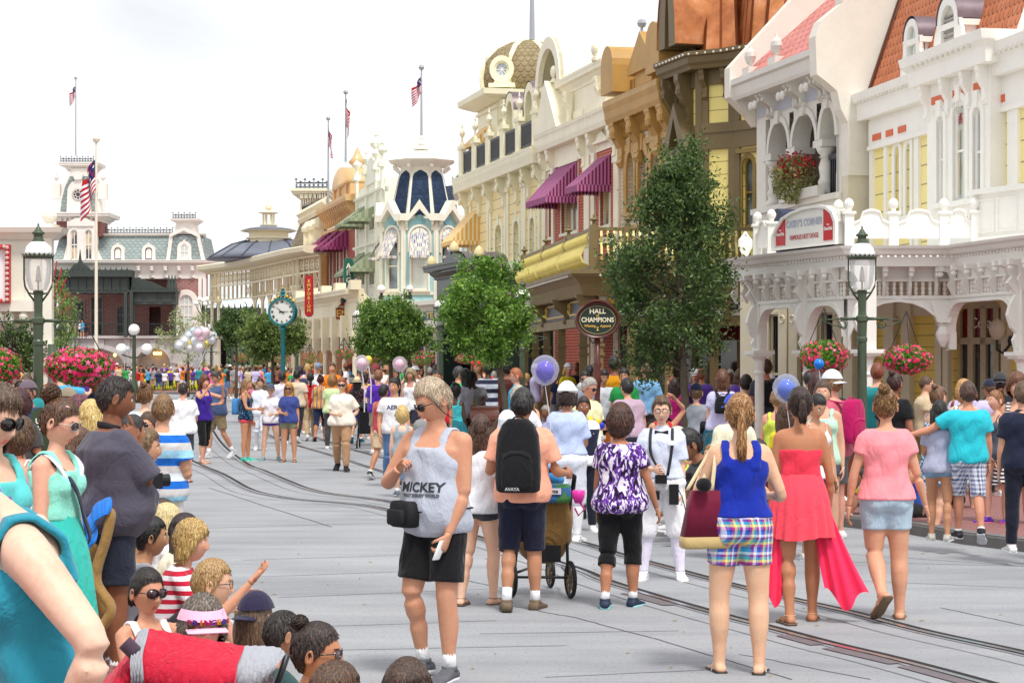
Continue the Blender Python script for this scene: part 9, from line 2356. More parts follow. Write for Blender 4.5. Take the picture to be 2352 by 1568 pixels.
def mintbits():
 J=mint[1];H,sp,fw,rt=[NA(J[k])for k in('H','sp','fw','rt')];m=MB();m.sZ=True
 sm=spl([H+sp*.20*S0-fw*.16+rt*.05,H+sp*.285*S0-fw*.06-rt*.11,H+sp*.29*S0+fw*.02-rt*.115,H+sp*.2*S0+fw*.14-rt*.04,H+sp*.10*S0+fw*.15+rt*.05,H+sp*.02*S0+fw*.13+rt*.15,H-sp*.03*S0+rt*.22])
 m.loft([srg(p,.026,.005,nrm(np.cross(nrm(sm[min(i+1,len(sm)-1)]-sm[max(i-1,0)]),nrm(p-H+NA([0,0,-.2])))),nrm(p-H-NA([0,0,p[2]-H[2]])),8)for i,p in en_(sm)]);wear(mint,m,'navy_bag_strap',clo('#1b2038'))
 m=MB();m.sZ=True
 for s in(-1,1):
  sm=spl([H+sp*.215*S0+fw*.115+rt*s*.075,H+sp*.262*S0+fw*.09+rt*s*.118,H+sp*.298*S0+fw*.0+rt*s*.125,H+sp*.25*S0-fw*.10+rt*s*.11]);m.loft([srg(p,.02,.009,rt,fw,8)for p in sm])
 wear(mint,m,'white_undershirt_strap',clo('#ece8f0'))
 m=MB();m.tb([J['hR']@NA(v)+J['hc']for v in((-.05,-.06,.105),(-.06,-.04,.105))],.006,6);wear(mint,m,'hair_clip',pnt('#d8b0a8',.3))
mintbits()
person(-22,None,885,60,d=8.9,lod=0,sex='f',hair='long',hlen=.12,hc='#4f3b2e',hc2='#8a7058',skin='#e3b598',top='tank',tc=clo('#5cc8c8',c2='#9a5ab8',pat='dots',k=14),glass='big',gc=['#17100e','#120e0e'],hp=16,label='woman with long brown hair and huge dark sunglasses at the left edge')
teal=person(118,None,None,-72,d=4.75,gz=.13,lod=0,sex='f',bw=.95,ak=1.22,scale=1.0,lean=9,hp=80,hf=.17,hair='short',hc='#7a5a40',skin='#eabfa4',top='tank',tc='#2b8fa6',bc='#334',legs='stand',arms=(((.75,-.66,-.92),(-.5,.3,-.75)),'hang'),hands=('r','r'),strap=1.6,loose=.01,label='woman in teal tank top whose bent bare arm fills the lower left corner')
# seated spectators on the kerb
def hf_(i,px):
 r,J,sc=i;h=lp(i,J['hc']);r.location.x+=px*h.y/FX-CX*h.y/FX-h.x;WL[r.name]=Vector(r.location);return i
def st_(px,ytop,d,face,label,**k):
 kw=dict(lod=0,legs='sitlow',arms=('knee','knee'),lean=18,gz=.0);kw.update(k);return hf_(person(px,None,ytop,face,d=d,label=label,**kw),px)
st_(318,1187,13.7,95,'seated boy in navy cap and white t-shirt',hc='#181616',skin='#b98660',tc='#e6e6e6',cap='capback',cc='#33364a')
st_(346,1190,12.9,108,'seated man with black hair and heather grey t-shirt',bw=1.1,hc='#161414',skin='#b8845e',tc='#a9adb6')
st_(318,1160,14.9,120,'seated person with glossy black braided hair',sex='f',hair='bob',hc='#0e0d0f',skin=SK4,tc='#555')
st_(372,1148,15.8,110,'seated man with cropped brown hair behind the pale blond head',hc='#4a382c',skin='#c9876a',tc='#dcdce2')
st_(382,1164,14.9,115,'seated child with pale blond hair',sex='f',hair='bob',hc='#d8c48a',hc2='#f4e8c0',skin=SK1,tc='#f0f0f0')
st_(424,1183,14.0,95,'seated woman with dark plum hair behind the striped blouse',sex='f',hair='long',hlen=.2,hc='#2a1a1e',skin=SK2,tc='#e8e0c8')
stripe=st_(440,1199,12.8,88,'seated blonde woman in red and white striped shirt',sex='f',bw=1.08,hair='bob',hlen=.03,hc='#b08a4c',hc2='#f0d898',skin='#dd9d80',sl=.9,tc=clo('#efeaf0',c2='#c4203c',pat='hstripe',k=16,wr=.3),arms=(((.1,.55,-.8),(-.1,1,.3)),((.1,.55,-.8),(-.25,1,.35))),hands=('r','r'),bot='capri',bc='#33323a')
wave=st_(338,1307,10.1,38,'woman in white tank top and sunglasses waving her raised arm',sex='f',hair='pony',hlen=.12,hc='#17120f',hc2='#3f332c',skin='#cf9270',top='tank',tc='#f0eef0',glass='big',gc=['#3a2228','#161214'],lean=-6,arms=(((.8,.45,.3),(.72,.3,.85)),'knee'),hands=('o','r'),hp=0,hy=6)
st_(488,1288,11.2,96,'seated boy with short blond hair and lime sleeve',kid=1,hc='#a07a4c',hc2='#d8b884',skin='#e0a888',tc='#9cc820',glass='clear',gc=['#444','#333'])
visor=st_(465,1373,9.0,22,'woman with curly grey hair and pink sun visor',sex='f',hair='curly',hc='#54483f',hc2='#a89c90',skin='#d98f80',tc='#b0485c',cap='visor',cc=['#f2b8d2','#f5bcd6'],hp=0)
def visortext():
 J=visor[1];m=MB();cols=['#c0306c','#6a3a9c','#e07a28','#c0306c','#8a3fb0','#e09a28','#5a4ac0','#c0306c'];hk=J['hk']
 mats=[]
 for i,chh in en_('PRINCESS'):
  T,F=text_geo(chh,.032,.002,.001);a=R(-42+i*12);m.cur=i;mats.append(pnt(cols[i],.4))
  P=[]
  for x,y,z in T:aa=a+x/.1;P.append(J['hR']@NA([sin(aa)*.128,-cos(aa)*.148-.004,.052+y*.9])*hk+J['hc'])
  m.add(P,F)
 wear(visor,m,'coloured_lettering',mats,False)
visortext()
st_(588,1372,9.4,150,'person in dark purple cap with white studs, seen from behind',sex='f',hair='long',hlen=.1,hc='#5a4434',hc2='#8a6e54',skin=SK2,tc='#8a8a90',cap='capback',cc='#2b2640')
st_(650,1405,8.95,120,'seated person with close cropped dark hair',hair='buzz',hc='#2e2826',skin='#b07a5a',tc='#2f4a4a')
fr=st_(728,1430,8.05,82,'woman with dark curly bun and narrow sunglasses in yellow top',sex='f',hair='bun',hc='#241a16',hc2='#5a4034',skin='#c08058',top='tank',tc='#e0ee60',glass=1,gc=['#5a4a4c','#1f1c1e'],lean=12)
st_(770,1537,6.85,130,'top of a brown haired head at the bottom edge, by the sunglasses woman',sex='f',hc='#4a3222',hc2='#7a5840',skin=SK2,tc='#777')
st_(935,1537,6.9,160,'crown of dark brown hair at the bottom edge, below the man in grey tank',sex='f',hair='long',hlen=.1,hc='#3a281e',hc2='#6a4c38',skin=SK2,tc='#777')
st_(112,1452,7.6,168,'girl with long light brown hair below the bent arm',sex='f',hair='long',hlen=.2,hc='#6a4c34',hc2='#a88460',skin=SK1,tc='#a0b0b8')
st_(70,1440,8.6,140,'small blonde child low behind the teal top',sex='f',kid=1,hair='long',hc='#b8976a',hc2='#e6cf9c',skin=SK1,tc='#d0a0c8')
# individuals of the middle crowd: px, feet(None), top, face, depth, kw, label
MC=[(648,None,854,178,49,Kw(bw=1.2,hc='#1c1a1a',skin=SK3,top='polo',tc='#d6d2e6',bot='pants',bc='#444'),'man in pale lilac shirt seen from behind'),(682,1017,849,170,None,Kw(bw=1.15,hc='#141414',skin=SK2,tc='#d8c4ac',bot='pants',bc='#2c2c30',legs='walkL'),'man in beige t-shirt with black shoulder bag'),(713,None,856,188,51,Kw(sex='f',bw=1.15,hair='braid',hlen=.3,hc='#161414',skin=SK3,tc='#b81c2c',bot='pants',bc='#b8a07c',legs='walkR'),'woman in red t-shirt and khaki trousers with black braid'),(736,1013,861,176,None,Kw(sex='f',bw=1.2,lk=1.1,hair='bun',hc='#4a1c20',skin=SK3,sl=.9,tc=clo('#c84040',c2=['#b8263c','#e0b83c','#3f9a8c','#d8602c','#6a3a8c','#e8d060'],pat='vmulti',k=9),bot='capri',bc='#1f2a4a',legs='walkR',shoe='flip',sc=['#8a3a3a','#5a2a2a']),'woman in rainbow striped blouse and denim capris'),(763,None,862,170,46,Kw(sex='f',bw=1.1,hair='curly',hc='#8a5c30',hc2='#c49458',skin=SK2,tc='#c8dca4',bot='pants',bc='#444'),'woman with curly ginger hair and pale green top'),(763,None,833,2,57,Kw(bw=1.2,hc='#5a3a28',skin=SK2,tc='#f08018',bc='#444'),'man in bright orange t-shirt'),(731,None,834,-6,60,Kw(cap='cap',cc='#7a8ca8',hc='#3a2a20',skin=SK2,top='polo',tc='#e6e8ec',bc='#555'),'man in grey cap and white polo beyond the red t-shirt'),(706,None,836,180,62,Kw(sex='f',hair='pony',hc='#c09a58',hc2='#ecd498',skin=SK1,top='tank',tc='#cfd0dc',bot='short',bc='#555'),'woman with blonde ponytail and pale top walking away'),(688,None,841,215,56,Kw(hc='#1c1a1c',skin=SK2,tc='#3c3f5c',bc='#666'),'man in navy t-shirt with bent head'),(820,1017,866,176,None,Kw(sex='f',bw=1.1,hair='long',hlen=.12,cap='brim',cc='#dccaa4',hc='#161416',skin=SK2,tc=clo('#1b1a22',c2='#8a4a5c',pat='dots',k=20),bot='knee',bc='#2440b8',legs='walkR',sock=.05,sc=['#1a3a5a','#2a8ab0']),'woman in straw sun hat, dark floral top and blue shorts'),(838,None,862,170,52,Kw(sex='f',hair='bun',hc='#2a1c18',skin=SK2,top='tank',tc='#e0e4ee',bot='skirt',bc='#8a2038'),'woman with dark swept up hair between sun hat and purple shirt'),(869,None,850,178,44,Kw(bw=1.2,hc='#7a5238',skin=SK2,top='polo',tc='#53259c',bc='#8c8478',arms=('front','front')),'man in purple polo shirt seen from behind'),(880,1101,884,150,None,Kw(bw=1.05,hc='#17130f',skin='#b87c58',top='tank',tc='#b83a4a',bc='#c8b090',legs='walkR',arms=('down','back'),sock=.04,sc=['#333','#ddd']),'man in red tank top and tan shorts pushing a stroller'),(905,1118,869,12,None,Kw(bw=1.1,hc='#171412',skin='#c88f6a',tc='#dad8da',bot='jeans',bc='#5a7ba8',legs='walkL',hy=-35,sc=['#222','#ddd']),'man in white athletic t-shirt and blue jeans'),(924,1142,935,185,None,Kw(kid=1,hair='mop',hc='#c4a060',hc2='#f0dc9c',skin=SK1,top='tank',tc='#9aa6ae',strap=1.5,bc='#7a8088',legs='walkL',sock=.06,sc=['#55606c','#ccc']),'blond boy in grey sleeveless shirt walking away'),(880,None,830,60,53,Kw(bw=1.1,hc='#1c1816',skin=SK2,beard=1,tc='#e8e8ec',bc='#444',arms=('face','face')),'bearded man in white t-shirt eating'),(864,None,838,0,55,Kw(cap='cap',cc='#8a3040',hc='#333',skin='#d08a6a',glass=1,tc='#8a2c34'),'man in maroon cap and sunglasses facing the camera'),(843,None,841,-10,54,Kw(hc='#1c1816',skin=SK3,top='polo',tc='#4a2060'),'man in dark violet shirt left of the maroon cap'),(943,None,847,-8,46,Kw(sex='f',hair='bob',hc='#a08c6c',hc2='#d0c0a0',skin='#c08468',top='tank',tc='#e4e4e8'),'older fair haired woman in white top'),(955,None,841,-40,50,Kw(cap='cap',cc='#e8eaf0',hc='#333',skin=SK2,tc='#ebebef'),'man in white cap and white t-shirt'),(912,None,868,190,47,Kw(hc='#3a2c24',skin=SK2,tc='#e2e4e8'),'short haired man in white behind the athletic t-shirt'),(1003,None,849,0,35,Kw(bw=1.15,ak=1.1,hair='buzz',hc='#2a2220',skin='#b07850',beard=0,tc='#c01828',bc='#333',arms=('down','down')),'bald looking man in red t-shirt behind the man in grey tank'),(988,None,905,180,26,Kw(kid=1,hc='#5a4638',skin=SK1,tc='#888'),'boy with brown hair just behind the man in grey tank'),(1092,None,853,-12,39.0,Kw(bw=1.2,ak=1.1,cap='cap',cc=BLK,hc='#111',skin=SK5,tc='#8c8a8c',bc='#222',lean=22,arms=('rail','rail'),hp=25),'man in black cap and grey t-shirt leaning on the litter bin'),(1070,None,848,-120,38.6,Kw(sex='f',hair='long',hlen=.2,hc='#141214',skin=SK4,top='long',tc='#a5a3b0',bc='#222'),'woman in light grey sweater beside the litter bin'),(1046,None,880,160,38,Kw(sex='f',kid=1,hair='bun',hc='#141214',skin=SK5,top='tank',tc='#3fb0b8',bot='miniskirt',bc='#1f6a78'),'small girl in turquoise top'),(1121,None,832,172,43,Kw(bw=1.25,hair='buzz',hc='#111',skin=SK5,tc=clo('#20243a',c2='#b9c0cc',pat='hstripe',k=6),bc='#333'),'man in dark t-shirt with wide pale stripes'),(1052,None,842,110,41,Kw(hc='#333',skin=SK2,tc='#28a868',arms=('hip','hip')),'man in green t-shirt left of the bright tree'),(1165,None,832,190,43,Kw(bw=1.2,cap='cap',cc='#1a1614',hc='#111',skin=SK4,tc='#4c2420',bc='#222'),'man in brown t-shirt behind the tree trunk'),(1187,None,846,-80,37,Kw(bw=1.1,hc='#a0603c',skin='#e0a088',glass='clear',top='polo',tc='#22a0c8',bc='#444'),'ginger man with glasses and turquoise polo by the lamp post'),(1190,None,884,160,24,Kw(bw=1.2,hair='recede',hc='#b0a492',hc2='#d8d0c0',skin='#dca488',tc='#e8eaf2',arms=('down','face')),'grey haired man in white t-shirt behind the peach shirt'),(1095,None,826,20,45,Kw(sex='f',hair='long',cap='visor',cc='#d02030',hc='#8a5a34',skin=SK2,top='tank',tc='#2a2a34'),'woman in red visor and black tank'),(1110,None,828,180,46,Kw(hc='#6a3020',skin=SK2,tc='#d83a5c'),'man in rose pink t-shirt behind the striped one'),(1302,1245,881,168,None,Kw(sex='f',bw=1.25,ak=1.1,lk=1.15,hair='bob',hlen=.02,cap='flat',cc='#f0f0f2',hc='#2c1c18',skin='#c48a68',top='shirt!',tc='#b8c6ea',bot='knick',bc='#e4e8f4',legs='stepR',sock=.3,sc=['#eee','#ddd'],arms=('front','front')),'server in white flat cap and pale blue shirt with brown apron'),(1340,None,911,4,23.5,Kw(sex='f',bw=1.15,hc='#2a1c18',skin='#9a6044',top='long',tc='#f0f0f2',bot='pants',bc='#1c2030'),'supervisor in navy waistcoat with gold buttons'),(1350,None,868,50,27,Kw(bw=1.2,hc='#9a948c',hc2='#d0ccc4',skin='#d08a70',glass=1,top='polo',tc='#e8e6b4',arms=('hold','hold'),hp=12),'grey haired photographer in pale yellow polo'),(1435,None,847,-18,36.5,Kw(bw=1.1,hc='#1a1614',skin='#c88f6a',beard=1,tc='#1f8c44',arms=('hold','down')),'man in green t-shirt holding a paper plate'),(1411,None,818,176,39,Kw(bw=1.2,hc='#161210',skin=SK4,tc='#c88a10'),'man in mustard t-shirt standing in the porch'),(1484,None,833,172,39,Kw(bw=1.05,hair='buzz',hc='#6a5040',skin='#cc927a',top='polo',tc='#7ab0dc',bc='#444',hy=20),'man in light blue polo with sunglasses on his head'),(1452,None,870,205,29,Kw(bw=1.15,ak=1.1,hc='#181416',skin='#d09a7c',tc='#b49aac',lean=14),'man in mauve t-shirt bending forward'),(1384,None,849,20,37,Kw(hc='#1c1816',skin='#c48c6c',tc='#c8ccd4',hp=15),'man in pale grey t-shirt beside the maroon sign post'),(1344,None,853,-5,36,Kw(hc='#181414',skin='#c08a66',glass=1,tc='#8a8e9a'),'man in sunglasses behind the grey haired photographer'),(1353,None,838,150,39,Kw(hair='buzz',hc='#111',skin=SK4,tc='#c2c4cc'),'man in white jersey by the porch post'),(1520,None,918,200,24,Kw(sex='f',hair='pony',hc='#141214',skin='#c88f6c',top='tank',tc='#c82838',arms=('down','headb')),'black haired woman in red top with raised elbow behind the server'),(1549,None,870,178,37,Kw(sex='f',hair='long',hlen=.3,hc='#2a1814',skin=SK3,top='tank',tc='#b01870',bot='dress',bc='#a01468'),'girl with long dark hair and magenta dress'),(1599,None,882,172,33,Kw(kid=1,cap='cap',cc=['#17203c','#c02030'],hc='#6a5238',skin=SK1,tc='#9aa0aa',bc='#333'),'boy in navy cap with red brim and grey t-shirt'),(1659,None,851,176,31.5,Kw(sex='f',bw=1.25,ak=1.15,hair='bob',hlen=.06,hc='#5a3826',hc2='#8a5c40',skin='#e0a488',tc='#c4c0e0',bot='skirt',bc='#105a74',slen=.3),'woman in lilac t-shirt and teal skirt with small black backpack'),(1714,None,861,175,36,Kw(kid=1,hc='#2a201c',skin=SK1,tc='#8c929c'),'boy in grey t-shirt next to the white arcade column'),(1760,None,825,176,35.5,Kw(bw=1.1,hc='#4a3424',skin='#c88468',tc='#42464e',bc='#8a7a5c'),'man in charcoal t-shirt with black string bag'),(1686,None,908,205,20,Kw(bw=1.0,cap='cap',cc='#2a48c8',hc='#8a8480',skin='#d49c80',tc='#e0dcc0'),'older man in bright blue cap behind the blue tank top'),(1786,None,893,170,24,Kw(sex='f',bw=1.15,hc='#8a6a48',skin='#d89c7c',top='tank',tc='#c8dc50',bc='#7a8490'),'woman in lime green tank behind the blue balloon'),(1806,None,925,172,23,Kw(sex='f',kid=1,hair='long',hc='#4a3020',skin='#d89c7c',tc='#e8d020'),'child in yellow t-shirt between the balloon and the coral dress'),(1878,None,858,178,25.5,Kw(sex='f',hair='bob',hc='#3a1a14',skin=SK2,top='tank',tc='#1c1c20'),'woman with dark red hair under the flower basket'),(1914,None,852,225,22.5,Kw(bw=1.15,cap='capback',cc='#d8dce4',hc='#8a6a48',skin='#d89880',tc='#c05c70',bc='#666'),'man in white cap and rose t-shirt with a magenta backpack'),(1890,None,874,-12,21.5,Kw(sex='f',hair='pony',hc='#4a3426',skin='#d8a284',top='tank',tc='#b8e0c8',bot='short',bc='#556'),'girl with tied back hair and mint patterned top'),(1872,None,904,25,20,Kw(sex='f',hair='pony',hc='#171314',skin='#c8926e',top='cami',tc='#ece8e8',bot='short',bc='#445',hp=25),'dark haired girl looking down beside the coral dress'),(1911,1198,919,22,None,Kw(sex='f',hair='bun',bunk=1.3,hc='#0e0c0e',skin='#b07a5c',top='tank',tc='#2430b0',bot='hot',bc='#202a44',hp=22,legs='stand',arms=('front','down'),shoe='flip',sc=[BLK,BLK]),'girl with black top bun, royal blue tank and denim shorts'),(2054,None,856,140,25,Kw(sex='f',bw=1.2,ak=1.15,hair='bun',hc='#3a221c',skin='#a86a50',tc='#15161a',bc='#2a1c24'),'woman in black t-shirt walking behind the right lamp'),(2154,None,887,130,23,Kw(sex='f',hair='bun',hc='#6a4a34',skin='#dca888',top='cami',tc=clo('#b8d0dc',c2='#2a5c88',pat='noise',k=30),bot='dress',bc=clo('#b8d0dc',c2='#2a5c88',pat='noise',k=30),sock=.05,sc=['#e8e8e8','#fff'],legs='stepL'),'woman in blue and white patterned sundress'),(2158,1240,921,166,None,Kw(sex='f',hair='long',hlen=.42,hc='#17110f',skin='#bd845e',tc='#a8aac2',bot='hot',bc='#7d9ab4',legs='stepL',arms=('hold',((.5,.2,-.85),(.95,.15,-.25))),gz=.13,sc=['#b8b4ac','#ddd']),'girl with very long dark hair and grey t-shirt hugging her partner'),(2224,1243,877,176,None,Kw(bw=1.12,ak=1.1,hc='#4a3024',skin='#d08c6c',tc='#2abccc',bot='knee',bc=clo('#c8ccdc',c2=['#e4e4ee','#44557f','#e4e4ee','#8c94b8','#d8d8e4','#5c6890'],pat='plaid',k=7),legs='walkL',arms=(((.75,.2,-.5),(.75,.1,-.2)),'down'),gz=.13,sock=.03,sc=['#1a1c28','#d8d8dc']),'man in turquoise t-shirt and plaid shorts'),(2214,None,878,170,25.5,Kw(sex='f',hair='curly',hc='#b8824c',hc2='#e4bc84',skin=SK1,top='tank',tc=clo('#e8e8ec',c2='#1b1b20',pat='noise',k=22),bot='skirt',bc=clo('#e8e8ec',c2='#1b1b20',pat='noise',k=22),slen=.35),'woman with curly strawberry hair behind the turquoise t-shirt'),(2296,None,857,-10,28.5,Kw(bw=1.1,cap='cap',cc='#3a3c40',hc='#111',skin='#2c1c16',top='long',tc='#20242c',bot='pants',bc='#222'),'man in dark cap and dark jacket in the arcade doorway'),(2290,1200,897,-68,None,Kw(sex='f',hair='bun',hc='#8a5838',hc2='#b88458',skin='#e0aa90',top='cami',tc='#4c5460',bot='hot',bc='#46566c',legs='stepR',arms=('hang','face'),gz=.13,sc=['#5a2aa0','#e05a9c']),'girl with white headband, denim shorts and purple shoes'),(2336,None,862,-15,23,Kw(sex='f',hair='curly',hc='#5a3422',hc2='#94603c',skin='#d8a080',top='tank',tc=clo('#e4e4e8',c2='#222228',pat='hstripe',k=30),bot='skirt',bc=clo('#e4e4e8',c2='#222228',pat='hstripe',k=24)),'woman with curly brown hair and striped tank at the right edge'),(2350,None,878,175,19.5,Kw(bw=1.15,hc='#5a4430',skin='#d09878',top='polo',tc='#1b2036',bot='pants',bc='#171a2a',gz=.13),'man in navy waistcoat and trousers at the right edge'),(36,None,872,-8,27,Kw(bw=1.15,hc='#5a4030',skin='#d49a7c',glass=1,tc='#a8c8d8',gz=.13),'man in sunglasses and pale blue t-shirt at the left crowd'),(50,None,876,-20,24,Kw(hc='#2a1c18',skin='#b8805c',tc='#405060',gz=.13),'dark haired boy left of the purple cap'),(67,None,875,-30,22,Kw(bw=1.1,cap='cap',cc='#6a5c68',hc='#333',skin='#b07a60',tc='#2a3c64',gz=.13),'man in dusty purple cap by the left lamp'),(121,None,883,-5,23,Kw(sex='f',hair='bob',hc='#6a4632',skin='#cc8c70',top='tank',tc='#3a5a7a',hp=10,gz=.13),'woman with brown bob between left lamp and brimmed hat'),(153,None,893,60,20,Kw(cap='brim',cc='#8c7f6c',hc='#333',skin='#c08466',tc='#1c2a54',gz=.13),'man in wide brimmed khaki hat and navy t-shirt'),(45,None,902,170,18,Kw(sex='f',hair='curly',hc='#3a1418',skin=SK3,tc='#444',gz=.13),'woman with dark maroon hair at the left'),(178,None,909,150,17,Kw(sex='f',hair='long',hc='#3a2420',hc2='#b04a6c',skin=SK2,tc='#555',gz=.13),'woman with pink streaked brown hair left of the big man'),(206,None,921,160,15.5,Kw(sex='f',hair='long',hlen=.15,hc='#c8a860',hc2='#f0e0a8',skin=SK1,top='tank',tc='#e8eaf2',gz=.13),'blonde woman in white tank beside the big man'),(44,None,968,160,13,Kw(sex='f',kid=0,hair='curly',hc='#4a3222',hc2='#8a6844',skin='#d8987a',top='tank',tc='#f0eaf2',gz=.13,strap=.6),'girl with curly brown hair and white tank left of the hair bun'),(12,None,905,30,20,Kw(sex='f',hc='#7a5c48',skin=SK1,tc='#c8d4dc',gz=.13),'woman with light brown hair at the far left edge'),(300,None,955,130,14.8,Kw(sex='f',hc='#2b2422',skin=SK3,top='tank',tc='#d9d9e4',gz=.0),'dark haired woman hidden behind the large man'),(175,None,985,110,12.6,Kw(sex='f',hair='long',hc='#5a3c28',skin='#c98f6f',top='tank',tc='#efeff5',gz=.13),'woman in white ribbed tank between mint dress and large man'),]
for px,ft,tp,fc,d,k,lb in MC:
 k=dict(k);k.setdefault('lod',1);k.setdefault('legs','stand');k.setdefault('arms',('down','relax'))
 inf=person(px,ft,tp,fc,d=d,label=lb,**k)
 if 'magenta backpack' in lb:bpk_(inf,clo('#b01058'),.15,.46,.08,.08,label='magenta backpack on the man in the white cap')
 if 'small black backpack' in lb:bpk_(inf,clo('#17171b'),.12,.26,.06,.2,label='small black backpack on the woman in the teal skirt')
 if 'black string bag' in lb:bpk_(inf,clo('#1c1e22'),.14,.36,.05,.12,label='black string bag on the man in charcoal',pocket=False)
 if 'athletic' in lb:os_(inf,'t_shirt','AERO',-.01,.36,.10,pnt('#24305a',.7),sx=1.0);os_(inf,'t_shirt','9',.02,.21,.16,pnt('#24305a',.7))
 if 'leaning on the litter' in lb:os_(inf,'t_shirt','I DO',0,.34,.07,pnt('#d8d020',.7));os_(inf,'t_shirt','ROYAL',0,.27,.07,pnt('#d8d020',.7))
 if 'gold buttons' in lb:
  J=inf[1];m=MB();m.sZ=True;g2=dict(J['g']);rg=trings(J,g2,.030,-.02,.235);m.loft(rg);wear(inf,m,'navy_waistcoat',clo('#1c2238'))
  m=MB();[m.ball(J['H']+J['fw']*.165+J['sp']*z,.008,8)for z in(.05,.13,.21,.29,.36)];wear(inf,m,'gold_buttons',pnt('#c8a040',.3))
 if 'brown apron' in lb:
  J=inf[1];m=MB();m.sZ=True;V=[tuple(J['H']+J['rt']*(.19*cos(a))*(1+.15*t)-J['fw']*(.175*sin(a))*(1+.12*t)+NA([0,0,.10-.42*t]))for t in(0,.3,.6,1)for a in LS(-.5,1.1,8)];m.add(V,[(j*8+i,j*8+i+1,(j+1)*8+i+1,(j+1)*8+i)for j in rn_(3)for i in rn_(7)]);wear(inf,m,'brown_apron',clo('#3d302c'))
 if 'paper plate' in lb:
  J=inf[1];m=MB();c=J['wrL']+NA([0,-.1,.03]);m.lt([(.001,0),(.09,0),(.12,.02),(.12,.025),(.001,.01)],tuple(c),16);m.ball(c+NA([0,0,.02]),.06,8,.03);held(inf,m,'paper_plate',pnt('#e6d8c8',.6,.3,30),'paper plate of food held by the man in green','plate',c)
RS=[(1583,None,984,-75,22.0,Kw(kid=0,hc='#141011',skin='#9a6444',top='polo',tc=clo('#54565e',c2='#2c2c34',pat='hstripe',k=8),lean=42,hp=10),'boy in grey striped polo bending forward on the kerb','sitlow'),(1556,None,984,-130,22.5,Kw(sex='f',kid=0,cap='cap',cc='#b8bcae',hc='#3a2a20',skin='#a87050',top='cami',tc='#c4e850',bot='skirt',bc='#bfe0d8',lean=25),'girl in grey cap and neon yellow top sitting on the kerb','sitlow'),(1978,None,1075,-85,24.4,Kw(kid=1,hc='#171412',skin='#a87458',tc='#dce020',bc='#5a88c0'),'child in neon yellow t-shirt sitting on the kerb with a toy bag','sitlow'),(2085,None,1030,-100,24.0,Kw(sex='f',hair='bun',hc='#4a3020',skin='#c8906c',top='cami',tc='#2a4a9c',bc='#222'),'woman in blue bathing top sitting on the pavement','floor'),(2180,None,1050,-60,25.5,Kw(hc='#333',skin='#b07a5a',tc='#26262c',bc='#2c2c34'),'person in black sitting on the pavement behind the couple','sitlow'),(1740,None,1010,-90,23.5,Kw(sex='f',hair='long',hc='#2a1c18',skin='#c8906c',tc='#8a3a5a'),'dark haired spectator sitting behind the blue tank top','sitlow'),(1635,None,1020,-80,24.5,Kw(sex='f',hair='pony',hc='#8a6238',skin=SK1,top='tank',tc='#d04858',bot='short'),'fair spectator in red sitting between stroller and handbag','sitlow'),(1000,None,935,-30,45,Kw(sex='f',hair='bob',cap='brim',cc='#b0a890',hc='#333',skin=SK2,tc='#c9c6cc'),'seated spectator in grey bucket hat','sitlow'),(1072,None,942,-60,43,Kw(sex='f',hair='pony',hc='#b8924c',hc2='#ecd08c',skin='#e0a484',top='cami',tc='#4cc0a0',bot='short',bc='#888',hp=20),'seated blonde girl in mint green top','sitlow'),(1050,None,940,-20,45,Kw(cap='cap',cc='#c0a870',hc='#333',skin=SK2,tc='#e8e8ec',arms=('headb','knee')),'seated man in straw cap with raised arm','sitlow'),(1098,None,946,-10,43.5,Kw(sex='f',hair='long',hc='#c09c5c',skin=SK1,tc='#e0dce0'),'seated blonde girl right of the mint top','sitlow'),(1115,None,945,-15,42,Kw(hc='#1c1616',skin='#b07c5a',glass=1,tc='#c0c4cc'),'smiling dark haired seated man in sunglasses','sitlow'),(1150,None,955,-80,42,Kw(kid=1,cap='cap',cc='#c02840',hc='#333',skin=SK2,tc='#d8d8d0'),'seated child in red cap beside the bin','sitlow'),(1172,None,958,-100,41,Kw(kid=1,cap='cap',cc='#b8c0a8',hc='#333',skin=SK2,tc='#d0d4e0'),'seated child in pale green cap','sitlow'),]
for px,ft,tp,fc,d,k,lb,lg in RS:
 k=dict(k);k.setdefault('lod',1);k.setdefault('arms',('knee','knee'));k.setdefault('lean',14);k.setdefault('gz',.1)
 hf_(person(px,ft,tp,fc,d=d,label=lb,legs=lg,**k),px)
 # far crowd: copies of a few figures in many clothes, every label unique
TOPC=[('red','#b5202c'),('white','#e8e8ec'),('navy','#222a4a'),('yellow','#e4cc28'),('sky blue','#4aa8d8'),('lavender','#c0b8dc'),('green','#3a9a50'),('grey','#8e9098'),('orange','#e07a28'),('pink','#e06a9c'),('black','#1b1b1e'),('teal','#2a8f94'),('beige','#cdb896'),('purple','#5a3a98')]
BOTC=[('dark','#2b2d36'),('khaki','#a8946e'),('denim','#4f6a92'),('white','#d8d8da'),('black','#18181b'),('grey','#7c7f86')]
HRC=[('dark haired','#1c1715'),('brown haired','#4f3626'),('blond','#b8924f'),('grey haired','#8c8680'),('auburn','#7a3f24')]
SKC=['#e0ac8c','#cf9672','#b57c58','#8a5a3c','#573828']
seen=set()
def cl_(tp,bt,hr,cap,where,act):
 for tail in('',', nearer',', farther',', half hidden',', rightmost',', leftmost',', hemmed in',', in the middle'):
  lb='%s%s person, %s top, %s shorts, %s%s'%(hr,' capped' if cap else '',tp,bt,(act+' '+where).strip(),tail)
  if lb not in seen:seen.add(lb);return lb[:1].upper()*0+lb
 return lb
POOL,POOL2=[],[]
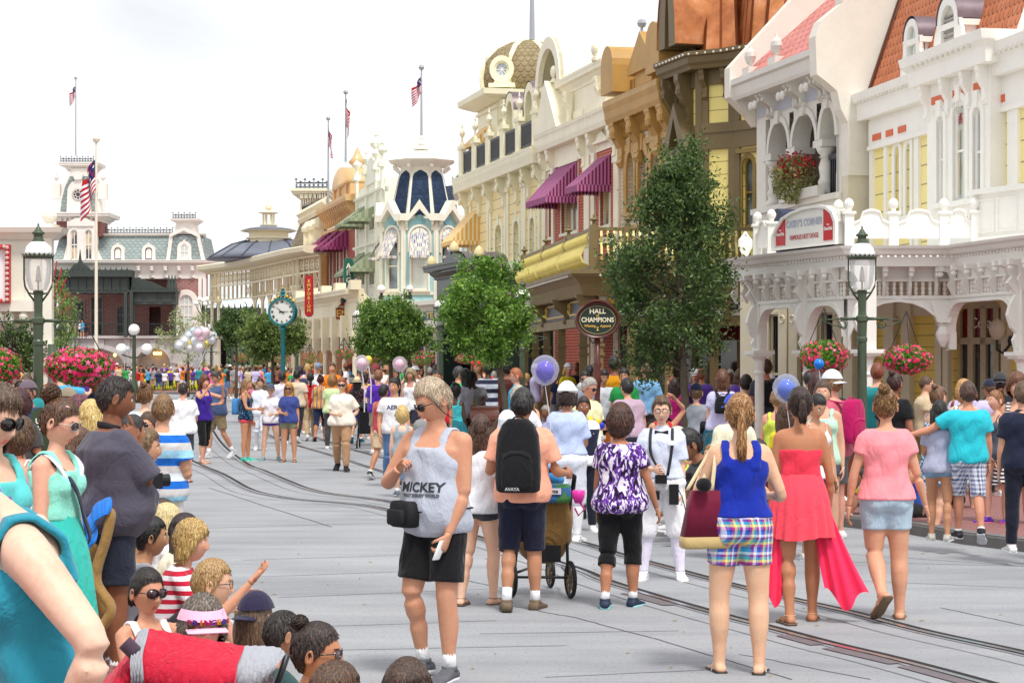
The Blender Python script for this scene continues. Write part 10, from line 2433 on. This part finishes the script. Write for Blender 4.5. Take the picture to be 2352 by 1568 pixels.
for i in rn_(64):
 sex='mf'[i%2];arms=rng.choice([('down','down'),('front','down'),('hip','relax'),('cam','cam'),('down','face')]);legs=rng.choice(['stand','wide','stepL','walkL']);act='photographing' if arms[0]=='cam' else 'walking' if legs=='walkL' else ''
 kw=dict(lod=2,sex=sex,hair=['short','short','short','long','short','bob','buzz','pony'][i%8],top=rng.choice(['tee','tee','tank']if sex=='f' else['tee','polo']),bot=rng.choice(['short','shorts','skirt']if sex=='f' else['shorts','knee']))
 if rng.random()<.22:kw['cap']='cap'
 if rng.random()<.3:kw['bw']=1.2
 if i%4==3 or i%4==2 and i>48:kw.update(legs='sitlow',arms=('knee','knee'),lean=12);POOL2.append((sex,kw,'sitting'))
 else:kw.update(legs=legs,arms=arms);POOL.append((sex,kw,act))
def crowd(n,x0,x1,dfun,where,group,tops=(829,850),faces=None,gz=.0,seated=0,y=None,hts=(1.55,1.85)):
 for i in rn_(n):
  px=x0+(x1-x0)*(i+rng.uniform(.1,.9))/n;d=dfun(rng.random())if callable(dfun)else FX*rng.uniform(*dfun)/(px-50);sex,kw,act=rng.choice(POOL2 if rng.random()<seated else POOL);kw=dict(kw);face=rng.choice(faces or(0,180,170,-15,90,-90,150,30,200))
  (tn,tc),(bn,bc),(hn,hc)=rng.choice(TOPC),rng.choice(BOTC),rng.choice(HRC);sk=rng.choice(SKC);cap='cap' in kw;kw.update(tc=tc,bc=bc,hc=hc,skin=sk)
  if cap:kw['cc']=rng.choice(['#e4e4e8','#22283a','#a02030','#8a8070'])
  b=at(px,HZ,d);H=rng.uniform(*hts)
  person(px,None,None,face,d=d,scale=H/1.76,label=cl_(tn,bn,hn,cap,where,act),group=group,gz=gz,**kw)
G='spectators in the far crowd'
crowd(24,258,560,lambda t:132+t*6,'before the station',G,gz=.0)
crowd(22,262,555,lambda t:142+t*5,'by the yellow flower bed',G,gz=.13)
crowd(16,180,330,lambda t:128+t*22,'on the square left of the arch',G,gz=.13)
SP='spectators along the right pavement'
crowd(16,480,600,lambda t:96+t*24,'by the veranda',SP,gz=.13)
crowd(24,540,740,(11.6,14.5),'near the clock',SP,gz=.13)
crowd(22,575,720,(10.6,11.2),'on the kerb near the clock',SP,seated=1,faces=(-60,-90,-30,-110))
crowd(18,740,1010,(11.8,14.5),'before the shop columns',SP,gz=.13)
crowd(12,860,1180,(10.6,11.2),'on the kerb by the round tree',SP,seated=1,faces=(-60,-90,-30,-110))
crowd(14,700,960,(8.6,10.2),'walking up the street',SP,faces=(170,180,190,-10))
crowd(18,990,1330,(12,15),'near the green portal',SP,gz=.13)
crowd(9,1200,1560,(10.6,11),'on the kerb under the big tree',SP,seated=1,faces=(-60,-90,-30))
crowd(10,1340,1780,(12,14.5),'in the porch shade',SP,gz=.13)
crowd(6,1790,2330,lambda t:27+t*2.5,'under the white arcade',SP,gz=.13)
crowd(14,5,250,lambda t:24+t*40,'on the left pavement','spectators on the left pavement',gz=.13)
Zb=CH+(HZ-776)*190/FX
for i,(px,tn,tc)in en_(((262,'blue','#3f7fc0'),(290,'pink','#d84a7c'),(312,'mint','#a8e0c8'),(345,'coral','#e86a58'),(372,'crimson','#8a2030'),(424,'royal blue','#2a4aa0'),(478,'pale','#d8c8b8'),(540,'cream','#d8ccb8'),(585,'tan','#b08a70'),(625,'white','#e4e8f0'),(645,'aqua','#2a9ac8'),(675,'black','#2a2a30'))):
 px=px*.51*.5742;b=at(px,HZ,190);
 person(px,None,None,0,d=189.2,gz=Zb,scale=.95,lod=2,sex='mf'[i%2],hair=['short','bob'][i%2],tc=tc,bc=rng.choice(BOTC)[1],skin=rng.choice(SKC),label='person in %s top on the station balcony'%tn,group='people on the station balcony',legs='stand',arms=('front','front'))
 # balloons, strollers, cart
def balloon(px,py,r,d,col,label,inner=True,string=.8,tie=None):
 c=at(px,py,d);rr=r*d/FX;root=empty('balloon',(c.x,c.y,c.z-rr*1.1),label,'balloon','balloons above the crowd')
 m=MB();m.sZ=True;m.lt([(max(1e-4,rr*sin(pi*t)*(1-.06*(t<.5))),-rr*1.06*cos(pi*t))for t in LS(0,1,17)],tuple(c),28)
 m.mk_('clear_shell' if inner else 'foil',clearm(amount=.10)if inner else pnt(col,.15,.05,3,.2),root)
 if inner:m=MB();m.sZ=True;m.ball((c.x,c.y,c.z-rr*.05),rr*.66,20,rr*.74);m.lt([(.01,-rr*.9),(rr*.2,-rr*.72),(rr*.5,-rr*.45)],tuple(c),16);m.mk_('inner_balloon',pnt(col,.22,.12,8),root)
 e=tie or(c.x+.05,c.y,c.z-rr-string);m=MB();m.tb([(c.x,c.y,c.z-rr),((c.x+e[0])/2+.03,(c.y+e[1])/2,(c.z-rr+e[2])/2),e],.004 if d<40 else .012,4);m.mk_('ribbon',pnt('#dcdce4',.5),root)
balloon(1252,850,33,21,'#4a2fc0','purple balloon in a clear shell above the server in the flat cap');balloon(1806,892,32,22.5,'#2b5cd0','blue balloon in a clear shell left of the coral dress')
balloon(1881,836,12,25,'#1f7ae0','small blue balloon half under the flower basket',False)
balloon(918,836,17,38,'#f2bcd0','pale pink balloon right of the round tree');balloon(831,834,18,40,'#f4c4d6','pale pink balloon at the lamp post left of the round tree');balloon(846,826,9,41,'#f0e040','yellow balloon behind the pale pink one',False)
balloon(284,810,8.5,120,'#f4d0dc','pink balloon of the pair before the far arches');balloon(292,802,8,121,'#c8dcf0','pale blue balloon of the pair before the far arches')
bt=tuple(at(452,850,96))
for i,(dx,dy,r,c,nm)in en_(((412,792,12,'#f2f2f4','white balloon at the left of the bunch'),(424,782,12,'#f6f6f8','white balloon above the yellow one'),(431,789,9,'#f4e21c','bright yellow balloon in the bunch'),(434,770,12,'#dce4f0','speckled pale balloon high in the bunch'),(455,764,14,'#f2c8d8','large pink tinted balloon on top of the bunch'),(448,783,10,'#e8ecf2','silver balloon in the middle of the bunch'),(460,779,11,'#f4c0d0','pink balloon in the middle of the bunch'),(468,773,9,'#e03a5c','red balloon in the bunch'),(472,763,11,'#f0d4dc','pale rose balloon at the upper right of the bunch'),(480,769,10,'#d4d8e0','grey silver balloon at the right of the bunch'),(486,780,10,'#e2e8ee','white balloon at the right end of the bunch'),(474,790,9,'#c8b850','gold foil balloon low in the bunch'),(458,797,13,'#f0e4ea','big clear balloon at the bottom of the bunch'),(437,799,10,'#f6f4ee','cream balloon low in the bunch'),(444,760,8,'#bcd8ec','light blue balloon at the top left of the bunch'),(464,752+4,8,'#f8f8fa','small white balloon at the very top of the bunch'))):
 balloon(dx,dy,r,95+(i%4)*.5,c,nm,i%3!=2,tie=bt)
def wheel(parent,c,r,w,ax=(1,0,0),rim='#6a5a44',name='wheel'):
 ax=nrm(ax);e1=nrm(np.cross(ax,[0,0,1]));e2=np.cross(ax,e1);c=NA(c)
 m=MB();m.sZ=True;m.tb([c+(e1*cos(t)+e2*sin(t))*(r-w*.5)for t in LS(0,2*pi,29)],w*.5,8,ref=ax,cap=False);o=m.mk_(name,pnt('#1a1a1c',.7,.1),parent)
 m=MB()
 for k in rn_(7):a=k*2*pi/7;m.tb([c+(e1*cos(a)+e2*sin(a))*.02,c+(e1*cos(a)+e2*sin(a))*(r-w)],[.014,.009],5)
 m.tb([c-ax*w*.6,c+ax*w*.6],.03,10);m.tb([c+(e1*cos(t)+e2*sin(t))*(r-w*1.1)for t in LS(0,2*pi,25)],.009,5,cap=False);m.mk_('rim',pnt(rim,.5,.1),o)
def jogger():
 b=gnd(1282,1372);x,y=b.x,b.y;r=empty('stroller',(x,y,0),'brown three wheeled stroller pushed by the man in peach','stroller');TN=clo('#8a6a3a',.8,.8);AX=(1,.25,0)
 wheel(r,(x+.10,y-.05,.155),.155,.035,AX);wheel(r,(x-.38,y+.05,.155),.155,.035,AX);wheel(r,(x-.05,y+.75,.13),.13,.03,AX)
 m=MB();m.sZ=True
 for s in(-.36,.08):m.tb([(x+s,y,.2),(x+s*.9,y+.05,.55),(x+s+.05,y-.12,1.0)],.013,8);m.tb([(x+s,y,.2),(x+s*.6,y+.7,.18)],.012,6)
 m.tb([(x-.4,y,.17),(x+.12,y-.03,.17)],.012,6);m.mk_('frame',pnt('#3a3a3e',.35,.1,3,.5),r)
 m=MB();m.sZ=True;m.tb([(x-.33,y-.12,1.0),(x-.3,y-.2,1.05),(x+.05,y-.22,1.06),(x+.13,y-.14,1.0),(x+.12,y-.06,.9)],.02,8);m.mk_('handle',pnt(BLK,.6),r)
 m=MB();m.sZ=True;ax,ay=nrm((1,.1,0)),nrm((-.1,1,0));c=NA([x-.13,y+.12,0])
 m.loft([srg(c+NA([0,oy,z]),w,d_,ax,ay,28,3.5)for z,w,d_,oy in((.27,.10,.12,.1),(.33,.17,.17,.08),(.45,.235,.2,.05),(.62,.25,.22,.02),(.80,.245,.2,-.02),(.84,.22,.17,-.02))]);m.mk_('canvas_seat',TN,r)
 m=MB();m.sZ=True;m.loft([srg((x-.07,y-.12,z),w,.06,ax,ay,20,5)for z,w in((.79,.16),(.83,.175),(.93,.17),(.94,.15))]);m.mk_('print_organiser',clo('#3f6a9c',c2='#4a8a4a',pat='noise',k=12),r)
 m=MB();m.box((x-.14,y-.19,.86),(x+.02,y-.185,.91));m.mk_('name_label',pnt('#dcdce4',.5),r)
 T,F=text_geo('Dante',.045,.001,0);m=MB();m.add([(x-.06+p[0],y-.193,.885+p[1])for p in T],F);m.mk_('name_lettering',pnt('#222228',.5),r)
 m=MB();m.sZ=True;m.tb([(x-.28,y+.12,.98),(x-.1,y+.02,1.02),(x+.03,y+.1,.95)],[.05,.08,.04],10);m.mk_('blue_canopy',clo('#3a94d8'),r)
 m=MB();m.box((x-.22,y-.1,.3),(x+.02,y-.09,.44));m.mk_('black_basket',clo('#19191c'),r)
 m=MB();m.sZ=True;c=(x+.16,y-.2,.84);m.lt([(.03,-.05),(.05,0),(.055,.05),(.04,.055)],c,14);m.tb([(c[0]+.01,c[1],c[2]-.04),(c[0]+.05,c[1],c[2]-.1),(c[0]+.0,c[1],c[2]-.15),(c[0]-.03,c[1],c[2]-.09)],.01,6,cap=False);tag(m.mk_('sippy_cup',pnt('#f03ab0',.35)),'bright pink cup hanging from the brown stroller','cup')
jogger()
def redstroller():
 d=7.2;A=lambda px,py,dd=0:NA(at(px,py,d+dd));base=at(430,HZ,d);r=empty('stroller',(base.x,base.y,0),'red and grey stroller canopy in the foreground bottom left','stroller');RD=clo('#c01c38',.75,.9);GY=clo('#a2a4ac',.75,.7)
 def sheet(name,top,bot,mat,bulge=.18,n=18,t0=0,t1=1):
  V=[];m=MB();m.sZ=True;tp=spl([A(*p)for p in top],6);bt_=spl([A(*p)for p in bot],6);K=min(len(tp),len(bt_))
  for i in rn_(K):
   for j in rn_(n+1):
    t=j/n;p=tp[i]*(1-t)+bt_[i]*t;V.append(tuple(p+NA([0,-bulge*sin(pi*t)+.012*sin(i*2.1+j*.9),.02*sin(pi*t)])))
  m.add(V,[(i*(n+1)+j,i*(n+1)+j+1,(i+1)*(n+1)+j+1,(i+1)*(n+1)+j)for i in rn_(K-1)for j in rn_(n)]);return m.mk_(name,mat,r)
 sheet('red_canopy',[(340,1442),(400,1452),(470,1466),(562,1482)],[(330,1640),(400,1660),(470,1660),(545,1640)],RD)
 sheet('grey_panel',[(562,1482),(600,1482),(640,1486),(657,1500)],[(545,1640),(580,1640),(610,1610),(630,1570)],GY,.14)
 sheet('grey_binding',[(316,1450),(328,1443),(342,1441)],[(330,1640),(345,1640),(362,1640)],GY,.2)
 sheet('red_canopy_back',[(316,1450),(290,1500),(240,1560),(200,1600)],[(330,1640),(310,1640),(280,1650),(240,1650)],RD,.1)
 m=MB();m.sZ=True;a,b=A(286,1474,-.12),A(312,1500,-.12);m.tb([a+(b-a)*t for t in LS(0,1,5)],.028,12);m.mk_('rolled_flap',clo('#4a3a48'),r)
 m=MB();m.sZ=True;m.tb([A(660,1502),A(640,1560),A(600,1640),A(500,1800)],.012,8);m.tb([A(230,1570),A(300,1700),A(400,1800)],.012,8)
 for px in(260,470):m.tb([A(px,1640),(A(px,0)[0],d+.1,.12)],.014,6)
 m.mk_('frame',pnt('#3a3a3e',.4,.1,3,.5),r)
 for px in(260,470):wheel(r,(A(px,0)[0],d+.1,.12),.12,.03,(1,.2,0),'#888')
redstroller()
def tanstroller():
 d=12.0;A=lambda px,py,dd=0:NA(at(px,py,d+dd));base=at(225,HZ,d);r=empty('stroller',(base.x,base.y,0),'tan canvas stroller with bright blue cloth before the large man','stroller')
 m=MB();m.sZ=True;sm=spl([A(246,1172),A(254,1185),A(244,1235),A(220,1330),A(255,1395),A(235,1440)]);m.loft([srg(p,.06,.03,(0,1,0),nrm(np.cross((0,1,0),sm[min(i+1,len(sm)-1)]-sm[max(i-1,0)])),12)for i,p in en_(sm)])
 m.loft([srg(A(212,y_,.3),w,.2,(1,0,0),(0,1,0),20,3)for y_,w in((1235,.05),(1250,.1),(1300,.12),(1380,.14),(1440,.12))]);m.mk_('canvas_body',clo('#a07c48',.8,.7),r)
 m=MB();m.sZ=True;sm=spl([A(250,1160,-.05),A(222,1175,-.05),A(205,1215,-.05),A(215,1225,-.05),A(190,1260,-.05)]);m.loft([srg(p,.02+.012*sin(i*1.7),.05,(1,0,0),(0,.5,1),10)for i,p in en_(sm)]);m.loft([srg(A(178,y_,.2),w,.15,(1,0,0),(0,1,0),14)for y_,w in((1170,.02),(1185,.06),(1205,.09),(1225,.06))]);m.mk_('blue_cloth',clo('#2a7ad8',.7,.9),r)
 m=MB();m.sZ=True;m.tb([A(236,1440),A(236,1560)],.014,6);m.mk_('frame',pnt('#555',.4),r)
 wheel(r,tuple(NA([A(236,0)[0],d,.13])),.13,.03,(1,.2,0),'#888')
tanstroller()
def ss_(px,feet,label,col,s=1.0):
 b=gnd(px,feet);x,y=b.x,b.y;r=empty('stroller',(x,y,0),label,'stroller','small strollers in the crowd');c=clo(col)
 for dx,dy in((-.22,0),(.22,0),(-.2,.6),(.2,.6)):wheel(r,(x+dx,y+dy,.1),.1,.03,(1,0,0),'#777')
 m=MB();m.sZ=True
 for s_ in(-.21,.21):m.tb([(x+s_,y,.12),(x+s_,y+.3,.5),(x+s_,y-.1,1.0),(x+s_,y-.15,1.02)],.013,6);m.tb([(x+s_,y+.6,.1),(x+s_,y+.25,.5)],.013,6)
 m.tb([(x-.21,y-.15,1.02),(x+.21,y-.15,1.02)],.018,8);m.mk_('frame',pnt('#2c2c30',.4),r)
 m=MB();m.sZ=True;m.loft([srg((x,y+.25-(z-.35)*.35,z),.19,.14,(1,0,0),(0,1,0),16,4)for z in(.33,.38,.6,.8,.84)]);m.mk_('seat',c,r)
 m=MB();m.sZ=True;A_=[(x,y+.15,.8)];m.loft([srg((x,y+.12+.16*cos(t),.82+.18*sin(t)),.2,.02,(1,0,0),(0,1,0),12)for t in LS(0,2.6,7)]);m.mk_('canopy',c,r)
ss_(842,1030,'small black folding stroller pushed by the man in red tank','#26262b');ss_(655,1004,'maroon stroller behind the blonde woman in blue','#4a1c24');ss_(1640,1120,'black stroller with red piping parked at the kerb','#2a2a30');
def cart():
 b=gnd(1352,1190,0);r=empty('striped_stand',(b.x,b.y,0),'green and white striped canvas stand behind the stroller','vending stand');x,y=b.x,b.y
 F=Fac((x-.2,y),(x+.12,y-.08));m=MB(F);m.sZ=False;V=[]
 for j in rn_(9):
  for i in rn_(13):V.append((F.L*i/12,.012*sin(i*2.6),.12+.86*j/8))
 m.add(V,[(j*13+i,j*13+i+1,(j+1)*13+i+1,(j+1)*13+i)for j in rn_(8)for i in rn_(12)]);m.mk_('striped_curtain',stripem([(0,'#1f7a56'),(.5,'#e6ece4')],.09),r)
 m=MB(F);m.box((-.02,-.35,.98),(F.L+.02,.02,1.02));m.box((0,-.33,.12),(.02,-.02,.98));m.box((F.L-.02,-.33,.12),(F.L,-.02,.98));m.mk_('top_board',pnt('#d8dcd4',.5),r)
 wheel(r,(x-.05,y-.1,.1),.1,.03,(1,0,0),'#555')
 m=MB();m.sZ=True
 for i in rn_(5):m.ball((x-.08+.06*i,y+.1,1.1+.05*(i%3)),.05,8)
 m.mk_('blue_toys',pnt('#2038c0',.4),r);m=MB();m.sZ=True;m.ball((x+.02,y+.02,1.22),.05,8);m.ball((x+.12,y+.05,1.2),.04,8);m.mk_('yellow_toys',pnt('#f0c818',.4),r)
cart()
def foot():
 b=gnd(2335,1295);m=MB();m.sZ=True
 p=person(2440,1290,905,-80,lod=1,sex='f',hair='long',hc='#5a4030',skin='#d8a080',tc='#889',legs='walkR',arms=('down','down'),shoe='sandal',sc=['#e4e0d8','#8a7a60'],label='person stepping into the right edge in white strap sandals')
foot()
# world, sun, camera
w=bpy.data.worlds.new('World');SC.world=w;w.use_nodes=True;nt=w.node_tree
bg=nt.nodes['Background'];sky=nt.nodes.new('ShaderNodeTexSky');sky.sky_type='NISHITA';sky.sun_disc=False
sky.sun_elevation=R(62);sky.sun_rotation=R(158);sky.dust_density=3.0;sky.air_density=1.0
tc=nt.nodes.new('ShaderNodeTexCoord');mp=nt.nodes.new('ShaderNodeMapping');mp.inputs['Scale'].default_value=(1.5,1.5,9)
nz=nt.nodes.new('ShaderNodeTexNoise');nz.inputs['Scale'].default_value=1.6;nz.inputs['Detail'].default_value=5;nz.inputs['Distortion'].default_value=.6
rp=nt.nodes.new('ShaderNodeValToRGB');rp.color_ramp.elements[0].position=.33;rp.color_ramp.elements[0].color=(4.5,4.6,4.8,1);rp.color_ramp.elements[1].position=.6;rp.color_ramp.elements[1].color=(6.3,6.35,6.4,1)
mx=nt.nodes.new('ShaderNodeMix');mx.data_type='RGBA';mx.inputs[0].default_value=.93
nt.links.new(tc.outputs['Generated'],mp.inputs[0]);nt.links.new(mp.outputs[0],nz.inputs['Vector']);nt.links.new(nz.outputs['Fac'],rp.inputs[0])
nt.links.new(sky.outputs[0],mx.inputs[6]);nt.links.new(rp.outputs[0],mx.inputs[7]);nt.links.new(mx.outputs[2],bg.inputs[0]);bg.inputs[1].default_value=.1
sl=bpy.data.lights.new('sun','SUN');sl.energy=1.5;sl.angle=R(12);sl.color=(1,.97,.92)
so=bpy.data.objects.new('sun',sl);COL.objects.link(so);so.rotation_euler=(R(30),0,R(22))
SC.view_settings.view_transform='Standard';SC.view_settings.look='None';SC.view_settings.exposure=.98;SC.view_settings.gamma=1
cam=bpy.data.cameras.new('camera');co=bpy.data.objects.new('camera',cam);COL.objects.link(co);SC.camera=co
cam.sensor_width=36;cam.lens=36*FX/2352;co.location=(0,0,CH);co.rotation_euler=(R(90),0,0);cam.shift_y=51/2352;cam.clip_end=3000;cam.clip_start=.1
SC.collection.children.link(COL)
